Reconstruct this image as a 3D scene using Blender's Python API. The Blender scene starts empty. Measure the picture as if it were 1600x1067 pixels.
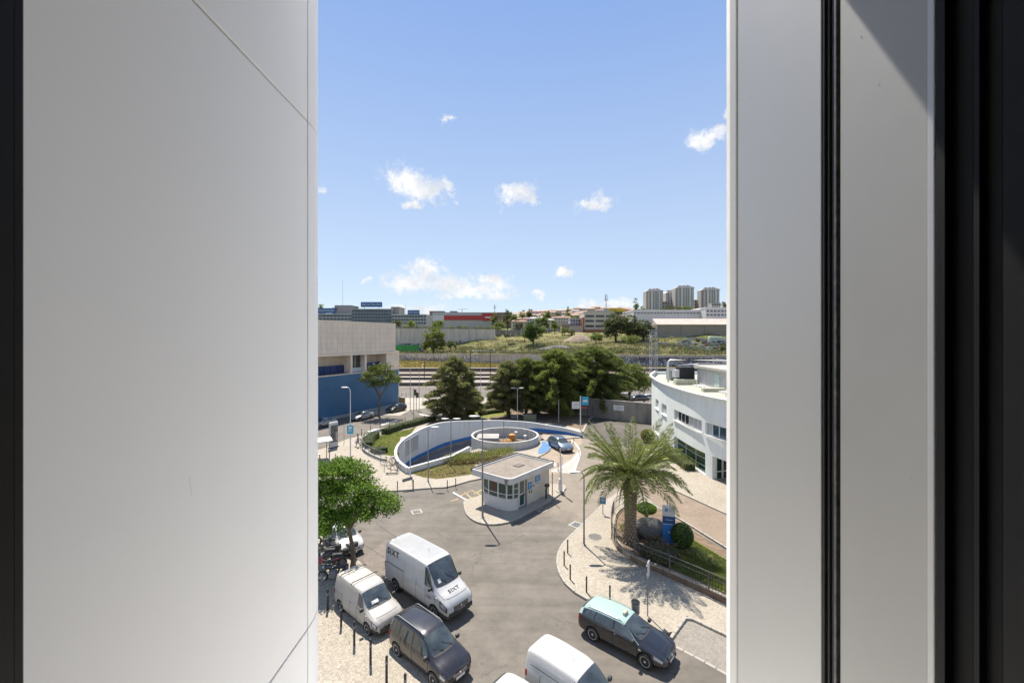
import bpy, bmesh, math, random
import numpy as np
from mathutils import Vector, Matrix
from mathutils.geometry import tessellate_polygon
R = math.radians
random.seed(7)
SC = bpy.context.scene
COL = SC.collection
H = 15.0          # eye height above the street
F = 650.0         # focal length in photo pixels (photo 1600 wide)
HY = 528.0        # horizon row

# ------------------------------------------------------------ camera
cam_d = bpy.data.cameras.new('camera'); cam = bpy.data.objects.new('camera', cam_d); COL.objects.link(cam)
cam.location = (0, 0, H); cam.rotation_euler = (R(90), 0, 0)
cam_d.sensor_width = 36; cam_d.lens = 36 * F / 1600; cam_d.shift_y = -(533.5 - HY) / 1600
cam_d.clip_start = .05; cam_d.clip_end = 6000
cam_d.dof.use_dof = True; cam_d.dof.focus_distance = 45; cam_d.dof.aperture_fstop = 8
SC.camera = cam

# ------------------------------------------------------------ sun and sky
SUN_EL = 60.8; SUN_AZ = math.degrees(math.atan2(-.341, .94))   # azimuth from +Y towards +X
sd = Vector((math.sin(R(SUN_AZ)) * math.cos(R(SUN_EL)), math.cos(R(SUN_AZ)) * math.cos(R(SUN_EL)), math.sin(R(SUN_EL))))
sl = bpy.data.lights.new('sun', 'SUN'); sl.energy = 3.45; sl.angle = R(.6); sl.color = (1, .94, .85)
so = bpy.data.objects.new('sun', sl); COL.objects.link(so); so.rotation_euler = sd.to_track_quat('Z', 'Y').to_euler()
world = bpy.data.worlds.new('World'); SC.world = world; world.use_nodes = True
wt = world.node_tree; wn = wt.nodes; wl = wt.links
for n in list(wn): wn.remove(n)
wo = wn.new('ShaderNodeOutputWorld'); bg = wn.new('ShaderNodeBackground'); wl.new(bg.outputs[0], wo.inputs[0])
sky = wn.new('ShaderNodeTexSky'); sky.sky_type = 'NISHITA'; sky.sun_disc = False
sky.sun_elevation = R(SUN_EL); sky.sun_rotation = R(SUN_AZ); sky.altitude = 60; sky.air_density = 1.0; sky.dust_density = .2; sky.ozone_density = 1.5
bg.inputs[1].default_value = .118
SC.view_settings.view_transform = 'Standard'; SC.view_settings.look = 'None'
SC.view_settings.exposure = 1.32; SC.view_settings.gamma = 1; SC.view_settings.use_curve_mapping = False
SC.cycles.max_bounces = 6; SC.cycles.diffuse_bounces = 3; SC.cycles.glossy_bounces = 3
SC.cycles.transparent_max_bounces = 6; SC.cycles.use_denoising = True

def wmath(op, a, b=None, c=None, clamp=False):
    n = wn.new('ShaderNodeMath'); n.operation = op; n.use_clamp = clamp
    for i, v in enumerate((a, b, c)):
        if v is None: continue
        if isinstance(v, (int, float)): n.inputs[i].default_value = v
        else: wl.new(v, n.inputs[i])
    return n.outputs[0]
tc = wn.new('ShaderNodeTexCoord')
def wnoise(scale, detail, rough=.6):
    n = wn.new('ShaderNodeTexNoise'); wl.new(tc.outputs['Generated'], n.inputs['Vector'])
    n.inputs['Scale'].default_value = scale; n.inputs['Detail'].default_value = detail; n.inputs['Roughness'].default_value = rough
    return n
nz1 = wnoise(16, 9, .62); nz2 = wnoise(45, 6, .7)
# warp directions a little so the cloud outlines are ragged
sub = wn.new('ShaderNodeVectorMath'); sub.operation = 'SUBTRACT'; wl.new(nz1.outputs['Color'], sub.inputs[0]); sub.inputs[1].default_value = (.5, .5, .5)
scl = wn.new('ShaderNodeVectorMath'); scl.operation = 'SCALE'; wl.new(sub.outputs[0], scl.inputs[0]); scl.inputs['Scale'].default_value = .085
wdir = wn.new('ShaderNodeVectorMath'); wdir.operation = 'ADD'; wl.new(tc.outputs['Generated'], wdir.inputs[0]); wl.new(scl.outputs[0], wdir.inputs[1])
clouds = [(640,282,38,22),(662,300,34,20),(645,322,22,9),(697,291,12,8),(708,308,10,8),(810,306,27,17),(825,316,20,9),(930,319,29,11),(942,313,14,11),
          (1108,216,30,13),(1120,207,18,11),(1137,178,9,8),(640,440,44,15),(664,424,34,18),(700,446,50,17),(770,440,34,13),(745,455,60,12),
          (884,424,11,8),(838,461,16,6),(700,186,17,5),(655,482,40,8),(950,474,44,7),(575,444,9,5),(502,296,7,6)]
dirs = []
for (px, py, a, b) in clouds:
    d = Vector(((px - 800) / F, 1, (HY - py) / F)); L = d.length; dirs.append((d / L, a / F / L, b / F / L))
rr = random.Random(3)
for _ in range(30):                                   # the same scattered small clouds all round the sky
    az = rr.uniform(55, 305); el = rr.uniform(4, 70)
    d = Vector((math.sin(R(az)) * math.cos(R(el)), math.cos(R(az)) * math.cos(R(el)), math.sin(R(el))))
    s = rr.uniform(.03, .09); dirs.append((d, s, s * rr.uniform(.3, .5)))
acc = None
for d, a, b in dirs:
    v = wn.new('ShaderNodeVectorMath'); v.operation = 'SUBTRACT'; wl.new(wdir.outputs[0], v.inputs[0]); v.inputs[1].default_value = d
    m = wn.new('ShaderNodeVectorMath'); m.operation = 'MULTIPLY'; wl.new(v.outputs[0], m.inputs[0]); m.inputs[1].default_value = (1 / a, 1 / a, 1 / b)
    l = wn.new('ShaderNodeVectorMath'); l.operation = 'LENGTH'; wl.new(m.outputs[0], l.inputs[0])
    o = wmath('SUBTRACT', 1.0, l.outputs['Value'])
    acc = o if acc is None else wmath('SMOOTH_MAX', acc, o, .25)
nn = wmath('SUBTRACT', nz2.outputs['Fac'], .5); nn = wmath('MULTIPLY', nn, 2.6)
cov = wmath('ADD', acc, nn)
mr = wn.new('ShaderNodeMapRange'); mr.interpolation_type = 'SMOOTHSTEP'; wl.new(cov, mr.inputs[0])
mr.inputs[1].default_value = -.30; mr.inputs[2].default_value = .85
sx = wn.new('ShaderNodeSeparateXYZ'); wl.new(tc.outputs['Generated'], sx.inputs[0])
gr = wn.new('ShaderNodeValToRGB'); wl.new(sx.outputs[2], gr.inputs[0]); ge = gr.color_ramp.elements
while len(ge) < 5: ge.new(.5)
for e_, (p_, c_) in zip(ge, ((0, (.62,.72,.83)), (.10, (.54,.655,.82)), (.23, (.49,.61,.81)), (.62, (.25,.40,.75)), (1, (.22,.34,.64)))): e_.position = p_; e_.color = (*c_, 1)
gs = wn.new('ShaderNodeVectorMath'); gs.operation = 'SCALE'; wl.new(gr.outputs[0], gs.inputs[0]); gs.inputs['Scale'].default_value = 3.4
smx = wn.new('ShaderNodeMixRGB'); smx.inputs[0].default_value = .88; wl.new(sky.outputs[0], smx.inputs[1]); wl.new(gs.outputs[0], smx.inputs[2])
mix = wn.new('ShaderNodeMixRGB'); wl.new(mr.outputs[0], mix.inputs[0]); wl.new(smx.outputs[0], mix.inputs[1]); ccol = wn.new('ShaderNodeValToRGB'); wl.new(nz1.outputs['Fac'], ccol.inputs[0]); ccol.color_ramp.elements[0].position = .36; ccol.color_ramp.elements[0].color = (.70,.74,.80,1); ccol.color_ramp.elements[1].position = .6; ccol.color_ramp.elements[1].color = (1,1,1,1)
csc = wn.new('ShaderNodeVectorMath'); csc.operation = 'SCALE'; wl.new(ccol.outputs[0], csc.inputs[0]); csc.inputs['Scale'].default_value = 3.6; wl.new(csc.outputs[0], mix.inputs[2])
hs = wn.new('ShaderNodeHueSaturation'); wl.new(mix.outputs[0], hs.inputs['Color']); hs.inputs['Saturation'].default_value = 1.0; wl.new(hs.outputs[0], bg.inputs[0])

# ------------------------------------------------------------ placing helpers (photo pixel -> point standing on the street)
def g(px, py, h=0.0):
    y = F * (H - h) / (py - HY); return Vector(((px - 800) / F * y, y, h))
def at(px, py, y):
    return Vector(((px - 800) / F * y, y, H - (py - HY) / F * y))
def hz(py, y): return H - (py - HY) / F * y

# ------------------------------------------------------------ materials
MATS = {}
def newmat(name):
    m = bpy.data.materials.new(name); m.use_nodes = True; nt = m.node_tree
    b = nt.nodes['Principled BSDF']; MATS[name] = m; return m, nt, b
def node(nt, t, **kw):
    n = nt.nodes.new(t)
    for k, v in kw.items():
        if k in n.inputs: n.inputs[k].default_value = v
        else: setattr(n, k, v)
    return n
def noise(nt, scale, detail=4, rough=.6, co=None, dist=0):
    n = node(nt, 'ShaderNodeTexNoise', Scale=scale, Detail=detail, Roughness=rough, Distortion=dist)
    if co is not None: nt.links.new(co, n.inputs['Vector'])
    return n
def ramp(nt, fac, stops):
    r = nt.nodes.new('ShaderNodeValToRGB'); nt.links.new(fac, r.inputs[0]); e = r.color_ramp.elements
    while len(e) < len(stops): e.new(.5)
    for el, (p, c) in zip(e, stops): el.position = p; el.color = c if len(c) == 4 else (*c, 1)
    return r.outputs[0]
def mixc(nt, fac, a, b, mode='MIX'):
    m = nt.nodes.new('ShaderNodeMixRGB'); m.blend_type = mode
    for i, v in enumerate((fac, a, b)):
        if isinstance(v, (int, float)): m.inputs[i].default_value = v
        elif isinstance(v, tuple): m.inputs[i].default_value = v if len(v) == 4 else (*v, 1)
        else: nt.links.new(v, m.inputs[i])
    return m.outputs[0]
def nmath(nt, op, a, b=0.0):
    n = nt.nodes.new('ShaderNodeMath'); n.operation = op
    for i, v in enumerate((a, b)):
        if isinstance(v, (int, float)): n.inputs[i].default_value = v
        else: nt.links.new(v, n.inputs[i])
    return n.outputs[0]
def bumpit(nt, b, h, dist=.01, strength=.5):
    n = node(nt, 'ShaderNodeBump', Strength=strength, Distance=dist); nt.links.new(h, n.inputs['Height']); nt.links.new(n.outputs[0], b.inputs['Normal'])
def gpos(nt): return node(nt, 'ShaderNodeNewGeometry').outputs['Position']
def mat(name, col, rough=.6, metal=0, var=.12, sc=3.0, dirt=0, dirtcol=(.10, .085, .07), dsc=1.2, bump=0, bsc=60, coat=0, spec=.5, stretch=None):
    if name in MATS: return MATS[name]
    m, nt, b = newmat(name); P = gpos(nt)
    if stretch:
        mp = node(nt, 'ShaderNodeMapping'); mp.inputs['Scale'].default_value = stretch; nt.links.new(P, mp.inputs[0]); P = mp.outputs[0]
    c = tuple(col)
    n = noise(nt, sc, 5, .6, P)
    out = ramp(nt, n.outputs['Fac'], [(.3, tuple(x * (1 - var) for x in c)), (.7, tuple(min(1, x * (1 + var)) for x in c))])
    if dirt:
        d = noise(nt, dsc, 8, .7, P, .4)
        f = ramp(nt, d.outputs['Fac'], [(.45, (0, 0, 0)), (.75, (dirt, dirt, dirt))])
        out = mixc(nt, f, out, dirtcol)
    nt.links.new(out, b.inputs['Base Color'])
    b.inputs['Roughness'].default_value = rough; b.inputs['Metallic'].default_value = metal
    b.inputs['Coat Weight'].default_value = coat; b.inputs['Coat Roughness'].default_value = .06; b.inputs['Specular IOR Level'].default_value = spec
    if bump: bumpit(nt, b, noise(nt, bsc, 4, .6, P).outputs['Fac'], bump, .6)
    return m
def paint(name, col, rough=.32, metal=0, coat=.8, dirt=.25):
    return mat(name, col, rough, metal, .04, 1.5, dirt, (.26, .23, .19), 2.2, coat=coat)

# ------------------------------------------------------------ mesh helpers
class MB:
    def __init__(s): s.v = []; s.f = []; s.m = []; s.mi = 0
    def add(s, vs, fs):
        o = len(s.v); s.v.extend([tuple(v) for v in vs]); s.f.extend([tuple(i + o for i in f) for f in fs]); s.m.extend([s.mi] * len(fs)); return s
    def box(s, c, d, rz=0, ry=0, rx=0):
        M = Matrix.Translation(c) @ Matrix.Rotation(rz, 4, 'Z') @ Matrix.Rotation(ry, 4, 'Y') @ Matrix.Rotation(rx, 4, 'X')
        x, y, z = d[0] / 2, d[1] / 2, d[2] / 2
        vs = [M @ Vector(p) for p in ((-x,-y,-z),(x,-y,-z),(x,y,-z),(-x,y,-z),(-x,-y,z),(x,-y,z),(x,y,z),(-x,y,z))]
        return s.add(vs, [(3,2,1,0),(4,5,6,7),(0,1,5,4),(1,2,6,5),(2,3,7,6),(3,0,4,7)])
    def b2(s, x0, x1, y0, y1, z0, z1): return s.box(((x0+x1)/2, (y0+y1)/2, (z0+z1)/2), (abs(x1-x0), abs(y1-y0), abs(z1-z0)))
    def cbox(s, c, d, ch, rz=0):                       # box with chamfered vertical edges and top
        x, y, z = d[0]/2, d[1]/2, d[2]/2; M = Matrix.Translation(c) @ Matrix.Rotation(rz, 4, 'Z')
        P = [(-x+ch,-y),(x-ch,-y),(x,-y+ch),(x,y-ch),(x-ch,y),(-x+ch,y),(-x,y-ch),(-x,-y+ch)]
        vs = [M @ Vector((a,b,-z)) for a,b in P] + [M @ Vector((a,b,z-ch)) for a,b in P] + [M @ Vector((a*(x-ch)/x,b*(y-ch)/y,z)) for a,b in P]
        fs = [tuple(range(7,-1,-1)), tuple(range(16,24))]
        for k in (0, 8):
            for i in range(8): fs.append((k+i, k+(i+1)%8, k+8+(i+1)%8, k+8+i))
        return s.add(vs, fs)
    def prism(s, poly, z0, z1, closed_bottom=True):
        n = len(poly); A = sum(poly[i][0]*poly[(i+1)%n][1]-poly[(i+1)%n][0]*poly[i][1] for i in range(n))
        if A < 0: poly = poly[::-1]
        z0s = z0 if isinstance(z0, (list, tuple)) else [z0]*n; z1s = z1 if isinstance(z1, (list, tuple)) else [z1]*n
        vs = [(p[0], p[1], z0s[i]) for i, p in enumerate(poly)] + [(p[0], p[1], z1s[i]) for i, p in enumerate(poly)]
        fs = [(i, (i+1)%n, n+(i+1)%n, n+i) for i in range(n)]
        tr = tessellate_polygon([[Vector((p[0], p[1], 0)) for p in poly]])
        for t in tr:
            a, b, c = [Vector((poly[i][0], poly[i][1], 0)) for i in t]
            if (b-a).cross(c-a).z < 0: t = t[::-1]
            fs.append(tuple(i+n for i in t))
            if closed_bottom: fs.append(tuple(t[::-1]))
        return s.add(vs, fs)
    def tube(s, pts, r, n=8, cap=True):
        pts = [Vector(p) for p in pts]; rs = r if isinstance(r, (list, tuple)) else [r]*len(pts)
        vs = []; fs = []; up = None
        for i, p in enumerate(pts):
            t = (pts[min(i+1, len(pts)-1)] - pts[max(i-1, 0)]).normalized()
            if up is None: up = Vector((0,0,1)) if abs(t.z) < .9 else Vector((1,0,0))
            a = t.cross(up).normalized(); b = t.cross(a).normalized(); up = -b if False else up
            if abs(t.dot(up)) > .95: up = b
            for k in range(n):
                w = 2*math.pi*k/n; vs.append(p + (a*math.cos(w) + b*math.sin(w))*rs[i])
        for i in range(len(pts)-1):
            for k in range(n): fs.append((i*n+k, (i+1)*n+k, (i+1)*n+(k+1)%n, i*n+(k+1)%n))
        if cap: fs += [tuple(range(n)), tuple(range((len(pts)-1)*n+n-1, (len(pts)-1)*n-1, -1))]
        return s.add(vs, fs)
    def lathe(s, prof, c=(0,0,0), n=16, axis='Z'):
        vs = []; fs = []
        for (r, h) in prof:
            for k in range(n):
                w = 2*math.pi*k/n; p = (r*math.cos(w), r*math.sin(w), h)
                if axis == 'Y': p = (p[0], p[2], p[1])
                if axis == 'X': p = (p[2], p[0], p[1])
                vs.append((p[0]+c[0], p[1]+c[1], p[2]+c[2]))
        m = len(prof)
        for i in range(m-1):
            for k in range(n): fs.append((i*n+k, i*n+(k+1)%n, (i+1)*n+(k+1)%n, (i+1)*n+k))
        if prof[0][0] > 1e-4: fs.append(tuple(range(n-1, -1, -1)))
        if prof[-1][0] > 1e-4: fs.append(tuple(range((m-1)*n, m*n)))
        return s.add(vs, fs)
    def torus(s, c, R_, r, axis='Y', n=20, m=6):
        vs = []; fs = []
        for i in range(n):
            w = 2*math.pi*i/n
            for j in range(m):
                q = 2*math.pi*j/m; rr_ = R_ + r*math.cos(q); h = r*math.sin(q)
                p = (rr_*math.cos(w), h, rr_*math.sin(w)) if axis == 'Y' else ((rr_*math.cos(w), rr_*math.sin(w), h) if axis == 'Z' else (h, rr_*math.cos(w), rr_*math.sin(w)))
                vs.append((p[0]+c[0], p[1]+c[1], p[2]+c[2]))
        for i in range(n):
            for j in range(m): fs.append((i*m+j, ((i+1)%n)*m+j, ((i+1)%n)*m+(j+1)%m, i*m+(j+1)%m))
        return s.add(vs, fs)
    def mesh(s, name, mats, smooth=None):
        me = bpy.data.meshes.new(name); me.from_pydata(s.v, [], s.f)
        for m in (mats if isinstance(mats, (list, tuple)) else [mats]): me.materials.append(m)
        if any(s.m): me.polygons.foreach_set('material_index', s.m)
        if smooth is not None: smoothe(me, smooth)
        me.update(); return me
    def build(s, name, mats, parent=None, smooth=None, loc=None, **kw):
        return link(name, s.mesh(name, mats, smooth), parent, loc, **kw)
def smoothe(me, ang):
    me.polygons.foreach_set('use_smooth', [True]*len(me.polygons)); me.set_sharp_from_angle(angle=R(ang))
def link(name, me, parent=None, loc=None, rot=None, **kw):
    o = bpy.data.objects.new(name, me); COL.objects.link(o)
    if parent: o.parent = parent
    if loc is not None: o.location = loc
    if rot is not None: o.rotation_euler = rot
    for k, v in kw.items(): o[k] = v
    return o
def thing(name, label, cat, loc=(0,0,0), rz=0, group=None):
    o = bpy.data.objects.new(name, None); COL.objects.link(o); o.location = loc; o.rotation_euler = (0,0,rz); o.empty_display_size = .3
    o['label'] = label; o['category'] = cat
    if group: o['group'] = group
    return o
def tag(o, label, cat, group=None):
    o['label'] = label; o['category'] = cat
    if group: o['group'] = group
    return o
def dup(root, loc=None, rz=None, label=None, group=None, cat=None):
    def cp(o, par):
        c = o.copy(); COL.objects.link(c)
        if par: c.parent = par
        for ch in o.children: cp(ch, c)
        return c
    r = cp(root, None)
    if loc is not None: r.location = loc
    if rz is not None: r.rotation_euler = (0, 0, rz)
    if label: r['label'] = label
    if group: r['group'] = group
    if cat: r['category'] = cat
    return r
def structure(o): o['kind'] = 'structure'; return o
def stuff(o): o['kind'] = 'stuff'; return o
def sheet(name, poly, z, m, hole=None, parent=None):
    loops = [[Vector((p[0], p[1], 0)) for p in poly]]
    if hole: loops.append([Vector((p[0], p[1], 0)) for p in hole])
    pts = [p for l in loops for p in l]; fs = []
    for t in tessellate_polygon(loops):
        a, b, c = [pts[i] for i in t]
        if (b-a).cross(c-a).z < 0: t = t[::-1]
        fs.append(tuple(t))
    mb = MB(); mb.add([(p.x, p.y, z) for p in pts], fs); return mb.build(name, m, parent)
def smooth_path(pts, k=6, closed=False):
    P = [Vector(p) for p in pts]; n = len(P); out = []
    rng = range(n) if closed else range(n-1)
    for i in rng:
        p0 = P[(i-1) % n] if (closed or i > 0) else P[0]; p1 = P[i]; p2 = P[(i+1) % n]; p3 = P[(i+2) % n] if (closed or i < n-2) else P[-1]
        for j in range(k):
            t = j/k; out.append(.5*((2*p1)+(-p0+p2)*t+(2*p0-5*p1+4*p2-p3)*t*t+(-p0+3*p1-3*p2+p3)*t**3))
    if not closed: out.append(P[-1])
    return out
def resample(path, step):
    P = [Vector(p) for p in path]; out = [P[0].copy()]; acc = 0
    for a, b in zip(P, P[1:]):
        L = (b-a).length; d = step-acc
        while d <= L: out.append(a+(b-a)*(d/L)); d += step
        acc = (acc+L) % step if L > 0 else acc
    return out
def wall_strip(mb, path, z0, z1, th, side=1, closed=False):
    """upright band of thickness th following a plan path; z0, z1 numbers or per-point lists"""
    P = [Vector((p[0], p[1])) for p in path]; n = len(P)
    Z0 = z0 if isinstance(z0, (list, tuple)) else [z0]*n; Z1 = z1 if isinstance(z1, (list, tuple)) else [z1]*n
    vs = []
    for i, p in enumerate(P):
        a = P[(i-1) % n] if (closed or i > 0) else p; b = P[(i+1) % n] if (closed or i < n-1) else p
        t = (b-a).normalized(); nn_ = Vector((-t.y, t.x))*side*th
        vs += [(p.x, p.y, Z0[i]), (p.x, p.y, Z1[i]), (p.x+nn_.x, p.y+nn_.y, Z1[i]), (p.x+nn_.x, p.y+nn_.y, Z0[i])]
    fs = []
    for i in range(n if closed else n-1):
        a = i*4; b = ((i+1) % n)*4
        for k in range(4): fs.append((a+k, b+k, b+(k+1)%4, a+(k+1)%4) if side < 0 else (a+k, a+(k+1)%4, b+(k+1)%4, b+k))
    if not closed: fs += [(0,1,2,3), (4*n-1,4*n-2,4*n-3,4*n-4)]
    return mb.add(vs, fs)
FONT = None
def text(name, s, size, m, parent, M, depth=.01, bold=0, sx=1):
    cu = bpy.data.curves.new('t', 'FONT'); cu.body = s; cu.size = size; cu.extrude = depth/2; cu.align_x = 'CENTER'; cu.align_y = 'CENTER'; cu.resolution_u = 2; cu.offset = bold; cu.space_character = 1.12
    o = bpy.data.objects.new('t', cu); COL.objects.link(o)
    dg = bpy.context.evaluated_depsgraph_get(); me = bpy.data.meshes.new_from_object(o.evaluated_get(dg)); bpy.data.objects.remove(o); bpy.data.curves.remove(cu)
    me.transform(M @ Matrix.Diagonal((sx, 1, 1, 1))); me.name = name; me.materials.clear(); me.materials.append(m); return link(name, me, parent)
def facing(loc, nx, ny):
    """frame for text: local x to the reader's right, y up, z along the outward normal (nx, ny)"""
    n = Vector((nx, ny, 0)).normalized(); x = Vector((-n.y, n.x, 0)); M = Matrix(((x.x, 0, n.x, loc[0]), (x.y, 0, n.y, loc[1]), (0, 1, 0, loc[2]), (0, 0, 0, 1))); return M
# ============================================================ materials for the setting
def m_asphalt(name, c0, c1, sc=1.0, beige=None):
    m, nt, b = newmat(name); P = gpos(nt)
    big = noise(nt, .09*sc, 6, .62, P, .6); mid = noise(nt, .8, 6, .7, P); fine = noise(nt, 45, 3, .8, P)
    c = ramp(nt, big.outputs['Fac'], [(.32, c0), (.68, c1)])
    c = mixc(nt, .5, c, ramp(nt, mid.outputs['Fac'], [(.28, (.5,.49,.47)), (.72, (1.42,1.41,1.38))]), 'MULTIPLY')
    c = mixc(nt, .45, c, ramp(nt, fine.outputs['Fac'], [(.35, (.55,.55,.55)), (.7, (1.5,1.5,1.48))]), 'MULTIPLY')
    mpt = node(nt, 'ShaderNodeMapping'); mpt.inputs['Rotation'].default_value = (0,0,R(40)); mpt.inputs['Scale'].default_value = (.10,1.3,1); nt.links.new(P, mpt.inputs[0]); trk = noise(nt, .8, 4, .6, mpt.outputs[0], .3)
    c = mixc(nt, .55, c, ramp(nt, trk.outputs['Fac'], [(.35, (.74,.73,.71)), (.65, (1.2,1.2,1.18))]), 'MULTIPLY')
    # cracks and sealed joints
    v = node(nt, 'ShaderNodeTexVoronoi', feature='DISTANCE_TO_EDGE', Scale=.16); dn = noise(nt, .7, 5, .7, P)
    a = nt.nodes.new('ShaderNodeVectorMath'); a.operation = 'MULTIPLY_ADD'; nt.links.new(dn.outputs['Color'], a.inputs[0]); a.inputs[1].default_value = (2.4,2.4,0); nt.links.new(P, a.inputs[2]); nt.links.new(a.outputs[0], v.inputs['Vector'])
    crack = ramp(nt, v.outputs['Distance'], [(.002, (.6,.6,.6)), (.007, (0,0,0))]); gate = ramp(nt, noise(nt, .25, 2, .5, P).outputs['Fac'], [(.5,(0,0,0)), (.6,(1,1,1))])
    c = mixc(nt, nmath(nt, 'MULTIPLY', crack, gate), c, (.055,.05,.045))
    st = noise(nt, .5, 9, .75, P, 1.2); sf = ramp(nt, st.outputs['Fac'], [(.6, (0,0,0)), (.72, (.35,.35,.35))]); c = mixc(nt, sf, c, (.08,.072,.064))
    # scattered small oil spots
    v2 = node(nt, 'ShaderNodeTexVoronoi', Scale=.9); nt.links.new(P, v2.inputs['Vector']); sp = ramp(nt, v2.outputs['Distance'], [(.05, (.6,.6,.6)), (.10, (0,0,0))]); c = mixc(nt, sp, c, (.07,.065,.06))
    if beige:                               # the lane is worn pale and dusty towards the ramp and the entrance
        mp = node(nt, 'ShaderNodeMapping'); mp.vector_type = 'POINT'; mp.inputs['Location'].default_value = (-10.8/11.5, -49/19, 0); mp.inputs['Scale'].default_value = (1/11.5, 1/19, 0); nt.links.new(P, mp.inputs[0])
        ln = nt.nodes.new('ShaderNodeVectorMath'); ln.operation = 'LENGTH'; nt.links.new(mp.outputs[0], ln.inputs[0]); wv = noise(nt, .35, 6, .65, P)
        dsum = nmath(nt, 'ADD', ln.outputs['Value'], nmath(nt, 'MULTIPLY', nmath(nt, 'SUBTRACT', wv.outputs['Fac'], .5), .5)); c = mixc(nt, ramp(nt, dsum, [(.86,(.85,.85,.85)),(1.04,(0,0,0))]), c, mixc(nt, .6, beige, ramp(nt, mid.outputs['Fac'], [(.3,(.7,.7,.7)),(.7,(1.2,1.2,1.2))]), 'MULTIPLY'))
    nt.links.new(c, b.inputs['Base Color']); b.inputs['Roughness'].default_value = .88; bumpit(nt, b, fine.outputs['Fac'], .006, .5); return m
ASPH = m_asphalt('asphalt', (.118,.102,.084), (.160,.140,.117), 1, (.225,.187,.143))
BEIGE = m_asphalt('worn_concrete_lane', (.19,.160,.125), (.275,.232,.182), 2)
RAMPM = m_asphalt('ramp_surface', (.14,.13,.12), (.2,.19,.175), 3)
def m_stones(name, c0, c1, cell, grout, tint=(1,1,1), pat=False):
    m, nt, b = newmat(name); P = gpos(nt)
    v = node(nt, 'ShaderNodeTexVoronoi', Scale=1/cell, Randomness=.55); nt.links.new(P, v.inputs['Vector'])
    e = node(nt, 'ShaderNodeTexVoronoi', feature='DISTANCE_TO_EDGE', Scale=1/cell, Randomness=.55); nt.links.new(P, e.inputs['Vector'])
    sep = nt.nodes.new('ShaderNodeSeparateColor'); nt.links.new(v.outputs['Color'], sep.inputs[0])
    c = ramp(nt, sep.outputs[0], [(0, c0), (1, c1)])
    big = noise(nt, .22, 7, .62, P, .3); c = mixc(nt, .45, c, ramp(nt, big.outputs['Fac'], [(.3, (.72,.69,.64)), (.65, (1.08,1.07,1.05))]), 'MULTIPLY')
    ed = ramp(nt, e.outputs['Distance'], [(.03, (1,1,1)), (.10, (0,0,0))]); c = mixc(nt, nmath(nt, 'MULTIPLY', ed, .6), c, grout)
    nt.links.new(c, b.inputs['Base Color']); b.inputs['Roughness'].default_value = .8; bumpit(nt, b, e.outputs['Distance'], .02, .6); return m
CALC = m_stones('limestone_cobbles', (.30,.262,.205), (.39,.345,.275), .12, (.17,.14,.10))
CALG = m_stones('grey_setts', (.20,.18,.15), (.26,.235,.195), .13, (.12,.10,.08))
def m_brick():
    m, nt, b = newmat('clay_paver_road'); P = gpos(nt); mp = node(nt, 'ShaderNodeMapping'); mp.inputs['Rotation'].default_value = (0,0,R(-38)); nt.links.new(P, mp.inputs[0])
    t = node(nt, 'ShaderNodeTexBrick', Scale=1.0); nt.links.new(mp.outputs[0], t.inputs['Vector'])
    for k, v in (('Color1', (.26,.20,.145,1)), ('Color2', (.215,.165,.12,1)), ('Mortar', (.14,.105,.075,1)), ('Brick Width', .25), ('Row Height', .125), ('Mortar Size', .012)): t.inputs[k].default_value = v
    c = mixc(nt, .7, t.outputs['Color'], ramp(nt, noise(nt, .4, 7, .7, P).outputs['Fac'], [(.3, (.75,.74,.72)), (.7, (1.25,1.22,1.18))]), 'MULTIPLY')
    nt.links.new(c, b.inputs['Base Color']); b.inputs['Roughness'].default_value = .85; bumpit(nt, b, t.outputs['Fac'], -.01, .4); return m
PAVER = m_brick()
def m_grass(name, a, b_, c_, sc=1.5, dry=(.28,.22,.1), dryamt=.5):
    m, nt, b = newmat(name); P = gpos(nt)
    n1 = noise(nt, sc, 6, .65, P); n2 = noise(nt, 28, 4, .8, P)
    c = ramp(nt, n1.outputs['Fac'], [(.3, a), (.5, b_), (.7, c_)])
    c = mixc(nt, .75, c, ramp(nt, n2.outputs['Fac'], [(.3, (.45,.45,.42)), (.7, (1.5,1.5,1.4))]), 'MULTIPLY')
    c = mixc(nt, ramp(nt, noise(nt, sc*.3, 5, .6, P).outputs['Fac'], [(.45, (0,0,0)), (.66, (dryamt,)*3)]), c, dry)
    nt.links.new(c, b.inputs['Base Color']); b.inputs['Roughness'].default_value = .95; b.inputs['Specular IOR Level'].default_value = .1; bumpit(nt, b, n2.outputs['Fac'], .06, .8); return m
LAWN = m_grass('lawn', (.11,.14,.03), (.16,.18,.045), (.21,.21,.07), dryamt=.35)
LAWNDRY = m_grass('dry_lawn', (.18,.18,.06), (.26,.23,.09), (.33,.26,.13), dryamt=.9, dry=(.27,.19,.1))
FIELD = m_grass('dry_field', (.12,.12,.05), (.20,.175,.08), (.27,.225,.115), .035, dry=(.085,.11,.035), dryamt=1)
SOIL = mat('garden_soil', (.16,.11,.07), .95, var=.4, sc=2, dirt=.6, dirtcol=(.2,.15,.1), bump=.05, bsc=9)
CONC = mat('concrete', (.34,.32,.29), .85, var=.14, sc=.9, dirt=.5, dirtcol=(.16,.14,.12), dsc=.5, bump=.01, bsc=20)
CONCD = mat('stained_concrete', (.25,.225,.19), .9, var=.25, sc=.7, dirt=.8, dirtcol=(.12,.10,.085), dsc=.4, bump=.01, bsc=12, stretch=(1,1,.25))
KERB = mat('kerb_stone', (.34,.31,.26), .8, var=.15, sc=2, dirt=.5, dirtcol=(.2,.17,.14), dsc=2, bump=.006, bsc=30)
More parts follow.
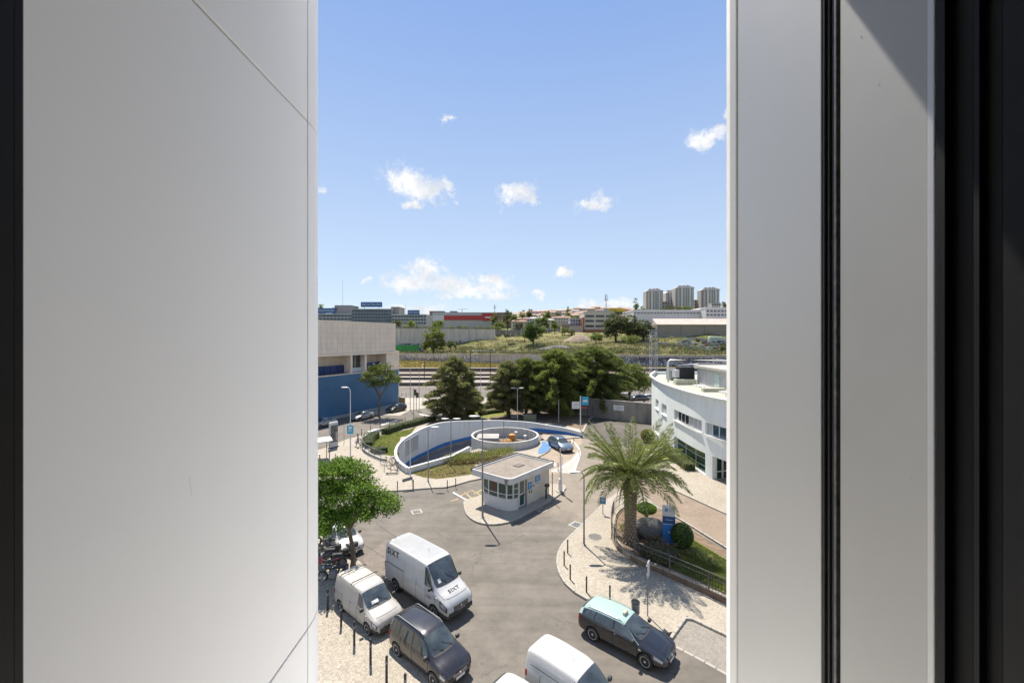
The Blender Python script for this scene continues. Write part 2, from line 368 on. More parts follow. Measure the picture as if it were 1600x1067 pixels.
def streaky(name, col, dark, amt=.5):
    m, nt, b = newmat(name); P = gpos(nt); mp = node(nt, 'ShaderNodeMapping'); mp.inputs['Scale'].default_value = (1,1,.08); nt.links.new(P, mp.inputs[0])
    s = noise(nt, 2.2, 6, .7, mp.outputs[0]); l = noise(nt, .6, 7, .7, P, .5); f = nmath(nt, 'MULTIPLY', ramp(nt, s.outputs['Fac'], [(.48,(0,0,0)),(.72,(1,1,1))]), ramp(nt, l.outputs['Fac'], [(.35,(0,0,0)),(.7,(amt,amt,amt))]))
    c = mixc(nt, f, col, dark); c = mixc(nt, ramp(nt, noise(nt, .25, 3, .6, P).outputs['Fac'], [(.45,(0,0,0)),(.5,(.10,.10,.10))]), c, dark); nt.links.new(c, b.inputs['Base Color']); b.inputs['Roughness'].default_value = .7; return m
WHITEP = streaky('white_render', (.66,.655,.63), (.30,.27,.23), .75)
BLUEP = mat('blue_paint', (.02,.15,.42), .55, var=.08, sc=1)
LBLUE = mat('light_blue_paint', (.06,.17,.38), .55, var=.08, sc=1)
WLINE = mat('road_paint_white', (.68,.66,.6), .7, var=.15, sc=5, dirt=.6, dirtcol=(.3,.28,.25), dsc=2.5)
YLINE = mat('road_paint_yellow', (.42,.31,.13), .8, var=.25, sc=4, dirt=.8, dirtcol=(.22,.2,.17), dsc=3)
DARK = mat('dark_metal', (.035,.035,.037), .5, .4, .1, 4)
STEELG = mat('grey_steel', (.22,.225,.22), .5, .3, .08, 2)
LIGHTM = mat('light_grey_metal', (.55,.55,.54), .45, .2, .06, 2)
BLACK = mat('black_rubber', (.015,.015,.016), .6, 0, .1, 8)
PLASTIC = mat('black_plastic', (.03,.03,.032), .55, 0, .1, 8)
WHITE = mat('white_enamel', (.66,.65,.63), .4, 0, .03, 2, .2, (.5,.48,.44), 1)
CHROME = mat('chrome', (.7,.7,.7), .18, 1, .02, 2)
SILVERM = mat('silver_alloy', (.55,.55,.54), .35, .35, .05, 5)
GLASSD = mat('dark_car_glass', (.045,.055,.055), .05, 0, .55, 1.6, spec=1.0)
RUST = mat('rusty_orange_steel', (.42,.19,.045), .7, .1, .25, 3, .6, (.2,.09,.04), 2)
SIGNB = mat('sign_blue', (.02,.20,.45), .4, 0, .04, 1)
SIGNC = mat('sign_cyan', (.03,.33,.50), .4, 0, .04, 1)
SIGNR = mat('sign_red', (.5,.04,.03), .4, 0, .05, 1)
WOODB = mat('brown_stain', (.10,.06,.04), .8, 0, .2, 5)

# ============================================================ the ramp's plan
RW = [(10.5,62.5,.80),(8.6,65.0,.85),(6.0,67.0,.92),(2.5,68.5,1.15),(-2,69.0,1.3),(-5.8,68.0,1.46),(-10.5,65.3,1.79),(-13.0,62.3,1.6),(-14.5,59.5,1.1),(-14.9,56,1.0),(-14.4,52,1.0),(-13.2,48.5,.85),(-11.4,45.8,.77)]
RW = smooth_path(RW, 5)
RC = Vector((-1.0, 59.8)); RR = 4.8
def ringpt(deg, r=RR): return (RC.x + r*math.cos(R(deg)), RC.y + r*math.sin(R(deg)))
hole = [(p.x, p.y) for p in RW] + [(-7.4,50.4), (-5.75,54.6)]
ring_arc = [ringpt(a) for a in range(236, 362, 9)]
hole = hole + [ringpt(228)] + ring_arc + [ringpt(366)]
# ============================================================ ground, roads, pavements
def px(*pts, h=0): return [(g(a, b, h).x, g(a, b, h).y) for a, b in pts]
structure(sheet('ground', [(-900,-40),(900,-40),(900,330),(-900,330)], -.02, SOIL, hole))
structure(sheet('road', [(-90,3),(90,3),(90,128),(-90,128)], 0.0, ASPH, hole))
structure(sheet('yard_surface', px((912,684),(921,655),(935,648),(1018,660),(1024,690),(1000,700),(955,697)), .009, m_asphalt('shaded_yard_asphalt', (.06,.052,.043), (.12,.105,.088), 2)))  # yard asphalt, its dark colour also holds the shade of the trees
lane = px((860,742),(905,738),(905,716),(912,690),(919,664),(930,657),(1018,664),(1018,700),(960,735),(942,770),(933,798),(905,826),(886,845),(872,862),(842,850),(838,835),(860,800),(885,770),(882,758),(866,752))

structure(sheet('ramp_approach', px((818,724),(861,706),(856,690),(846,684),(848,678),(905,683),(912,690),(902,700),(905,716),(896,739),(860,742),(838,742)), .008, mat('worn_ramp_lane', (.29,.225,.16), .85, var=.2, sc=.7, dirt=.6, dirtcol=(.2,.16,.12), dsc=.8, bump=.004, bsc=50)))
def pavement(name, poly, m=CALC, z=.12, hole=None):
    if hole is None:
        mb = MB(); mb.prism(poly, -.01, z); return structure(mb.build(name, m))
    o = sheet(name, poly, z, m, hole); mb = MB(); P = poly; 
    for a, b in zip(P, P[1:]+P[:1]): mb.add([(a[0],a[1],-.01),(b[0],b[1],-.01),(b[0],b[1],z),(a[0],a[1],z)], [(0,1,2,3)])
    mb.build('kerb_face', KERB, o); return structure(o)
# kerb stones: one object each, sharing two meshes
ks = MB().cbox((0,0,0), (.97,.16,.17), .018).mesh('kerb_stone', KERB)
ks2 = MB().cbox((0,0,0), (.47,.16,.17), .018).mesh('kerb_stone', KERB)
def kerb(path, parent, step=1.0, z=.055, k=4):
    me = ks if step > .7 else ks2; P = resample(smooth_path([(p[0],p[1],0) for p in path], k) if k else [Vector((p[0],p[1],0)) for p in path], step)
    for a, b in zip(P, P[1:]):
        c = (a+b)/2; link('kerb_stone', me, parent, (c.x, c.y, z + random.uniform(-.004,.004)), (0,0,math.atan2(b.y-a.y, b.x-a.x)))
# left foreground pavement beside the parked row
kl = [(-30,47),(-16,35.3),(-12.2,30.0),(-9.55,26.9),(-8.35,25.2),(-7.1,23.5),(-5.9,21.9),(-4.6,20.2),(-3.2,18.3),(6,6.2),(8,3.3)]
p1 = pavement('pavement', kl + [(-60,3.3),(-60,47)], z=.112)
kerb(kl[1:9], p1)
# promenade and garden round the ramp
prom_k = px((380,790),(496,773),(560,770),(621,767.5),(671,763.5),(698,762),(732,752.5),(756,747),(800,731),(838,716),(856,706),(861,700),(857,693),(848,686))
prom = prom_k + px((850,681)) + px((905,683),(912,676),(921,656),(935,648),(935,628),(860,622),(800,622)) + px((774,632),(747,638),(690,652),(665,658),(624,667),(597,673),(567,681),(540,688),(520,697),(470,712),(380,735))
p2 = pavement('promenade', prom, CALC, .12, hole)
kerb(prom_k[1:12], p2)
kerb(px((520,697),(540,688),(567,681),(597,673),(624,667),(665,658),(690,652),(747,638),(774,632),h=.02), p2)
# booth island
isl = px((726,784),(726.5,795),(730,805),(742,815),(759,820),(777.6,820),(801,815),(826.5,801.5),(860,783),(881,767),(883,761),(875,757),(858,757),(840,752),(800,756),(752,775),(738,779))
isl = [(p.x,p.y) for p in smooth_path([(a,b,0) for a,b in isl], 3, True)]
p3 = pavement('traffic_island', isl, CALC); kerb(isl[:33]+[isl[33]], p3, .5, k=0)
# the palm side pavement
rk = px((952,780),(933.5,798),(904.6,826),(881,849.6),(872.5,866),(871,884),(878,905),(894,923),(920,939),(960,955),(1040,992))
p4poly = rk + px((1052,990),(1073,965),(1141,998),(1240,1048)) + [(18.2,20.2),(26,31)] + px((1139.5,873),(1023,792),(1010,775),(968,768))
p4 = pavement('pavement', p4poly, z=.125); kerb(rk, p4)
rec = px((1048,999),(1073,965.5),(1141,998),(1240,1048)) + px((1240,1110),(1144,1057),(1052,1007))
structure(sheet('parking_bay', rec, .012, CALG))
kb = thing('bay_kerb', 'dark recessed kerb line round the setts bay at the lower right', 'kerb')
kerb(px((1048,999),(1073,964.5),(1141,997),(1200,1026)), kb, .5, .05, 0); kerb(px((1052,1008),(1098,1032),(1144,1058),(1180,1076)), kb, .5, -.06, 0)
# clay paver road past the building, pale strips on both sides
structure(sheet('paver_road', px((1010,775),(968,768),(948,752),(985,735),(1065,771),(1139.5,806),(1300,880),(1300,960),(1139.5,861),(1054,808)), .02, PAVER))
p5p = px((1000,742),(1040,720),(1100,740),(1160,745),(1300,800),(1300,872),(1139.5,806),(1065,772))
p5 = pavement('pavement', p5p, z=.116); kerb(px((1000,742),(1065,772),(1139.5,806),(1200,833)), p5)
kerb(px((1017,789),(1054,807.6),(1139.5,860),(1180,884)), p4, 1.0, .06)
# chevron island beside the ramp lane, painted edge lines
structure(sheet('painted_island', px((903,704),(906,713),(896,739),(860,736),(878,727),(892,718)), .016, mat('pale_chevron_paving', (.36,.33,.29), .8, var=.1, sc=3, dirt=.3, dirtcol=(.3,.26,.2))))
def band(name, pts, w, m, z=.02, closed=False):
    P = [g(a, b) for a, b in pts]; n = len(P); vs = []; fs = []
    for i, p in enumerate(P):
        t = (P[min(i+1,n-1)]-P[max(i-1,0)]).normalized(); s = Vector((-t.y,t.x,0))*w/2; vs += [(p.x+s.x,p.y+s.y,z),(p.x-s.x,p.y-s.y,z)]
    for i in range(n-1): fs.append((2*i,2*i+1,2*i+3,2*i+2))
    mb = MB(); mb.add(vs, fs); return structure(mb.build(name, m))
band('lane_marking', [(893,688),(899,693),(904,700),(906,707),(905,714),(901,725),(896,739)], .22, WLINE)
band('lane_marking', [(906,707),(898,716),(884,727),(862,736),(897,740)], .16, WLINE, .024)
band('lane_marking', [(858,718),(866,723),(868,728)], .16, WLINE)
band('lane_marking', [(708,769),(722,777),(738,786)], .18, WLINE, .008)
for a in ([(718,775),(738,766),(756,777)], [(726,769),(741,782)], [(704,783),(716,779)], [(741,771),(757,763)]): band('lane_marking', a, .15, YLINE, .008)
band('lane_marking', [(596,664),(621,656)], .5, WLINE, .008); band('lane_marking', [(656,647),(676,651)], .6, WLINE, .008); band('lane_marking', [(575,674),(588,670)], .4, WLINE, .008)
band('road_joint', [(588,818),(618,838),(660,866)], .05, mat('joint_tar', (.06,.055,.05), .8), .008)
band('road_joint', [(560,845),(600,870)], .05, MATS['joint_tar'], .008)
# repair patches
structure(sheet('asphalt_patch', px((566,872),(604,842),(618,852),(606,905),(580,905)), .006, mat('old_patch', (.17,.14,.115), .9, var=.2, sc=2, dirt=.4, bump=.004, bsc=60)))
# far pavement and street behind
structure(sheet('far_pavement', px((625,650),(641,641),(677,637),(750,632),(850,616),(850,608),(380,608),(380,640)), .05, mat('far_paving', (.34,.30,.245), .85, var=.1, sc=.3, dirt=.3, dirtcol=(.3,.26,.22))))
structure(sheet('far_road', [(-400,104),(400,104),(400,122),(-400,122)], .06, ASPH))
# blue painted tip where the ring wall ends
mb = MB(); mb.prism(px((847,691),(852,691),(858,697),(860,702),(856,706),(846,710),(841,710),(841,705),(846,698)), -.01, .16); tag(mb.build('painted_kerb_island', [LBLUE]), 'light blue painted kerb tip beside the white ring wall', 'kerb')
# lawns in the promenade garden
gl = px((570,692),(585,685),(603,679),(640,672),(650,668),(640,682),(626,684),(622,703),(624,715),(600,712),(590,708))
sheet_o = structure(sheet('lawn', gl, .13, LAWN))
structure(sheet('lawn', px((641,741),(704,722),(742,722),(742,742),(700,748),(681,750),(660,747)), .134, LAWNDRY))
structure(sheet('garden_bed', [(p.x*1.0, p.y) for p in []] or px((664,666),(690,654),(747,640),(774,634),(850,624),(933,630),(933,646),(919,655),(910,672),(870,663),(820,657),(760,656),(700,658)), .13, SOIL))
structure(sheet('lawn', px((672,660),(747,643),(790,640),(800,648),(760,654),(700,657)), .136, LAWN))
# the palm garden
gard = px((979,799),(957,814),(954.5,842),(964,862),(992,882),(1044,905),(1096,929),(1139.5,950),(1240,1000),(1240,925),(1139.5,874),(1030,803),(1008,797))
gm = MB(); gm.prism(gard, 0, .42); structure(gm.build('garden_bed', SOIL))
structure(sheet('lawn', [(p[0],p[1]) for p in px((1030,846),(1050,836),(1075,836),(1090,846),(1139.5,876),(1240,940),h=.42)+px((1240,985),(1139.5,941),(1096,920),(1052,900),(1036,892))], .426, LAWN))
# manholes
def drain(px_, py_, w, rz, label, round_=False):
    p = g(px_, py_); t = thing('manhole_cover', label, 'manhole', (p.x, p.y, .125 if round_ else .012), rz)
    if round_: MB().lathe([(w,0),(w,.02),(w*.93,.024)], n=24).build('rim', STEELG, t); MB().lathe([(w*.9,.005),(w*.9,.027)], n=24).build('lid', mat('iron', (.12,.11,.1), .7, .3, .3, 9), t)
    else:
        MB().box((0,0,0),(w*1.5,w*1.5,.02)).build('surround', KERB, t)
        f = MB().box((0,0,.012),(w,w,.012)).build('frame', DARK, t)
        mb = MB(); 
        for i in range(6): mb.box((0,-w*.42+i*w*.165,.02),(w*.92,w*.07,.012))
        mb.build('grate', STEELG, t)
drain(651,799.5,.6,R(25),'square iron grating set in the open asphalt left of the booth')
drain(901,820,.7,R(48),'pale square cover in the lane by the palm pavement kerb')
drain(847,797,.5,R(45),'dark drain cover in the shadow of the booth')
drain(887,707,.35,0,'small cover in the lane near the grey car') if False else None
drain(929.5,841,.52,0,'round iron manhole in the cobbled pavement left of the palm',True)
# ============================================================ our own building: window reveal, room behind
XL = -.638; YJ = 1.30                       # plane of the cladding, depth of its last vertical joint
CLAD = mat('white_cladding', (.92,.895,.855), .5, 0, .02, .7, .10, (.76,.75,.73), 2.4, spec=.35, coat=0)
JOINT = mat('joint_shadow', (.03,.028,.025), .9)
zt, zb = H + 338/650*YJ, H - 454/650*YJ
cw = thing('cladding_wall', 'big white panelled outer wall filling the left side of the view', 'wall', (XL, YJ, H))
def clad_panel(z0, z1, y0=-1.02, y1=-.004):
    mb = MB(); mb.cbox((0,0,0), (.02, y1-y0, z1-z0), .0012) if False else mb.b2(-.02, 0, y0, y1, z0-H, z1-H); o = mb.build('panel', CLAD, cw)
    b = o.modifiers.new('b', 'BEVEL'); b.width = .0025; b.segments = 2; return o
jg = .0028
rows = [(zb-1.5, zb-jg), (zb+jg, zt-jg), (zt+jg, zt+1.5)]
for a, b in rows: clad_panel(a, b, -.80, -.0016)
def corner_panel(z0, z1):                   # the rounded return at the outer edge
    Rr = .30; pts = []
    for i in range(15):
        t = R(i*6.0); pts.append((-Rr+Rr*math.cos(t), .0016+Rr*math.sin(t)))
    mb = MB(); wall_strip(mb, pts, z0-H, z1-H, .02, 1); o = mb.build('corner_panel', CLAD, cw, smooth=40); return o
for a, b in rows: corner_panel(a, b)
mb = MB(); mb.b2(-.06, -.021, -.80, 0, -3.0, 3.0)
pts = [(-.30+.278*math.cos(R(i*9)), .278*math.sin(R(i*9))) for i in range(11)]; wall_strip(mb, pts, -3, 3, .02, 1); mb.build('backing', JOINT, cw)
# fine scratches on the panel
mb = MB(); p0 = Vector((0, -.35, 0))
def onwall(px_, py_): y = XL/((px_-800)/F); return (0.0008, y-YJ, -(py_-HY)/F*y)
mb.tube([onwall(295,746), onwall(297,760), onwall(299.5,775)], .00022, 4); mb.build('scratch', mat('scratch', (.45,.43,.41), .8), cw)
# right jamb: two satin aluminium sheets and a black gasket between them
m, nt, b = newmat('satin_aluminium'); P = gpos(nt); mp = node(nt, 'ShaderNodeMapping'); mp.inputs['Scale'].default_value = (1,1,.35); nt.links.new(P, mp.inputs[0])
n1 = noise(nt, 1.6, 3, .5, mp.outputs[0]); sp = noise(nt, 900, 2, .8, P)
c = mixc(nt, .25, ramp(nt, n1.outputs['Fac'], [(.3,(.335,.335,.33)),(.7,(.39,.388,.38))]), ramp(nt, sp.outputs['Fac'], [(.3,(.3,.3,.3)),(.72,(.62,.62,.62))]))
nt.links.new(c, b.inputs['Base Color']); b.inputs['Metallic'].default_value = .45; b.inputs['Roughness'].default_value = .5; b.inputs['Specular IOR Level'].default_value = .5
bumpit(nt, b, n1.outputs['Fac'], .01, .12)
ALU = m
ALUB = mat('matt_grey_aluminium', (.31,.308,.30), .55, .3, .05, 2.2)
XR = .62
jb = thing('window_jamb', 'grey metal window jamb with black rubber gasket on the right', 'window frame', (XR, 0, H))
def jy(px_): return XR/((px_-800)/F)
def jslab(name, p1_, p2_, m_, x0=0, x1=.03, bev=.0015):
    mb = MB(); mb.b2(x0, x1, jy(p1_), jy(p2_), -1.4, 1.4); o = mb.build(name, m_, jb); bb = o.modifiers.new('b', 'BEVEL'); bb.width = bev; bb.segments = 2; return o
jslab('metal_sheet', 1153.0, 1283, ALU); jslab('metal_sheet', 1312, 1449, ALUB, .001)
jslab('end_trim', 1139.5, 1151.8, mat('pale_trim', (.46,.45,.43), .45, .1, .03, 3), -.001, .03, .006)
jslab('edge_trim', 1449.6, 1462, mat('bright_edge_trim', (.42,.42,.425), .4, .3, .03, 3), -.0015, .03, .002)
jslab('gasket_bed', 1283, 1312, BLACK, .014, .03)
for a, b_, x in ((1283.6,1286.4,.002),(1288.5,1291,.006),(1293,1302,.009),(1303,1306.5,.0),(1308,1311.5,.005)):
    jslab('gasket_lip', a, b_, BLACK if x != 0 else mat('worn_rubber', (.07,.07,.068), .5, 0, .6, 60), x, .02, .0008)
sk_ = MB(); rs_ = random.Random(5)
for _ in range(34):
    y_ = rs_.choice((rs_.uniform(jy(1280),jy(1156)), rs_.uniform(jy(1446),jy(1316)))); z_ = rs_.uniform(-1.2,.9); r_ = rs_.uniform(.0003,.0007); sk_.box((-.0006 if y_ > 1.0 else .0004, y_, z_), (.0006, r_*2, r_*rs_.uniform(1.5,5)))
stuff(sk_.build('dust_specks', mat('dust_speck', (.45,.445,.43), .8), jb))
# inner frame members beside the opening (dark, right in front of the lens)
FRAME = mat('black_window_frame', (.006,.006,.0065), .6, 0, .2, 6, spec=.2)
wf = thing('window_frame', 'black inner window frame post at the right edge of the view', 'window frame', (0,0,H))
for a, b_, x in ((1462.5,1476,.600),(1477,1520,.612),(1521,1530,.606),(1531,1566,.615),(1567,1700,.600)):
    y0, y1 = x/((a-800)/F), x/((b_-800)/F); mb = MB(); mb.b2(x, .75, y0, y1, -1.4, 1.4); mb.build('frame_member', FRAME, wf)
wf2 = thing('window_frame', 'thin black inner window frame post at the left edge of the view', 'window frame', (0,0,H))
for a, b_, x in ((-120,22,-.56),(23,36.5,-.585)):
    y0, y1 = x/((a-800)/F), x/((b_-800)/F); mb = MB(); mb.b2(-.75, x, y0, y1, -1.4, 1.4); mb.build('frame_member', mat('brown_black_frame', (.012,.010,.008), .6, 0, .2, 8, spec=.2), wf2)
# lintel, sill, facade and the room we stand in
fac = thing('own_building', 'our own building around the window with lintel sill and room', 'building', (0,0,0))
INT = mat('room_plaster', (.78,.76,.73), .9)
FAC = mat('facade_render', (.8,.79,.76), .7)
lz = H + 528/650*XR*F/521/1 - 0  # height of the shadow edge at the panel's inner joint
zl = H + 1.0134*XR + 1.9*(1.09 - XR*650/521)
MB().b2(XL-.06, XR+.04, .58, 1.09, zl, zl+.3).build('lintel', FAC, fac)
MB().b2(XL+.001, XR-.001, .58, 1.34, H-1.25, H-1.15).build('sill', mat('white_sill', (.88,.87,.85), .5), fac); MB().b2(XL-.2, XR+.2, .3, .579, H-1.25, H-1.15).build('inner_sill', MATS['white_sill'], fac)
MB().b2(-6, 7, 1.0, 2.6, H-2.45, H-2.25).build('bounce_ledge', FAC, fac)  # unseen ledge, added so sunlight bounces up onto the white cladding
MB().b2(-6, XL-.33, 1.0, 1.45, 0, H+6).build('outer_wall', FAC, fac)
MB().b2(XR+.04, 7, .62, 1.28, 0, H+6).build('outer_wall', FAC, fac)
MB().b2(XL-.33, XR+.04, .62, 1.2, 0, H-1.41).build('outer_wall', FAC, fac)
MB().b2(XL-.33, XR+.04, .62, 1.08, zl+.301, H+6).build('outer_wall', FAC, fac)
MB().b2(-2.5, 2.5, -4, -3.9, H-1.6, H+1.6).build('room_wall', INT, fac)
MB().b2(-2.6, -2.5, -4, .55, H-1.6, H+1.6).build('room_wall', INT, fac)
MB().b2(2.5, 2.6, -4, .55, H-1.6, H+1.6).build('room_wall', INT, fac)
MB().b2(-2.6, 2.6, -4, .55, H-1.7, H-1.6).build('room_floor', WOODB, fac)
MB().b2(-2.6, 2.6, -4, .55, H+1.6, H+1.7).build('room_ceiling', INT, fac)
MB().b2(-2.6, -.75, .45, .55, H-1.6, H+1.6).build('room_wall', INT, fac)
MB().b2(.75, 2.6, .45, .55, H-1.6, H+1.6).build('room_wall', INT, fac)
# ============================================================ underground ramp, curved wall, ring wall
def ramp_z(a):          # a: degrees round the ring, 0 = right
    ks_ = [(0,0),(25,-.02),(60,-.7),(115,-1.75),(150,-2.35),(180,-3.1),(235,-3.9)]
    if a <= 0: return 0
    for (a0,z0),(a1,z1) in zip(ks_, ks_[1:]):
        if a <= a1: return z0+(z1-z0)*(a-a0)/(a1-a0)
    return -3.9
def ang(p): 
    a = math.degrees(math.atan2(p[1]-RC.y, p[0]-RC.x)); return a if a > -60 else a+360
vs = []; fs = []
for i, p in enumerate(RW + [Vector((-7.4,50.4,0))]):
    a = ang(p); q = ringpt(a); z = ramp_z(a); vs += [(p.x,p.y,z),(q[0],q[1],z)]
for i in range(len(vs)//2-1): fs.append((2*i,2*i+2,2*i+3,2*i+1))
mb = MB(); mb.add(vs, fs); structure(mb.build('ramp', RAMPM))
rw = thing('ramp_wall', 'long curved white ramp wall with a broad blue stripe', 'wall')
n = len(RW); tops = [p.z for p in RW]
bt = []                                       # top of the blue stripe
for p in RW:
    a = ang(p); bt.append(np.interp(a, [0,20,60,100,130,150,165,180,195,235], [.32,.32,.25,-.45,-1.0,-1.4,-1.9,-2.3,-2.6,-3.6]))
plan = [(p.x,p.y) for p in RW]
mb = MB(); wall_strip(mb, plan, [float(b) for b in bt], [t-.06 for t in tops], .25, -1); mb.build('white_band', WHITEP, rw, smooth=30)
mb = MB(); wall_strip(mb, plan, [float(b)-.52 for b in bt], [float(b)-.002 for b in bt], .24, -1); mb.build('blue_stripe', BLUEP, rw, smooth=30)
mb = MB(); wall_strip(mb, plan, [-4.4]*n, [float(b)-.522 for b in bt], .26, -1); mb.build('concrete_base', CONCD, rw, smooth=30)
off = []
for i, p in enumerate(plan):
    a = Vector(plan[max(i-1,0)]); b = Vector(plan[min(i+1,n-1)]); t = (b-a).normalized(); off.append((p[0]-t.y*.03, p[1]+t.x*.03))
mb = MB(); wall_strip(mb, off, [t-.06 for t in tops], [t+.02 for t in tops], .31, -1); mb.build('coping', WHITE, rw, smooth=30)
# front parapet over the mouth of the tunnel
pp = thing('parapet', 'low straight white parapet in front of the ramp opening', 'wall')
mb = MB(); wall_strip(mb, [(-11.5,45.75),(-7.4,50.4),(-5.75,54.6)], -4.2, .71, .28, -1); mb.build('wall_body', WHITEP, pp)
mb = MB(); wall_strip(mb, [(-11.56,45.72),(-7.42,50.42),(-5.78,54.6)], .71, .79, .34, -1); mb.build('coping', WHITE, pp)
MB().add([(-11.5,45.7,-3.9),(-7.4,50.3,-3.9),(-5.8,54.6,-3.9),(-3,52,-3.9),(-8,44,-3.9)], [(0,1,2,3,4)]).build('tunnel_floor', RAMPM, pp)
# ring wall made of tall panels
rg = thing('ring_wall', 'round white panelled wall in the middle of the ramp spiral', 'wall', (RC.x, RC.y, 0))
NP = 28; me = None
segp = [(RR*math.cos(R(a)), RR*math.sin(R(a))) for a in np.linspace(-180/NP+.12, 180/NP-.12, 5)]
mb = MB(); wall_strip(mb, segp, -4.3, 1.08, .2, 1); me = mb.mesh('wall_panel', [streaky('beige_white_panel', (.56,.54,.49), (.26,.23,.19), .8)], 30)
for i in range(NP): link('wall_panel', me, rg, (0,0,0), (0,0,R(i*360/NP)))
cp = [(RR*math.cos(R(a))*1.008, RR*math.sin(R(a))*1.008) for a in range(0,360,5)]
mb = MB(); wall_strip(mb, cp, 1.082, 1.15, .27, 1, True); mb.build('coping', mat('pale_coping', (.5,.48,.44), .8, 0, .1, 1, .4, (.28,.25,.21), 1.5), rg, smooth=30)
mb = MB(); mb.prism([((RR-.2)*math.cos(R(a)), (RR-.2)*math.sin(R(a))) for a in range(0,360,10)], -.35, -.3); mb.build('court_floor', mat('court_grit', (.13,.11,.09), .9, 0, .3, 1.5, .5), rg)
for a in range(20, 170, 15):
    x, y = (RR-.35)*math.cos(R(a)), (RR-.35)*math.sin(R(a)); MB().box((x,y,.38),(.07,.07,1.35)).build('rib', WHITE, rg)
MB().b2(-4.1,-.9,-.6,2.2,-.3,.75).build('service_roof', CONC, rg)
tk = thing('fuel_tank', 'rusty orange horizontal cylinder tank with domed ends inside the ring', 'tank', (RC.x+.2, RC.y-.4, -.05), R(35))
MB().lathe([(0,-.95),(.35,-.9),(.55,-.72),(.58,.5),(.5,.7),(0,.8)], n=20, axis='X').build('drum', RUST, tk, smooth=40)
MB().lathe([(.6,-.3),(.6,-.22)], n=20, axis='X').build('strap', RUST, tk); MB().tube([(0,0,.5),(0,0,.95)], .05).build('valve', LIGHTM, tk)
tk2 = thing('fuel_drum', 'orange rusty drum standing upright behind the tank in the ring', 'drum', (RC.x+1.0, RC.y+.5, -.3))
MB().lathe([(.5,0),(.52,.5),(.5,1.3),(.3,1.42),(0,1.44)], n=18).build('shell', RUST, tk2, smooth=30); MB().lathe([(.53,.6),(.53,.68)], n=18).build('hoop', RUST, tk2)
for x, y, lab in ((2.9,.3,'pale vent post with flat cap at the right inside the ring wall'),(1.6,2.6,'short pale vent post behind the drum in the ring court')):
    v = thing('vent_post', lab, 'vent', (RC.x+x, RC.y+y, -.3)); MB().tube([(0,0,0),(0,0,1.15)], .09).build('pipe', LIGHTM, v); MB().lathe([(.24,1.15),(.24,1.24),(.05,1.3)], n=12).build('cap', WHITE, v)
# grey lattice box at the left end of the curved wall
gb = thing('vent_screen', 'grey mesh screen box standing on the left end of the ramp wall', 'screen', (g(634,716).x+.2, g(634,716).y+2.0, 0), R(80))
MB().b2(-2.0,2.2,-.03,.03,.1,2.1).build('mesh_panel', mat('grey_mesh', (.33,.33,.32), .6, .2, .15, 14), gb)
for x in (-2.0,.1,2.2): MB().b2(x-.04,x+.04,-.06,.06,0,2.15).build('post', LIGHTM, gb)

# ============================================================ booth
bA = math.atan2(5.0,4.11); bF = Vector((-.16,34.8,.12))
bo = thing('booth', 'small cream gatehouse with flat overhanging roof and rounded glazed front', 'booth', bF, bA)
BCL = mat('booth_cream_panel', (.58,.53,.44), .7, 0, .05, 1.5, .3, (.4,.35,.28), 1)
BFAS = mat('booth_fascia', (.60,.585,.55), .7, 0, .06, 1, .45, (.36,.33,.29), 1.6, stretch=(1,1,.4))
ROOFM = mat('roof_felt', (.23,.195,.155), .9, 0, .12, .9,   .7, (.13,.105,.08), 1.1, bump=.006, bsc=30)
fp = [(6.2,.32),(1.55,.32),(1.0,.45),(.62,.85),(.45,1.6),(.45,2.9),(.7,3.7),(1.3,4.15),(6.2,4.15)]
LO = fp[1:6]; hb = 2.5
# low curved wall under the front windows
mb = MB(); pth = [(1.55,.32),(1.25,.36),(1.0,.46),(.78,.62),(.62,.85),(.5,1.2),(.45,1.7),(.45,2.9),(.55,3.5),(.85,3.95),(1.3,4.15)]
wall_strip(mb, pth, 0, .95, .15, -1); mb.build('curved_wall', BFAS, bo, smooth=35)
mb = MB(); mb.b2(1.3,6.2,4.0,4.15,0,hb); mb.build('wall', BCL, bo); MB().b2(6.06,6.2,.32,4.0,0,hb).build('wall', BCL, bo)
for i in range(4):
    x0 = 2.75+i*.863
    for z0, z1 in ((.0,.8),(.81,1.62),(1.63,hb)): MB().b2(x0, x0+.853, .32, .45, z0, z1).build('wall_panel', BCL, bo)
MB().b2(2.45,2.74,.30,.5,0,hb).build('pier', mat('dark_pier', (.22,.19,.16), .7), bo)
MB().b2(1.6,6.0,.5,3.9,.0,.03).build('floor', WOODB, bo); MB().b2(2.6,2.66,.6,3.9,0,hb).build('inner_wall', BCL, bo)
# glazing
m, nt, b = newmat('booth_glass'); b.inputs['Base Color'].default_value = (.02,.06,.05,1); b.inputs['Roughness'].default_value = .05; b.inputs['Specular IOR Level'].default_value = .8; BGL = m
def pane(a, b_, z0, z1, m_=BGL, fr=.05, split=(), parent=bo, frm=WHITE, inset=.0):
    a = Vector((a[0],a[1],0)); b_ = Vector((b_[0],b_[1],0)); L = (b_-a).length; mid = (a+b_)/2; r = math.atan2((b_-a).y, (b_-a).x)
    w = link('window', MB().box((0,0,(z0+z1)/2),(L-.01,.03,z1-z0)).mesh('window', m_), parent, mid, (0,0,r))
    mb = MB()
    for x in (-L/2+fr/2, L/2-fr/2): mb.box((x,0,(z0+z1)/2),(fr,.08,z1-z0))
    for z in [z0+fr/2, z1-fr/2]+list(split): mb.box((0,0,z),(L-2*fr,.076,fr))
    mb.build('window_frame', frm, w); return w
gp = [(1.55,.36),(1.0,.48),(.62,.9),(.48,1.75),(.48,2.85),(.75,3.7),(1.35,4.1)]
for i, (a, b_) in enumerate(zip(gp, gp[1:])): pane(a, b_, .96, hb, split=[1.38]+([1.85] if i == 0 else []), fr=.055)
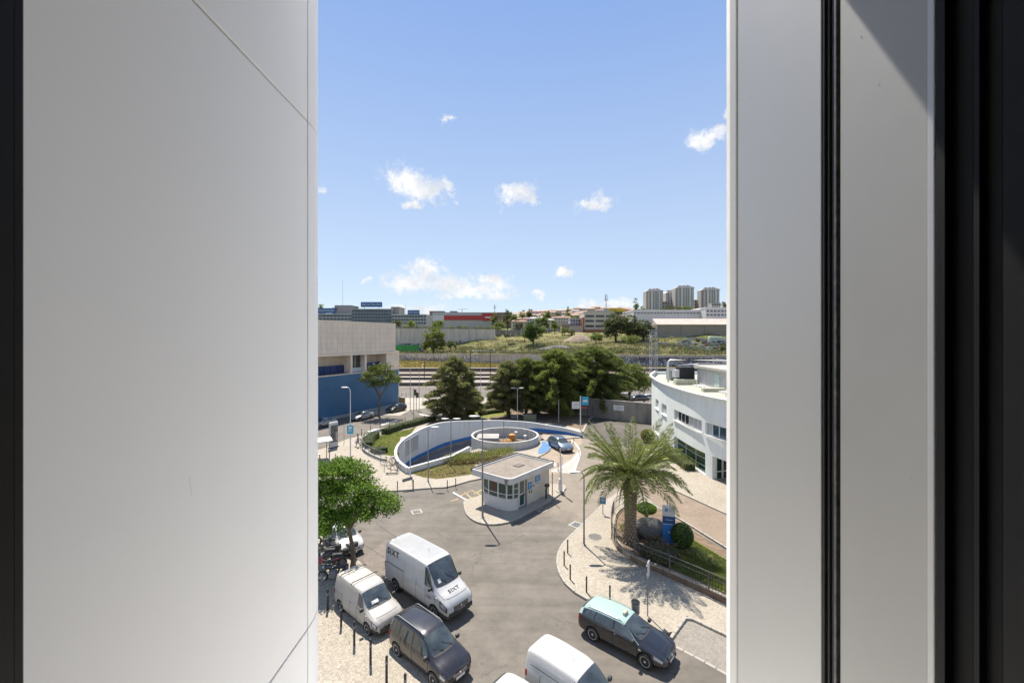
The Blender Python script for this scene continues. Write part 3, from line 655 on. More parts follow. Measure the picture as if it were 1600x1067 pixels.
dr = pane((2.43,.36),(1.62,.36), .12, hb, split=[1.2], fr=.09); dr.name = 'door'
MB().box((-.28,.07,1.1),(.03,.05,.2)).build('handle', DARK, dr)
MB().box((.47,2.25,1.95),(.04,.7,.9)).build('notice_board', WOODB, bo)
# roof
mb = MB(); rc = [(0,.55),(.06,.28),(.22,.09),(.5,0),(6.5,0),(6.5,4.5),(0,4.5)]; mb.prism(rc, hb, 2.9); mb.build('roof', BFAS, bo)
mb = MB(); wall_strip(mb, rc+[rc[0]], 2.9, 3.03, .14, 1); mb.build('roof_edge', BFAS, bo)
mb = MB(); mb.prism([(.2,.5),(.5,.18),(6.3,.18),(6.3,4.3),(.2,4.3)], 2.9, 2.93); mb.build('roof_felt', ROOFM, bo)
mb = MB(); mb.b2(-.03,6.55,4.5,4.56,2.8,3.14); mb.b2(6.5,6.56,-.03,4.5,2.9,3.12); mb.build('upstand', mat('dark_flashing', (.09,.075,.065), .7), bo)
MB().b2(3.3,4.2,1.7,2.4,2.93,2.99).build('hatch', mat('hatch_stain', (.15,.125,.10), .9), bo)
MB().tube([(2.9,-.02,2.62),(2.9,-.12,2.75),(2.9,-.12,3.1),(2.9,.0,3.22),(2.9,.2,3.2),(2.9,.25,3.0)], .02).build('conduit', LIGHTM, bo)
MB().box((-.12,.35,2.72),(.16,.16,.42)).build('lamp', STEELG, bo); MB().box((-.12,.35,2.96),(.24,.24,.06)).build('lamp_cap', DARK, bo)
def sgn(x, z, w, h, m_, name='notice'): return MB().box((x,.305,z),(w,.03,h)).build(name, m_, bo)
Rm = lambda x, z, y=.285: Matrix(((1,0,0,x),(0,0,-1,y),(0,1,0,z),(0,0,0,1)))
s1 = sgn(3.15,1.62,.55,.62,SIGNB); text('lettering','P',.42,WHITE,bo,Rm(3.15,1.62),.004)
s2 = sgn(4.35,1.95,.78,.5,SIGNB); 
for i in range(3): MB().box((4.35,.287,2.08-i*.12),(.55-.1*i,.006,.035)).build('printed_line', WHITE, bo)
sgn(4.35,1.5,.6,.3,WHITE); MB().box((4.35,.285,1.52),(.4,.006,.1)).build('printed_line', SIGNB, bo); sgn(3.72,1.75,.14,.3,WHITE); sgn(3.72,1.45,.3,.1,SIGNR); MB().box((3.72,.285,1.78),(.08,.006,.12)).build('printed_mark', SIGNR, bo)
sgn(3.1,1.08,.14,.16,DARK,'intercom'); sgn(3.4,1.05,.06,.3,DARK,'intercom')
pm = thing('payment_column', 'black curved ticket reader post beside the booth wall', 'machine', bF+Vector((math.cos(bA)*5.05+math.sin(bA)*.15, math.sin(bA)*5.05-math.cos(bA)*.15, 0)), bA)
MB().tube([(0,0,0),(0,0,.85),(.05,-.05,1.1)], .08).build('post', PLASTIC, pm); MB().box((.1,-.05,1.2),(.5,.22,.26),0,.2).build('reader', PLASTIC, pm)
# ticket machine, barrier housings
def tmach(px_, py_, label, rz, h=1.45):
    p = g(px_, py_, .12); t = thing('ticket_machine', label, 'machine', p, rz)
    MB().cbox((0,0,h/2+.1),(.5,.42,h),.05).build('cabinet', WHITE, t); MB().cbox((0,0,.06),(.6,.52,.12),.02).build('plinth', CONC, t)
    MB().box((0,-.212,h*.75),(.3,.01,.25)).build('screen', DARK, t); MB().box((0,-.212,h*.5),(.2,.01,.12)).build('slot', SIGNB, t)
tmach(762,775.5,'white ticket machine cabinet to the left of the booth', R(-25), 1.7)
def barrier(px_, py_, label, rz, arm_rz, L):
    p = g(px_, py_, .12); t = thing('barrier', label, 'barrier', p, rz)
    MB().cbox((0,0,.5),(.32,.3,1.0),.04).build('cabinet', WHITE, t); MB().lathe([(.0,1.02),(.14,1.04),(.18,1.16),(.14,1.28),(0,1.31)], n=14).build('beacon', WHITE, t, smooth=60)
    MB().cbox((0,0,.05),(.7,.6,.1),.02).build('plinth', CONC, t)
    MB().tube([(0,-.2,.9),(L*math.cos(arm_rz),-.2,.9+L*math.sin(arm_rz))], .04).build('arm', WHITE, t)
barrier(875.5,768,'white barrier post with round beacon and raised arm at the island tip', R(20), R(88), 2.6)
bb = g(871,735,.0)
# ============================================================ bollards
BM = MB(); BM.tube([(0,0,0),(0,0,.86)], .045, 10); BM.lathe([(.05,.86),(.052,.9),(.03,.94),(0,.95)], n=10); BOLL = BM.mesh('bollard_body', DARK, 40)
BC = MB().lathe([(.053,.66),(.053,.74)], n=10).mesh('band', STEELG)
def bollard(p, label, sc=1.0, group=None):
    t = thing('bollard', label, 'bollard', p, 0, group); link('post', BOLL, t); link('band', BC, t); t.scale = (sc,sc,sc); return t
bl = [((512,952),'leftmost, beside the motorcycles'),((533,977),'behind the rear wheel of the pale van'),((553.5,1007),'beside the front of the pale van'),((579,1037),'just behind the black people carrier'),((604,1065),'nearest the viewer, beside the black people carrier'),((633,1095),'cut by the lower edge of the picture')]
for (a, b_), t in bl: bollard(g(a, b_, .12), 'tall dark bollard on the left pavement, '+t, 1.22, 'bollards along the left kerb')
br = [((887,864),'farthest up the curve'),((881.5,883),'at the tip of the curve'),((891,905),'third along the curved kerb from the palm'),((916.4,925),'fourth along the kerb, short of the taxi'),((953,940),'behind the mint roof of the taxi')]
for (a, b_), t in br: bollard(g(a, b_, .12), 'dark bollard on the cobbled palm pavement, '+t, 1, 'bollards on the palm pavement')
bm = [((621,765.5),'by the rental bicycles'),((646,763.5),'beside the small tilted sign'),((699,764),'left one of a chained pair'),((712,761),'right one of a chained pair'),((515,716.5),'left of three by the bus stop'),((524,720.5),'middle of three by the bus stop'),((533,722),'right of three by the bus stop')]
for (a, b_), t in bm: bollard(g(a, b_, .12), 'dark bollard on the promenade, '+t, .95, 'bollards on the promenade')
bs = [((565,681),'next to the walking person'),((579,675),'above the corner hedge'),((594,670.5),'at the start of the crossing'),((608.5,668),'behind the trimmed hedge'),((650,659.5),'right of the tall street pole'),((663.5,658),'before the dark conifer'),((676,654.5),'at the foot of the dark conifer'),((633,661),'left of the tall street pole'),((749,632),'right of the dark conifer'),((762,629),'between the two conifer groups')]
for (a, b_), t in bs: bollard(g(a, b_, .12), 'thin dark bollard along the side street, '+t, 1.1, 'bollards along the side street')
bd = [((896.5,694),'behind the grey car'),((905,713.5),'right of the grey car'),((872,736),'at the foot of the thin white mast')]
for (a, b_), t in bd: bollard(g(a, b_, .0), 'slim dark bollard in the ramp lane, '+t, 1, 'bollards by the ramp lane')
fb = [((628,612),'first by the blue building corner'),((634.5,612.5),'second from the blue building corner'),((655,617),'right of the traffic lights'),((661,620),'in the pale square by the conifer')]
for (a, b_), t in fb: bollard(g(a, b_+8, .05), 'distant thin bollard on the pale square, '+t, 1.1, 'bollards on the pale square')
# ============================================================ street lamps and poles
def lamp(px_, py_, top, label, arm=-1, both=False, r=.075, hb_=.12, head='flat', mt=STEELG):
    p = g(px_, py_, hb_); hgt = hz(top, p.y)-hb_; t = thing('street_lamp', label, 'street lamp', p)
    MB().tube([(0,0,0),(0,0,hgt*.45),(0,0,hgt*.96)], [r,r*.85,r*.6], 10).build('pole', mt, t, smooth=40); MB().lathe([(r*2.4,0),(r*2.2,.04),(r*1.2,.06),(r*1.15,.5),(r,.52)], n=12).build('base', mt, t)
    for s in ((arm,-arm) if both else (arm,)):
        MB().tube([(0,0,hgt*.93),(s*.12,0,hgt*.985),(s*.3,0,hgt)], r*.5, 8).build('arm', mt, t)
        hd = MB(); hd.lathe([(0,-.50),(.08,-.46),(.14,-.25),(.16,.08),(.13,.32),(.05,.42),(0,.43)], n=12, axis='X'); M = Matrix.Translation((s*.72,0,hgt)) @ Matrix.Diagonal((s,1,.42,1))
        hd.v = [tuple(M @ Vector(v)) for v in hd.v]; hd.build('lamp_head', WHITE, t, smooth=50); MB().box((s*.75,0,hgt-.085),(.5,.2,.02)).build('lens', mat('lamp_lens', (.55,.55,.5), .2), t)
    return t
lamp(754,808,650,'tall street lamp standing on the booth island')
lamp(547.5,718,605,'tall street lamp carrying a blue square sign', mt=LIGHTM)
lamp(669,752,667,'short street lamp at the lawn edge with its head to the right', 1, r=.06)
lamp(704.5,727,654,'short street lamp in the dry lawn before the ramp opening', -1, True, r=.06)
lamp(912.5,851,737,'short grey street lamp on the cobbles in front of the palm', -1, r=.065)
lamp(808.5,659,606,'pale double street lamp in the garden behind the curved wall', -1, True, r=.06, mt=LIGHTM)
def pole(px_, py_, top, label, r=.045, m_=STEELG, hb_=.12, name='pole', cat='pole'):
    p = g(px_, py_, hb_); h = hz(top, p.y)-hb_; t = thing(name, label, cat, p); MB().tube([(0,0,0),(0,0,h)], r, 8).build('post', m_, t); MB().lathe([(r*2.2,0),(r*2,.05),(r,.06)], n=10).build('base', m_, t); return t, h
pole(641,742,681,'thin pale pole at the left end of the parapet', m_=LIGHTM); pole(873,660,624,'slim pale pole among the trees behind the curved wall', m_=LIGHTM)
pole(787,700,657,'dark mast rising from the ring court', .04, hb_=0); pole(646.5,661,607,'tall thin street pole at the crossing', .06); pole(537.5,692,660,'thin pole at the kerb near the bus stop', .03)
pole(875.5,768,700,'tall thin white mast at the tip of the booth island', .05, LIGHTM)
pole(863,782,738,'thin rusty pipe post at the rear corner of the booth', .04, mat('rusty_post', (.2,.13,.08), .8, 0, .4, 6, .7, (.5,.45,.38), 5))
def txtface(name, s, size, m_, t, x, y, z, depth=.006): return text(name, s, size, m_, t, Matrix(((1,0,0,x),(0,0,-1,y),(0,1,0,z),(0,0,0,1))), depth)
# blue sign on the tall lamp
p = g(547.5,718,.12); t = thing('direction_sign', 'blue square sign strapped to the tall street lamp', 'sign', (p.x+.02, p.y-.12, hz(673,p.y)))
MB().box((.0,0,.2),(.78,.04,1.05)).build('plate', SIGNC, t); MB().box((0,-.025,.45),(.4,.01,.22)).build('printed_mark', WHITE, t); MB().box((0,-.025,.2),(.3,.01,.1)).build('printed_mark', WHITE, t); MB().box((0,-.025,0),(.5,.01,.05)).build('printed_line', WHITE, t)
# signs by the garage lane
t, h = pole(907,673,619,'tall white sign mast at the end of the blue striped wall', .09, WHITE, .12, 'sign_mast', 'sign')
MB().box((.75,0,h-.75),(1.05,.08,1.3)).build('blue_board', SIGNC, t); MB().box((.75,-.05,h-.75),(.7,.01,.3)).build('printed_mark', WHITE, t); MB().box((-.75,.05,h-1.45),(1.2,.06,1.1)).build('white_board', WHITE, t)
for i in range(3): MB().box((-.75,.01,h-1.15-i*.28),(.85,.01,.08)).build('printed_line', STEELG, t)
t = thing('height_gauge', 'red frame hanging below the blue sign by the garage lane', 'frame', g(912,660,.12))
MB().tube([(-.6,0,2.6),(.6,0,2.6),(.6,0,4.2)], .06).build('rail', SIGNR, t); MB().tube([(.65,0,0),(.65,0,4.3)], .07).build('post', DARK, t)
# small tilted sign by the bicycles
p = g(643,762,.12); t = thing('small_sign', 'little grey sign plate lying tilted between two promenade bollards', 'sign', p, R(25)); MB().box((-.4,0,.9),(1.0,.03,.32),0,-.15).build('plate', STEELG, t); MB().tube([(.08,0,0),(.08,0,.9)], .025).build('post', DARK, t)
# P sign, tow sign, sign beside the taxi, litter bin
p = g(942,803,.12); t = thing('parking_sign', 'small blue square parking sign on a short post beneath the palm', 'sign', p, R(-20)); MB().tube([(0,0,0),(0,0,1.3)], .03).build('post', DARK, t); MB().box((0,-.03,1.15),(.5,.03,.55)).build('plate', SIGNB, t); txtface('letter','P',.5,WHITE,t,0,-.05,1.15)
p = g(1012,962,.12); h = hz(876,p.y)-.12; t = thing('road_sign', 'back of a grey road sign on a tall post behind the taxi', 'sign', p, R(60))
MB().tube([(0,0,0),(0,0,h)], .03).build('post', STEELG, t); MB().box((0,-.04,h-.42),(.42,.03,.8)).build('plate', LIGHTM, t); MB().box((0,.01,h-.2),(.5,.05,.05)).build('bracket', STEELG, t); MB().box((0,.01,h-.7),(.3,.05,.05)).build('bracket', STEELG, t)
MB().box((0,-.058,h-.42),(.34,.01,.7)).build('face', WHITE, t)
p = g(993,972,.12); t = thing('litter_bin', 'black litter bin on a post beside the grey road sign', 'bin', p); MB().tube([(0,0,0),(0,0,.75)], .04).build('post', DARK, t); MB().lathe([(.15,.45),(.2,.5),(.21,1.05),(.19,1.08),(.17,1.05),(.16,.6)], n=16).build('bucket', STEELG, t, smooth=40); MB().torus((0,0,1.08),.2,.035,'Z').build('rim', DARK, t)
# totem sign
p = g(1045,851,.42)
p = Vector(at(1045,850,26.6)); p = g(1045,850,.42); t = thing('totem_sign', 'tall blue and white totem sign in the palm garden', 'sign', p, R(-14)); hh = hz(790,p.y)-.42
MB().b2(-.42,.42,-.1,.1,.02,hh*.56).build('blue_panel', BLUEP, t); MB().b2(-.42,.42,-.1,.1,hh*.56,hh*.74).build('dark_blue_panel', mat('navy_panel', (.015,.075,.2), .4), t); MB().b2(-.42,.42,-.1,.1,hh*.74,hh).build('white_panel', LIGHTM, t)
MB().b2(-.45,.45,-.13,.13,0,.05).build('foot', DARK, t); MB().box((-.18,-.105,hh*.9),(.2,.01,.2)).build('logo', SIGNB, t)
for a, b_, w_ in ((.12,.93,.26),(.1,.9,.2),(.12,.87,.26)): MB().box((a,-.105,hh*b_),(w_,.01,.025)).build('printed_line', STEELG, t)
MB().box((0,-.105,hh*.535),(.8,.01,.045)).build('printed_line', LIGHTM, t); MB().box((0,-.105,hh*.65),(.5,.01,.035)).build('printed_line', LIGHTM, t); MB().box((0,-.105,hh*.33),(.09,.01,.09)).build('printed_mark', WHITE, t)
# bus stop display and shelter
p = g(521,699,.12); t = thing('info_display', 'tall grey advertising display panel by the side street kerb', 'display', p, R(58))
MB().cbox((0,0,1.75),(1.3,.3,3.5),.08).build('case', LIGHTM, t); MB().box((0,-.17,1.9),(1.05,.02,2.3)).build('poster', mat('poster', (.12,.12,.11), .3, 0, .6, 1.5), t); MB().box((0,0,.05),(1.5,.4,.1)).build('foot', DARK, t); MB().box((.35,-.185,1.5),(.3,.01,1.1)).build('poster_print', mat('poster_print', (.4,.36,.3), .5, 0, .3, 3), t)
t = thing('bus_shelter', 'white curved bus shelter roof at the left edge beside the display', 'shelter', g(503,716,.12), R(35)); 
mb = MB(); wall_strip(mb, [(-2.8,-.7),(-2.8,.7)], 0, 0.01, .01) if False else None
rf = MB(); pr = []
for i in range(9): u = -1.1+i*.275; pr.append((u, 2.55-.22*(u/1.1)**2))
for i, (u, z) in enumerate(pr):
    rf.add([(-3.4,u,z),(1.0,u,z),(1.0,u,z-.1),(-3.4,u,z-.1)], [(0,1,2,3)] if i in (0,8) else [])
for i in range(8): a = i*4; rf.f += [(a,a+4,a+5,a+1),(a+3,a+2,a+6,a+7),(a+1,a+5,a+6,a+2),(a,a+3,a+7,a+4)]; rf.m += [0]*4
rf.build('roof', WHITE, t, smooth=40)
for x in (-3.1,.7):
    for y in (-.8,.8): MB().tube([(x,y,0),(x,y,2.45)], .05).build('post', STEELG, t)
MB().box((-1.2,.3,.48),(2.4,.35,.05)).build('bench', LIGHTM, t)
for x in (-2.2,-.2): MB().box((x,.3,.23),(.06,.3,.46)).build('leg', DARK, t)
# traffic lights and small things on the pale square
for px_, py_, tp, lab, s in ((646.5,655,607,'pedestrian traffic light turned to the side street',1),(650.5,640,612,'black traffic light with backing board at the far kerb',1.1)):
    p = g(px_, py_, .12); h = hz(tp, p.y)-.12; t = thing('traffic_light', lab, 'traffic light', p); MB().tube([(0,0,0),(0,0,h)], .06).build('post', DARK, t)
    MB().cbox((.25,0,h-.7),(.42,.3,1.1),.05).build('housing', PLASTIC, t)
    for k, c_ in enumerate(((.3,.02,.01),(.35,.2,.02),(.02,.2,.08))): MB().lathe([(.11,-.17),(.11,-.15)], (.25,0,h-.38-k*.32), 12, 'Y').build('lens', mat('signal_%s' % ('red','amber','green')[k], c_, .3), t)
p = g(628,634,.05); t = thing('kiosk_box', 'small wooden utility box at the corner of the blue building', 'box', p); MB().cbox((0,0,.9),(1.3,.8,1.8),.05).build('cabinet', mat('ochre_box', (.25,.17,.08), .8, 0, .3, 3), t); MB().box((0,0,1.84),(1.4,.9,.08)).build('lid', CONC, t)
# benches and stone slabs in the garden behind the wall
for px_, py_, w_, lab in ((795,648,1.0,'pale stone block in the shade between the two conifers'),(803,653,1.4,'tan stone slab lying by the pale double lamp'),(838,645,2.2,'long pale slab bench under the big conifers')):
    p = g(px_, py_, .13); t = thing('stone_bench', lab, 'bench', p, R(8)); MB().cbox((0,0,.4),(w_,.5,.14),.03).build('slab', CONC, t); MB().box((0,0,.17),(w_*.7,.35,.32)).build('support', CONC, t)
p = g(828,657,.13); t = thing('green_box', 'low grey green cabinet box behind the curved wall', 'box', p); MB().cbox((0,0,.55),(2.3,.8,1.1),.04).build('body', mat('cabinet_green', (.16,.17,.10), .8, 0, .1, 2, .3), t); MB().box((0,0,1.12),(2.4,.9,.06)).build('lid', STEELG, t)
# ============================================================ railings
def railing(path, label, posts, rails, z0, h, m_=STEELG, balus=None, cat='railing'):
    t = thing('railing', label, cat); P = [Vector((p[0],p[1],z0)) for p in path]
    for q in resample(P, posts): MB().box((q.x,q.y,q.z+h/2),(.06,.06,h)).build('post', m_, t)
    for k in rails: MB().tube([(p.x,p.y,z0+h*k) for p in P], .028 if k > .95 else .016, 6).build('rail', m_, t)
    if balus:
        bm_ = MB().box((0,0,h*.46),(.014,.014,h*.86)).mesh('baluster', DARK)
        for q in resample(P, balus): link('baluster', bm_, t, q)
    return t
gp2 = smooth_path([(a,b_,0) for a,b_ in px((981,798),(968,801),(958,813),(955.5,842),(965,861),(992,881),(1044,904),(1096,928),(1139.5,949),(1230,992),h=0)], 5)
railing(gp2, 'dark metal railing curving round the palm garden', 2.4, (1,.72,.15), .5, 1.0, mat('bronze_rail', (.13,.12,.105), .5, .3, .1, 4), .17)
gw = thing('garden_wall', 'low curved stone edging wall round the palm garden', 'wall'); mb = MB(); wall_strip(mb, [(p.x,p.y) for p in gp2], -.02, .5, .28, 1); mb.build('wall_body', mat('tan_stone', (.36,.30,.22), .85, 0, .12, 1, .5, (.2,.16,.12), 1.4), gw, smooth=30)
lr = smooth_path([(a,b_,0) for a,b_ in px((569,690),(566,697),(566,703),(570,708),(580,714),(594,720),(603,722))], 5)
railing(lr, 'curved grey bar railing before the corner hedge', 1.6, (1,.75,.5,.25), .35, .9, STEELG)
lw = thing('garden_edging', 'low curved stone edging under the grey bar railing', 'wall'); mb = MB(); wall_strip(mb, [(p.x,p.y) for p in lr], .0, .36, .22, 1); mb.build('wall_body', CONC, lw, smooth=30)
lw2 = thing('garden_edging', 'long pale low wall between the side street and the hedge', 'wall')
mb = MB(); wall_strip(mb, [(p.x,p.y) for p in smooth_path([(a,b_,0) for a,b_ in px((569,687),(581,678),(600,673),(624,667),(665,657),(690,652),(747,639),(774,632))], 3)], 0, .55, .3, -1); mb.build('wall_body', WHITEP, lw2)
# ============================================================ concrete yard wall with sign
yw = thing('yard_wall', 'stained concrete panel wall closing the yard behind the palm', 'wall')
yb = [g(930,652), g(1019,662)]; d = (yb[1]-yb[0]); L = d.length; d.normalize(); L0 = -14
npan = 9; st = (L-L0)/npan; ra = math.atan2(d.y,d.x)
for i in range(npan):
    c = yb[0] + d*(L0+st*(i+.5)); h_ = 3.45
    link('wall_panel', MB().box((0,0,h_/2),(st-.03,.2,h_)).mesh('wall_panel', CONCD), yw, (c.x,c.y,0), (0,0,ra))
c = yb[0]+d*((L+L0)/2); link('coping', MB().box((0,0,3.5),(L-L0,.3,.1)).mesh('coping', CONC), yw, (c.x,c.y,0), (0,0,ra))
pS = yb[0]+d*((967-930)/(1019-930)*L+1.5)
t = thing('wall_sign', 'long white notice fixed to the concrete yard wall', 'sign', (at(966,636,pS.y).x, pS.y-.25, hz(637,pS.y)), ra); MB().box((0,0,0),(1.9,.05,.85)).build('plate', WHITE, t)
for k in range(3): MB().box((0,-.03,.2-.2*k),(1.4-.2*k,.01,.06)).build('printed_line', STEELG, t)
# ============================================================ white curved building on the right
wp = smooth_path([(27,78,0),(23.5,70,0),(22.0,63.5,0),(21.0,57.6,0),(20.7,51.5,0),(20.8,46.5,0),(21.5,42.5,0),(23.2,38,0),(26.5,33,0),(32,28,0)], 8)
S = [0]
for a, b in zip(wp, wp[1:]): S.append(S[-1]+(b-a).length)
PX = [800+F*p.x/p.y for p in wp]
i0 = max(i for i in range(len(wp)) if PX[i] < PX[i-1] or i == 0) if any(PX[i] < PX[i-1] for i in range(1,len(PX))) else 0
def s_at(px_): return float(np.interp(px_, PX[i0:], S[i0:]))
def p_at(s): return Vector((float(np.interp(s, S, [p.x for p in wp])), float(np.interp(s, S, [p.y for p in wp])), 0))
ZR = 8.8
wb = thing('curved_building', 'pale blue white curved two storey building on the right', 'building')
WBM = streaky('pale_blue_render', (.78,.81,.76), (.45,.45,.41), .6)
ops = []                                   # s0, s1, z0, z1, panes, kind
for a, b, z0, z1, n_, k in ((1024.3,1029,4.4,5.75,1,'w'),(1033.6,1041.3,4.45,5.85,2,'w'),(1053,1096.5,4.6,5.9,7,'w'),(1102,1146,4.6,5.9,4,'b'),(1152,1230,4.6,5.9,6,'b'),
        (1024.3,1029,.7,2.0,1,'w'),(1033.6,1041.3,.5,1.85,2,'w'),(1053.5,1102,.15,2.5,3,'g'),(1113,1160,.0,2.55,0,'door')):
    ops.append((s_at(a), s_at(b), z0, z1, n_, k))
ss = sorted(set([round(v,3) for v in S] + [round(o[0],3) for o in ops] + [round(o[1],3) for o in ops])); zs = sorted(set([0., ZR-.12] + [o[2] for o in ops] + [o[3] for o in ops]))
mb = MB()
def inside(s, z): return any(o[0]-1e-3 < s < o[1]+1e-3 and o[2] < z < o[3] for o in ops)
for sa, sb in zip(ss, ss[1:]):
    if sb-sa < .002: continue
    A, B = p_at(sa), p_at(sb)
    for za, zb_ in zip(zs, zs[1:]):
        if not inside((sa+sb)/2, (za+zb_)/2): mb.add([(A.x,A.y,za),(B.x,B.y,za),(B.x,B.y,zb_),(A.x,A.y,zb_)], [(0,1,2,3)])
def nrm(s): t = (p_at(s+.1)-p_at(s-.1)).normalized(); return Vector((t.y,-t.x,0))   # into the building is +nrm? checked below
for (s0, s1, z0, z1, n_, k) in ops:
    dpt = 3.6 if k == 'door' else (.5 if k == 'g' else .22)
    A, B = p_at(s0), p_at(s1); nA = -nrm(s0); nB = -nrm(s1)
    if (A+nA).x < A.x: nA = -nA; nB = -nB
    A2, B2 = A+nA*dpt, B+nB*dpt
    q = lambda p, z: (p.x, p.y, z)
    mb.add([q(A,z0),q(A2,z0),q(A2,z1),q(A,z1)], [(0,1,2,3)]); mb.add([q(B,z0),q(B2,z0),q(B2,z1),q(B,z1)], [(3,2,1,0)])
    mb.add([q(A,z0),q(B,z0),q(B2,z0),q(A2,z0)], [(0,1,2,3)]); mb.add([q(A,z1),q(B,z1),q(B2,z1),q(A2,z1)], [(3,2,1,0)])
bw = mb.build('wall', WBM, wb)
bw.data.polygons.foreach_set('use_smooth', [False]*len(bw.data.polygons))
GB = mat('blue_tinted_glass', (.02,.06,.085), .05, 0, .5, .6, spec=.8); GD = mat('grey_window_glass', (.05,.055,.055), .07, 0, .5, .8, spec=.8); BLIND = mat('window_blind', (.42,.43,.42), .6, 0, .1, 3); GG = mat('green_glass', (.02,.05,.035), .05, 0, .5, .7, spec=.8)
for (s0, s1, z0, z1, n_, k) in ops:
    if n_ == 0: continue
    dpt = .2 if k != 'g' else .45
    for i in range(n_):
        a, b = s0+(s1-s0)*i/n_, s0+(s1-s0)*(i+1)/n_; A = p_at(a); B = p_at(b); nn_ = -nrm((a+b)/2); nn_ = nn_ if nn_.x > 0 else -nn_
        gm_ = {'w': (GD if i in (1,2,3) else BLIND) if n_ == 7 else (BLIND if n_ < 3 else GD), 'b': BLIND if i == 0 else GB, 'g': GG}[k]
        pane(A+nn_*dpt, B+nn_*dpt, z0+.03, z1-.02, gm_, .06, split=[.85,1.7] if k == 'g' else (), parent=wb)
    pts = [p_at(s0+(s1-s0)*j/6) for j in range(7)]
    if k != 'g':
        mb = MB(); wall_strip(mb, [(p.x-.04,p.y) for p in pts], z0-.06, z0-.0, .13, -1); mb.build('sill', WHITEP, wb)
# entrance doors and columns
sD0, sD1 = s_at(1113), s_at(1160)
nD = -nrm((sD0+sD1)/2); nD = nD if nD.x > 0 else -nD
for i in range(4):
    A0 = p_at(sD0)+(p_at(sD0+.3)-p_at(sD0)).normalized()*.12*(1 if p_at(sD0+.3).y < p_at(sD0).y else -1)
    w = pane(A0+nD*(.35+.85*i), A0+nD*(.35+.85*(i+1)), .02, 2.5, GG if i != 1 else GD, .12, split=[.9], parent=wb); w.name = 'door'
for px_ in (1107.5,1163):
    p = p_at(s_at(px_)); MB().lathe([(.28,0),(.28,2.55)], (p.x+.35,p.y,0), 16).build('column', WHITEP, wb, smooth=40)
# parapet, roof
pts = [(p.x,p.y) for p in wp]
mb = MB(); wall_strip(mb, pts, ZR-.12, ZR, .34, -1); mb.build('parapet_cap', WHITEP, wb, smooth=40)
inn = []
for i, p in enumerate(wp):
    nn_ = -nrm(S[i]); nn_ = nn_ if nn_.x > 0 else -nn_; inn.append((p.x+nn_.x*.34, p.y+nn_.y*.34))
mb = MB(); wall_strip(mb, inn, 8.2, ZR-.125, .02, -1); mb.build('parapet_inner_face', mat('mint_felt', (.42,.46,.40), .85, 0, .1, 1, .4), wb)
mb = MB(); mb.prism([(a+.02,b) for a, b in inn]+[(70,28),(70,78)], 8.0, 8.25); mb.build('roof', mat('roof_sheet', (.36,.365,.29), .8, 0, .1, .7, .5, (.36,.33,.25), .8), wb)
MB().b2(27,70,77.5,78,0,8.7).build('back_wall', WBM, wb)
MB().b2(26.9,46,38,60.4,8.25,10.75).build('penthouse_wall', mat('grey_render', (.46,.45,.43), .8, 0, .08, .8, .3), wb)
MB().b2(26.5,46.4,37.6,60.8,10.75,11.05).build('penthouse_roof', mat('cream_roof', (.44,.42,.35), .8, 0, .08, .7, .3), wb)
yd = .0
MB().box((26.87,54.5,9.25),(.06,1.3,2.0)).build('door', mat('mint_door', (.46,.52,.46), .5), wb)
MB().box((26.86,57.6,9.5),(.05,.08,2.2)).build('pipe', LIGHTM, wb)
lv = MB(); lv.b2(24.6,26.7,60.9,62.5,8.7,10.7); l_ = lv.build('louvre_unit', DARK, wb)
for i in range(9): MB().box((24.75+i*.23,60.87,9.7),(.06,.05,1.9)).build('louvre', PLASTIC, l_)
MB().b2(23.6,26.6,59.9,60.86,8.25,9.0).build('plant_plinth', mat('cream_block', (.52,.5,.36), .8, 0, .08, 2, .3), wb)
MB().b2(23.9,24.5,60.9,62.2,9.2,10.3).build('air_unit', LIGHTM, wb); MB().b2(23.9,26.7,52.0,52.6,8.25,8.7).build('roof_kerb', MATS['cream_block'], wb); MB().b2(24.6,26.8,47.5,48,8.25,8.65).build('roof_kerb', MATS['cream_block'], wb)
MB().tube([(24,64,8.3),(24,64,11.3),(24.3,64,11.6),(31,63.5,11.6),(34,62,11.5),(46,60,11.5)], .15, 10).build('duct', WHITE, wb, smooth=60)
MB().tube([(25,63,8.3),(25,63,10.8),(28,62.6,11.1),(46,61,11.1)], .1, 8).build('pipe', LIGHTM, wb, smooth=60); MB().b2(33,35.6,58,60,11.06,12.2).build('air_unit', STEELG, wb)
MB().b2(25.2,29,66,68,8.3,9.9).build('air_unit', mat('grey_unit', (.2,.2,.2), .6), wb)
for y_ in (50,56,62): MB().b2(30,30.1,y_,y_+.1,11.06,12).build('post', LIGHTM, wb)
rk_ = MB()
for i in range(60): rk_.cbox((26.3+random.uniform(-.5,.4), random.uniform(50.5,59), 8.32), (random.uniform(.2,.5), random.uniform(.2,.5), random.uniform(.15,.35)), .05, random.uniform(0,3))
stuff(rk_.build('rubble', WHITEP, wb))
# hanging blue banner near the entrance
t = thing('banner_post', 'blue banner sign beside the building entrance at the view edge', 'sign', g(1139,795,.12)); MB().tube([(0,0,0),(0,0,2.2)], .04).build('post', STEELG, t); MB().box((.1,0,1.4),(.5,.05,1.5)).build('plate', SIGNC, t)

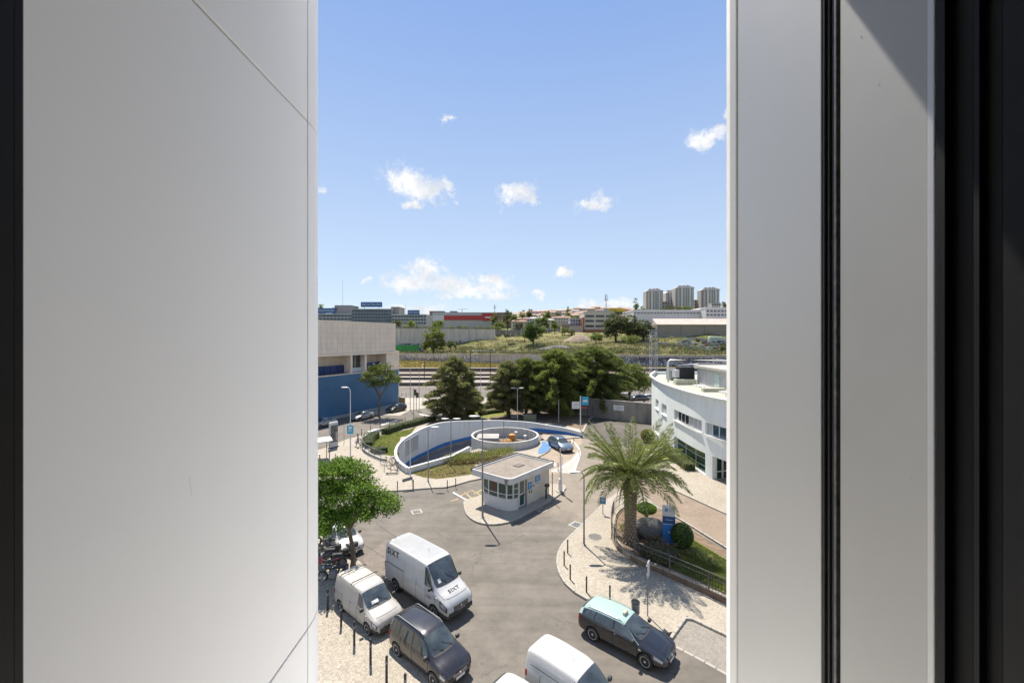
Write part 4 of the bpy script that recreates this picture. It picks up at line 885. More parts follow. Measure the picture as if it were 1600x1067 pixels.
# ============================================================ beige and blue building on the left
C1 = Vector((-26.1,95.6,0)); dL = Vector((-9.3,-19.6)).normalized(); rzL = math.atan2(dL.y, dL.x)
lb = thing('blue_base_building', 'beige stone panelled building on a tall blue wall at the left', 'building', C1, rzL)
STONE = mat('beige_stone', (.82,.665,.51), .8, 0, .07, .8, .4, (.5,.43,.35), .6, stretch=(1,1,.5)); BLW = mat('blue_wall_paint', (.055,.145,.25), .6, 0, .12, .25, .35, (.10,.20,.30), .35)
MB().b2(.0,60,-22,0,0,7.8).build('blue_wall', BLW, lb)
MB().b2(-.02,60,-.15,.06,7.801,8.0).build('ledge', STONE, lb)
MB().b2(1.0,60,-20,-.2,12.0,17.9).build('upper_wall', mat('joint_stone', (.2,.17,.14), .9), lb)
pm_ = MB().cbox((0,0,0), (1.24,.3,.97), .012).mesh('stone_panel', STONE)
for i in range(46):
    for j in range(6): link('stone_panel', pm_, lb, (1.65+i*1.262, -.09+random.uniform(-.008,.008), 12.5+j*.985))
MB().b2(.95,60,-.4,.1,17.91,18.3).build('coping', STONE, lb); MB().b2(.0,60,-.3,.22,11.55,11.98).build('string_course', STONE, lb)
MB().b2(-.25,3.4,-6,.0,8.0,11.54).build('pier', STONE, lb); MB().b2(3.4,60,-3.2,-3.0,8.0,11.54).build('recess_wall', STONE, lb)
MB().b2(-.3,-.02,-21,-.05,0,7.79).build('pale_corner', LIGHTM, lb)
for x in (3.4,9.8,13.6): MB().b2(x,x+.5,-3,.0,8.0,11.54).build('column', STONE, lb)
w = MB().b2(10.5,13.4,-1.2,-1.1,8.9,11.5).build('window', GD, lb); MB().b2(10.3,13.6,-1.25,-.9,8.01,8.9).build('balcony_box', WHITEP, lb); 
for x in (10.45,11.95,13.4): MB().box((x,-1.07,10.2),(.1,.08,2.6)).build('mullion', LIGHTM, w)
MB().b2(14.2,40,-1.9,-1.8,8.1,9.6).build('blue_window_band', mat('deep_blue_panel', (.012,.04,.14), .4), lb); MB().b2(4,9.7,-1.9,-1.8,8.1,9.7).build('blue_window_band', MATS['deep_blue_panel'], lb)
for x in np.arange(14.2,30,1.6): MB().box((float(x),-1.78,8.85),(.06,.06,1.5)).build('mullion', DARK, lb)
# lower kerbside pavement by the building, planting pit
structure(sheet('side_pavement', [(C1.x-dL.x*1-dL.y*-0.0, C1.y-dL.y*1)] and [tuple((C1.xy+dL*a+Vector((-dL.y,dL.x))*b)) for a, b in ((-1,0),(40,0),(40,2.6),(-1,2.6))], .1, MATS['far_paving']))

# ============================================================ railway: platforms, tracks, masts
PLT = mat('platform_concrete', (.27,.235,.195), .85, 0, .1, .15, .4, (.25,.22,.19), .2); PLS = mat('shaded_platform_side', (.12,.10,.08), .9, 0, .2, .5); BAL = mat('ballast', (.20,.165,.13), .95, 0, .3, 1.5)  # platform fronts get a darker colour that carries their shade
structure(sheet('track_bed', [(-420,124),(420,124),(420,196),(-420,196)], .07, BAL))
for k, (y0, y1, h_, lab) in enumerate(((129.5,137,1.15,'nearest railway platform, a long pale slab with dark face'),(148,152.5,1.0,'second railway platform, a long pale slab between tracks'),(163,168,1.0,'third railway platform beyond the second pair of rails'),(186,189,1.5,'farthest dark faced concrete edge below the dry grass'))):
    t = thing('platform', lab, 'platform'); MB().b2(-300,300,y0+.1,y1,.08,h_-.2).build('side', PLS, t); MB().b2(-300,300,y0,y1+.1,h_-.2,h_).build('deck', PLT, t)
for y_, lab in ((140.2,'nearest'),(144.6,'second'),(155.5,'third'),(159.8,'fourth'),(172,'fifth'),(178,'farthest')):
    t = thing('railway_track', lab+' pair of rails running along the platforms', 'track')
    for s in (-.72,.72): MB().b2(-300,300,y_+s-.05,y_+s+.05,.1,.34).build('rail', RUST, t)
def mast(px_, py_, top, label, r=.12, y=None):
    p = g(px_, py_, .1); hgt = hz(top, p.y); t = thing('catenary_mast', label, 'mast', p); MB().tube([(0,0,0),(0,0,hgt)], r, 6).build('post', DARK, t); MB().tube([(0,0,hgt*.8),(2.6,0,hgt*.86)], .05, 5).build('bracket', DARK, t); return t
for a, b_, c_, l in ((766,606,546,'dark catenary mast between the conifers'),(735,590,549,'slim catenary mast behind the left conifer'),(663,598,566,'thin railway mast left of the conifer'),(880,600,545,'catenary mast behind the big conifers'),(618,600,560,'mast beside the blue building')): mast(a, b_, c_, l)
pole(641,640,575,'tall thin white mast before the platforms', .07, LIGHTM, name='mast', cat='mast'); pole(655,640,578,'second tall thin mast before the platforms', .06, LIGHTM, name='mast', cat='mast'); pole(751,622,575,'thin pale mast right of the left conifer', .06, LIGHTM, name='mast', cat='mast')
# lattice pylon
p = g(1021,596,.1); t = thing('lattice_tower', 'grey steel lattice tower between the yard and the graffiti wall', 'tower', p); hT = hz(517, p.y); mb = MB(); w_ = 1.05
for sx in (-1,1):
    for sy in (-1,1): mb.tube([(sx*w_,sy*w_,0),(sx*w_*.85,sy*w_*.85,hT)], .09, 5)
n_ = 14; br_ = MB()
for i in range(n_):
    z0, z1 = hT*i/n_, hT*(i+1)/n_; s_ = 1 if i % 2 else -1
    for a, b_ in (((-w_*s_,-w_),(w_*s_,-w_)),((-w_,-w_*s_),(-w_,w_*s_)),((w_,-w_*s_),(w_,w_*s_)),((-w_*s_,w_),(w_*s_,w_))): br_.tube([(a[0],a[1],z0),(b_[0],b_[1],z1)], .05, 4); br_.tube([(a[0],a[1],z1),(b_[0],b_[1],z1)], .04, 4)
mb.build('legs', LIGHTM, t); br_.build('bracing', STEELG, t); MB().b2(-1.5,1.5,-1.2,1.2,hT,hT+.3).build('platform', STEELG, t)
for x in (-2.6,-1.9): MB().tube([(x,0,0),(x,0,hT*.9)], .07, 5).build('side_post', STEELG, t)

# ============================================================ graffiti wall and terrain beyond
WL = [(-420,340),(-200,310),(-73,271),(-20,247),(68,212),(106,203),(420,160)]
def wall_y(x): return float(np.interp(x, [p[0] for p in WL], [p[1] for p in WL]))
def wall_h(x): return float(np.interp(x, [-100,-73,68,110], [5.0,5.0,6.4,6.6]))
def m_graff(name, base, amt, hmax, z0=0):
    m, nt, b = newmat(name); P = gpos(nt)
    w = noise(nt, .35, 3, .6, P); av = nt.nodes.new('ShaderNodeVectorMath'); av.operation = 'MULTIPLY_ADD'; nt.links.new(w.outputs['Color'], av.inputs[0]); av.inputs[1].default_value = (3,3,3); nt.links.new(P, av.inputs[2])
    v = node(nt, 'ShaderNodeTexVoronoi', Scale=.55); nt.links.new(av.outputs[0], v.inputs['Vector'])
    sep = nt.nodes.new('ShaderNodeSeparateColor'); nt.links.new(v.outputs['Color'], sep.inputs[0])
    gc = ramp(nt, sep.outputs[0], [(0,(.14,.14,.19)),(.2,(.55,.55,.53)),(.38,(.20,.16,.18)),(.52,(.42,.39,.37)),(.66,(.5,.5,.5)),(.8,(.25,.26,.31)),(.93,(.36,.25,.22))]); gc_n = gc.node; gc_n.color_ramp.interpolation = 'CONSTANT'
    v2 = node(nt, 'ShaderNodeTexVoronoi', feature='DISTANCE_TO_EDGE', Scale=.8); nt.links.new(av.outputs[0], v2.inputs['Vector'])
    gc = mixc(nt, ramp(nt, v2.outputs['Distance'], [(.05,(1,1,1)),(.09,(0,0,0))]), gc, (.10,.10,.12))
    sx = nt.nodes.new('ShaderNodeSeparateXYZ'); nt.links.new(P, sx.inputs[0])
    hm = nmath(nt, 'LESS_THAN', sx.outputs[2], hmax); n_ = noise(nt, .07, 3, .6, P); mk = ramp(nt, n_.outputs['Fac'], [(.5-amt*.3,(0,0,0)),(.54-amt*.3,(1,1,1))])
    st = noise(nt, .4, 6, .7, P); mp = node(nt, 'ShaderNodeMapping'); mp.inputs['Scale'].default_value = (1,1,.12); nt.links.new(P, mp.inputs[0]); nt.links.new(mp.outputs[0], st.inputs['Vector'])
    bc = ramp(nt, st.outputs['Fac'], [(.3, tuple(x*.62 for x in base)), (.62, base)])
    nt.links.new(mixc(nt, nmath(nt, 'MULTIPLY', mk, hm), bc, gc), b.inputs['Base Color']); b.inputs['Roughness'].default_value = .9; return m
GRW = m_graff('graffiti_wall', (.5,.45,.38), 1.0, 5.2); GRL = m_graff('lightly_painted_wall', (.5,.45,.39), .05, 3.6)
gw = thing('graffiti_wall', 'long concrete retaining wall covered in graffiti behind the railway', 'wall')
pts = resample([Vector((x, wall_y(x), 0)) for x in (-200,-73,-20,68,106,160)], 6.0)
for a, b_ in zip(pts, pts[1:]):
    c = (a+b_)/2; L = (b_-a).length; h_ = wall_h(c.x); r = math.atan2(b_.y-a.y, b_.x-a.x)
    link('wall_panel', MB().box((0,0,h_/2),(L-.08,.5,h_)).mesh('wall_panel', GRW if c.x > 22 else GRL), gw, (c.x,c.y,0), (0,0,r))
def graff_letters(parent, x0, x1, zc, hgt, m_, seed, yoff=-.3, wy=wall_y):
    """rounded spray can strokes, no readable words"""
    rnd = random.Random(seed); x = x0; mb = MB()
    while x < x1:
        w = hgt*rnd.uniform(.5,.9); P = [Vector((x+w*rnd.random(), 0, zc+hgt*(rnd.random()-.5))) for _ in range(5)]; P = smooth_path(P, 4)
        for a, b_ in zip(P, P[1:]):
            ya = wy(a.x)+yoff; mb.tube([(a.x,ya,a.z),(b_.x,wy(b_.x)+yoff,b_.z)], hgt*.075, 4, False)
        x += w*1.25
    return stuff(mb.build('spray_strokes', m_, parent))
graff_letters(gw, -66, -20, 3.6, 2.1, WHITE, 4); graff_letters(gw, -64, -38, 1.6, 1.8, mat('spray_dark', (.05,.05,.06), .8), 8); graff_letters(gw, 0, 28, 3.2, 2.0, mat('spray_grey', (.5,.5,.55), .8), 5); graff_letters(gw, 26, 90, 1.8, 1.8, WHITE, 9); graff_letters(gw, 26, 100, 4.4, 1.6, mat('spray_navy', (.05,.06,.14), .8), 12)
TT = [0,3,30,50,80,110,160,220,300,420,700,1000,2600]; TH = [.0,.5,2.2,4.2,7,10.5,13.5,19,27,38,58,60,40]
rnd = np.random.RandomState(5)
def bumps(x, y):
    return 1.3*math.sin(x*.051+1.2)*math.cos(y*.043) + .7*math.sin(x*.13+y*.09) + .35*math.sin(x*.31)*math.sin(y*.27+1)
def terr(x, y):
    t = y - wall_y(x)
    if t < 0: return 0
    h = wall_h(x) - .6 + float(np.interp(t, TT, TH)); h += bumps(x, y)*min(1, t/20)*1.0
    if x < -8 and y > float(np.interp(x,[-110,-14],[292,345]))+11: h = max(h, 21.3 + .6*math.sin(x*.3))
    if t > 250: h += float(np.interp(x, [-300,0,120,500,1500], [-14,0,4,8,2]))*min(1,(t-250)/300)
    return h
def on_terr(px_, y): x = (px_-800)/F*y; return Vector((x, y, terr(x, y)))
xs = np.concatenate([np.linspace(-1400,-220,22), np.linspace(-205,260,110), np.linspace(280,1600,24)]); ts = [0,1.5,3,6,10,15,20,26,32,38,45,52,60,68,76,85,95,105,118,132,150,170,200,230,260,300,340,380,430,500,600,720,900,1200,1700,2600]
vs = []; fs = []
for i, x in enumerate(xs):
    for t_ in ts: y = wall_y(float(x))+t_+.25; vs.append((float(x), y, terr(float(x), y)))
nt_ = len(ts)
for i in range(len(xs)-1):
    for j in range(nt_-1): fs.append((i*nt_+j,(i+1)*nt_+j,(i+1)*nt_+j+1,i*nt_+j+1))
mb = MB(); mb.add(vs, fs); structure(mb.build('hillside', FIELD, smooth=80))
structure(sheet('dry_grass_strip', [(-420,192),(420,192),(420,160+30)] and [(-420,196),(300,196),(300,183),(106,203),(68,212.5),(-20,247.5),(-73,271.5),(-200,310),(-420,340)], .1, mat('yellow_grass', (.42,.30,.11), .95, 0, .35, .12, .5, (.20,.18,.07), .1)))
structure(sheet('dry_grass_strip', [(106,203),(300,183),(420,160),(420,124),(200,124),(150,196)], .11, MATS['yellow_grass']))
# upper left retaining wall with pale panels
uw = thing('upper_retaining_wall', 'tall pale concrete retaining wall on the slope at the left', 'wall')
A = Vector((-110,292,0)); B = Vector((-14,345,0)); L = (B-A).length; r = math.atan2(B.y-A.y,B.x-A.x); npn = 14
GRU = m_graff('slope_wall_paint', (.62,.55,.46), .3, 11.0)
for i in range(npn):
    c = A+(B-A)*((i+.5)/npn); h1 = hz(np.interp(i,[0,13],[512.5,514.5]), c.y); h0 = terr(c.x,c.y)-2
    link('wall_panel', MB().box((0,0,(h0+h1)/2),(L/npn-.15,.8,h1-h0)).mesh('wall_panel', GRU), uw, (c.x,c.y,0), (0,0,r))
link('coping', MB().box((0,0,hz(512.5,318)+.3),(L,1.1,.5)).mesh('coping', CONCD), uw, ((A+B)/2).to_tuple(), (0,0,r))
graff_letters(uw, -62, -22, 11, 3.2, mat('spray_red_brown', (.25,.12,.1), .8), 3, -1.0, lambda x: float(np.interp(x,[-110,-14],[292,345])))
t = thing('green_hoarding', 'bright green hoarding below the tall retaining wall', 'fence', on_terr(632,285)); MB().b2(-10,10,-.2,.2,0,5).build('panel', mat('green_panel', (.04,.28,.06), .6, 0, .15, .5), t); MB().b2(-10,-4,-.3,-.2,.5,1.4).build('trim', WHITE, t)
t = thing('grey_container', 'grey painted container block beside the green hoarding', 'container', on_terr(651,286)); MB().b2(-4.5,5,-1,1,0,7).build('body', m_graff('container_paint',(.3,.3,.32),.9,30), t)
pw = thing('slope_wall', 'lower grey concrete wall running up to the pale square', 'wall')
for i, (px_, y, tp) in enumerate(((770,352,515),(778,356,516),(786,360,516.5),(794,364,517),(802,368,517.5),(810,372,518),(818,376,518))):
    q = on_terr(px_, y); MB().box((q.x,q.y,(q.z+hz(tp,y))/2),(4.3,.8,hz(tp,y)-q.z+1)).build('wall_panel', CONCD, pw)

# ============================================================ distant buildings
def bldg(name, label, px0, px1, top, y, depth, col, floors=0, cols=0, base=None, roof=None, wcol=(.06,.065,.07), win=(.6,.55), cat='building', vis=True, roofh=.6):
    x0, x1 = (px0-800)/F*y, (px1-800)/F*y; zt_ = hz(top, y); zb_ = min(terr(x0,y), terr(x1,y), terr((x0+x1)/2,y))-1 if base is None else hz(base,y)
    t = thing(name, label, cat, ((x0+x1)/2, y, zb_)); W = x1-x0; Ht = zt_-zb_
    MB().b2(-W/2,W/2,0,depth,0,Ht-roofh).build('wall', mat('wall_%02d%02d%02d' % tuple(int(c*99) for c in col), col, .8, 0, .08, .1, .25, tuple(c*.6 for c in col), .2), t)
    rc_ = roof or tuple(c*.8 for c in col)
    MB().b2(-W/2-.2,W/2+.2,-.25,depth+.2,Ht-roofh,Ht).build('roof', mat('roof_%02d%02d%02d' % tuple(int(c*99) for c in rc_), rc_, .85, 0, .12, .3), t)
    if floors:
        vh = min(Ht, abs(Ht)); fh = vh/floors if base is not None or floors*3.1 > vh else 3.1
        cw_ = W/cols; wm_ = mat('far_window_%02d' % int(wcol[0]*99), wcol, .15, 0, .3, .3)
        me_ = MB().box((0,0,0),(cw_*win[0],.25,fh*win[1])).mesh('window', wm_)
        for f in range(floors):
            for c in range(cols): link('window', me_, t, (-W/2+cw_*(c+.5), -.02, Ht-roofh-fh*(f+.5)))
    return t
# store complex with blue signs, at the left skyline
YS = 400
SG = mat('grey_cladding', (.17,.18,.19), .5, .1, .15, .1); 
bldg('store_building','low dark store with blue sign at the far left skyline',470,549,490,YS,30,(.40,.40,.40),2,14,roof=(.55,.55,.54),win=(.82,.6),wcol=(.05,.07,.09))
bldg('store_hall','darker upper hall behind the far left store sign',523,549,477,YS+20,20,(.22,.21,.20))
bldg('store_building','wide glassy grey store under the largest blue sign',550,612,482.5,YS,40,(.24,.26,.27),4,14,roof=(.45,.43,.38),win=(.86,.7),wcol=(.07,.09,.11))
bldg('stair_tower','beige concrete stair tower right of the glassy store',611,624,479.5,YS+6,20,(.25,.22,.19))
bldg('parking_deck','open white framed parking deck below the small blue sign',612,666,491,YS-5,30,(.42,.42,.41),3,12,roof=(.6,.6,.58),win=(.8,.6),wcol=(.05,.05,.05))
for k in range(16):
    pass
def bsign(px0, px1, t_, b_, y, label):
    x0, x1 = (px0-800)/F*y, (px1-800)/F*y; z0, z1 = hz(b_,y), hz(t_,y); t = thing('store_sign', label, 'sign', ((x0+x1)/2,y,(z0+z1)/2))
    MB().b2(-(x1-x0)/2,(x1-x0)/2,-.4,.4,-(z1-z0)/2,(z1-z0)/2).build('board', mat('store_blue',(.01,.10,.30),.5), t)
    for s in (-.35,.35): MB().box((s*(x1-x0),.3,-(z1-z0)*.8),(.3,.3,(z1-z0)*.7)).build('support', STEELG, t)
    o = txtface('lettering','DECATHLON',(z1-z0)*.66,WHITE,t,0,-.45,0,.08); w = o.dimensions.x; o.data.transform(Matrix.Diagonal(((x1-x0)*.86/max(w,.1),1,1,1)))
bsign(497,524,481.5,489.5,YS-8,'dark blue store sign at the very left of the skyline'); bsign(564,597,472,479.8,YS-6,'largest blue store sign, on the roof of the glassy store'); bsign(637,655.5,484.5,491.5,YS-12,'smallest blue store sign, above the parking deck')
# red hall
t = bldg('red_hall','long low hall with red fascia and grey roof on the skyline',676,775,488,480,60,(.44,.42,.39),0,0,roof=(.42,.42,.42),roofh=5)
RED = mat('red_cladding',(.42,.035,.03),.5,0,.08,.05); W = 99/650*480
MB().b2(-W*.32,W*.5+.5,-.8,-.1,terr(-40,480)*0+hz(500,480)-t.location.z,hz(493,480)-t.location.z).build('red_band', RED, t)
MB().b2(W*.28,W*.5+.6,-1.4,-.9,hz(501,480)-t.location.z,hz(489.5,480)-t.location.z).build('red_block', RED, t); MB().b2(W*.33,W*.42,-2.4,-1.5,hz(497,480)-t.location.z,hz(495,480)-t.location.z).build('canopy', WHITE, t)
MB().b2(-W*.5,-W*.32,-.8,-.3,hz(502,480)-t.location.z,hz(493,480)-t.location.z).build('pale_front', LIGHTM, t)
bldg('apartment_building','small brown rooftop block left of the red hall',671,693,486,560,15,(.35,.22,.18),3,6)
bldg('apartment_building','small brown roofed block peeping above the red hall',703,713,486,560,15,(.3,.2,.17),2,3)
bldg('salmon_building','long salmon tiled building right of the red hall',776,800,488,500,25,(.45,.28,.2),2,6,roof=(.38,.2,.14))
t = thing('tower_crane','thin tower crane over the roof of the red hall','crane',at(722,487,640)); MB().tube([(0,0,-6),(0,0,4)],.5,5).build('mast',LIGHTM,t); MB().tube([(-7,0,3.4),(9,0,4.2)],.35,5).build('jib',LIGHTM,t)
def antenna(px_, top, base, y, label, r=.3, head=True):
    b_ = at(px_, base, y); h = hz(top,y)-b_.z; t = thing('antenna_mast', label, 'antenna', b_); MB().tube([(0,0,0),(0,0,h)],[r,r*.5],6).build('mast',STEELG,t)
    if head:
        for a in range(3): MB().box((math.cos(a*2.1)*r*3,math.sin(a*2.1)*r*3,h*.86),(.4,.4,h*.2)).build('panel_antenna',LIGHTM,t)
        MB().lathe([(r*3,h*.74),(r*3,h*.76)],n=10).build('platform',STEELG,t)
antenna(947,459,500,380,'telecom mast with panel antennas behind the orange building',.45); antenna(773,476,498,430,'small antenna mast behind the red hall',.4); antenna(535.5,438,482,430,'needle thin antenna above the far left store',.14,False); antenna(634,474,492,420,'thin lamp mast left of the smallest store sign',.15,False)
# orange and beige office building
YO = 372
t = bldg('office_building','cream banded office block with a brick red base on the slope',913,962,487,YO,26,(.52,.47,.37),0,0,roof=(.5,.46,.38)); zb_ = t.location.z; W = 49/650*YO
for k, (a, b_) in enumerate(((492.5,495.5),(500,503),(508,511))):
    for j in range(3): MB().box((-W/2+W*(.17+.33*j),-.1,(hz(a,YO)+hz(b_,YO))/2-zb_),(W*.27,.5,hz(a,YO)-hz(b_,YO))).build('window', mat('band_window',(.04,.045,.05),.15), t)
BRK = mat('brick_red',(.34,.12,.06),.8,0,.15,.2)
MB().b2(-W/2-.2,W/2+.3,-.5,-.05,0,hz(515,YO)-zb_).build('brick_base',BRK,t); MB().b2(-W/2-1.6,-W/2-.21,-.6,20,0,hz(496,YO)-zb_).build('brick_side',BRK,t)
t = thing('yellow_sign','long yellow roof sign on the cream office block','sign',at(964,484.5,YO+2)); MB().b2(-7,7,-.5,.5,-1.5,1.5).build('board',mat('yellow_board',(.5,.34,.02),.6),t); MB().b2(-5,5,-.1,.1,-3.5,-1.5).build('frame',DARK,t)
bldg('brick_stair_tower','brick red stair block behind the yellow roof sign',972,990,484,YO+10,12,(.36,.13,.08))
bldg('grey_shed','grey and white patched shed left of the cream office block',891,911,497.5,YO+8,14,(.36,.36,.38),2,5,roof=(.5,.5,.52)); bldg('pinkish_wall','pale pinkish panelled wall left of the cream office block',890,911,509,YO-2,3,(.42,.33,.29)); bldg('tan_shed','low tan shed beside the pinkish panelled wall',878,891,506,YO+4,12,(.36,.28,.19),1,3)
# factory on the right
t = bldg('factory_hall','long white factory hall with arched roof and a row of windows',990,1103,484,345,40,(.58,.57,.54),1,22,roof=(.66,.65,.62),win=(.7,.32),wcol=(.16,.17,.18),roofh=1.2)
t = bldg('factory_wing','white upper factory wing with two window rows at the right edge',1103,1200,480,335,40,(.6,.59,.56),0,0,roof=(.64,.62,.58),roofh=1.0); zb_ = t.location.z; W = 97/650*335
for r_ in (486,492):
    for j in range(17): MB().box((-W/2+W*(j+.5)/17,-.05,hz(r_,335)-zb_),(1.9,.3,1.5)).build('window',mat('factory_window',(.14,.15,.16),.2,0,.4,.3),t)
YB = 300
t = bldg('bare_wall_building','big windowless brown wall building with a pale tiled roof strip',1027,1210,507,YB,30,(.30,.25,.19),0,0,roof=(.45,.37,.30),roofh=.4); zb_ = t.location.z; W = 183/650*YB
rf = MB(); rf.add([(-W/2-.5,-1,hz(507,YB)-zb_),(W/2,-1,hz(507,YB)-zb_),(W/2,9,hz(497,YB)-zb_),(-W/2-.5,9,hz(497,YB)-zb_)],[(0,1,2,3)]); rf.add([(-W/2-.5,-1,hz(507,YB)-zb_),(-W/2-.5,9,hz(497,YB)-zb_),(-W/2-.5,9,hz(507,YB)-zb_)],[(0,1,2)]); rf.build('sloping_roof',mat('pale_tiles',(.50,.41,.34),.85,0,.12,.3),t)
MB().b2(-W/2,W/2,-.3,-.05,0,hz(524,YB)-zb_).build('plinth',CONC,t); MB().b2(-W/2-4.5,-W/2-.01,-.2,10,0,hz(512,YB)-zb_).build('annex',WHITEP,t)
for j in range(5): MB().b2(-W/2+W*j/5,-W/2+W*j/5+.25,-.35,-.31,0,hz(508,YB)-zb_).build('joint',CONCD,t)
lw3 = thing('car_park_wall','low pale wall dropping down to the hillside car park','wall'); 
for i in range(9):
    px_ = 1031+i*7.5; q = on_terr(px_, 268-i*3); MB().box((q.x,q.y,q.z+.5),(3.2,.5,2.2)).build('wall_panel',CONC,lw3)
# towers
YT = 800
TW = mat('tower_wall',(.46,.42,.38),.8,0,.08,.05); TWW = mat('tower_white',(.60,.58,.54),.8,0,.06,.05); TRF = mat('tower_roof',(.30,.13,.09),.85)
for px0, px1, top, lab in ((1010,1036.5,455,'leftmost of the round topped apartment towers'),(1041,1057,457.5,'shorter second apartment tower, half behind the tallest'),(1056,1085,450,'tallest of the round topped apartment towers'),(1096.5,1125,453,'rightmost of the round topped apartment towers')):
    y = YT+(30 if px0 == 1041 else 0); W = (px1-px0)/F*y; xc = ((px0+px1)/2-800)/F*y; zt_ = hz(top,y); zb_ = hz(492,y); t = thing('apartment_tower',lab,'tower block',(xc,y,zb_),0,'apartment towers on the hill'); Ht = zt_-zb_
    poly = [(-W/2,3),(-W*.42,-2),(-W*.2,-4.5),(W*.2,-4.5),(W*.42,-2),(W/2,3),(W/2,20),(-W/2,20)]
    MB().prism(poly,0,Ht).build('wall',TW,t)
    rb = MB(); prf = [(-W/2,Ht),(-W*.38,Ht+1.8),(-W*.2,Ht+3.2),(W*.2,Ht+3.2),(W*.38,Ht+1.8),(W/2,Ht)]
    rb.add([(a,-3.5,b_) for a,b_ in prf]+[(a,19,b_) for a,b_ in prf],[(0,1,2,3,4,5),(11,10,9,8,7,6)]+[(i,i+6,i+7,i+1) for i in range(5)]); rb.build('roof',TWW,t)
    for bx in (-W*.22,0,W*.2): MB().b2(bx-1.6,bx+1.6,4,9,Ht+3,Ht+5.4+bx*.05).build('chimney_block',TRF,t)
    MB().b2(-W*.3,W*.3,0,12,Ht+3.1,Ht+4.0).build('roof_tiles',TRF,t)
    fl = int(Ht/3.1); wm_ = MB(); bm2 = MB()
    for f in range(fl):
        z = Ht-1.9-f*3.1
        for cx, cy in ((-W*.13,-4.6),(W*.02,-4.6),(W*.14,-4.6),(-W*.31,-3.35),(W*.31,-3.35),(-W*.45,-.5),(W*.45,-.5)): wm_.box((cx,cy,z),(1.7,.5,1.6),0 if abs(cx) < W*.2 else (.6*(1 if cx > 0 else -1)))
        for cx in (-W*.22,W*.22): bm2.box((cx,-4.7,z-.6),(2.2,1.0,1.0))
    stuff(wm_.build('windows',mat('far_glass',(.07,.075,.09),.3),t)); stuff(bm2.build('balconies',TWW,t))
    MB().b2(-W*.27,-W*.17,-4.9,-4.5,0,Ht).build('white_rib',TWW,t); MB().b2(W*.17,W*.27,-4.9,-4.5,0,Ht).build('white_rib',TWW,t)
bldg('apartment_building','pale lower block between the tall towers',1085,1097,468.5,YT+20,20,(.45,.42,.38),5,4,base=492)
bldg('apartment_building','white lower block right under the rightmost tower',1112,1126,473,YT-40,15,(.5,.48,.45),4,4,base=492)
bldg('apartment_building','pale low roof between the leftmost tower and its neighbour',1035,1042,471,YT+20,20,(.45,.4,.36),4,2,base=492)
# hillside houses
rr2 = random.Random(11)
HM = [mat('house_%d' % k, c, .85, 0, .08, .1) for k, c in enumerate(((.58,.56,.52),(.52,.47,.41),(.62,.6,.57),(.46,.38,.32),(.5,.5,.5)))]
HR = [mat('house_roof_%d' % k, c, .85, 0, .2, .2) for k, c in enumerate(((.33,.18,.12),(.40,.27,.2),(.38,.36,.34),(.28,.15,.1)))]
HW = mat('house_window', (.10,.10,.11), .4)
spots = []
for row, y in enumerate((420, 480, 545, 615, 690, 770, 850, 930)):
    x = 805.0 if row > 1 else 812
    lim = (890 if row == 0 else 1005)
    while x < lim: spots.append((x, y+rr2.uniform(-15,15), row)); x += rr2.uniform(6,13)*(1.35 if row < 3 else 1)
for k in range(16): spots.append((rr2.uniform(560,800), rr2.uniform(560,700), 4))
for px_, y, row in spots:
    x = (px_-800)/F*y; z = terr(x,y)-2; ridge = float(np.interp(px_, [500,800,830,866,915,935,985,1010],[489,488,487,484,480,478.5,481,486])); w_ = rr2.uniform(9,17); hh = rr2.uniform(8,14)
    hh = min(hh+2, hz(ridge+rr2.uniform(0,2.5), y)-z)
    if hh < 5: continue
    t = thing('hillside_house', 'small pale apartment house stepping up the far hillside', 'house', (x,y,z), rr2.uniform(-.25,.25), 'houses on the far hillside'); W = w_
    MB().b2(-W/2,W/2,0,10,-3,hh).build('wall',rr2.choice(HM),t)
    MB().add([(-W/2-.4,-.5,hh+.01),(W/2+.4,-.5,hh+.01),(W/2+.4,10,hh+.01),(-W/2-.4,10,hh+.01),(-W/2+1,5,hh+1.7),(W/2-1,5,hh+1.7)],[(0,1,5,4),(2,3,4,5),(1,2,5),(3,0,4),(3,2,1,0)]).build('roof',rr2.choice(HR),t)
    wm_ = MB(); nc = max(3,int(W/2.6))
    for f in range(max(1,int(hh/3))):
        for cx in range(nc): wm_.box((-W/2+W*(cx+.5)/nc,-.05,hh-1.6-f*3),(1.2,.3,1.4))
    stuff(wm_.build('windows',HW,t))
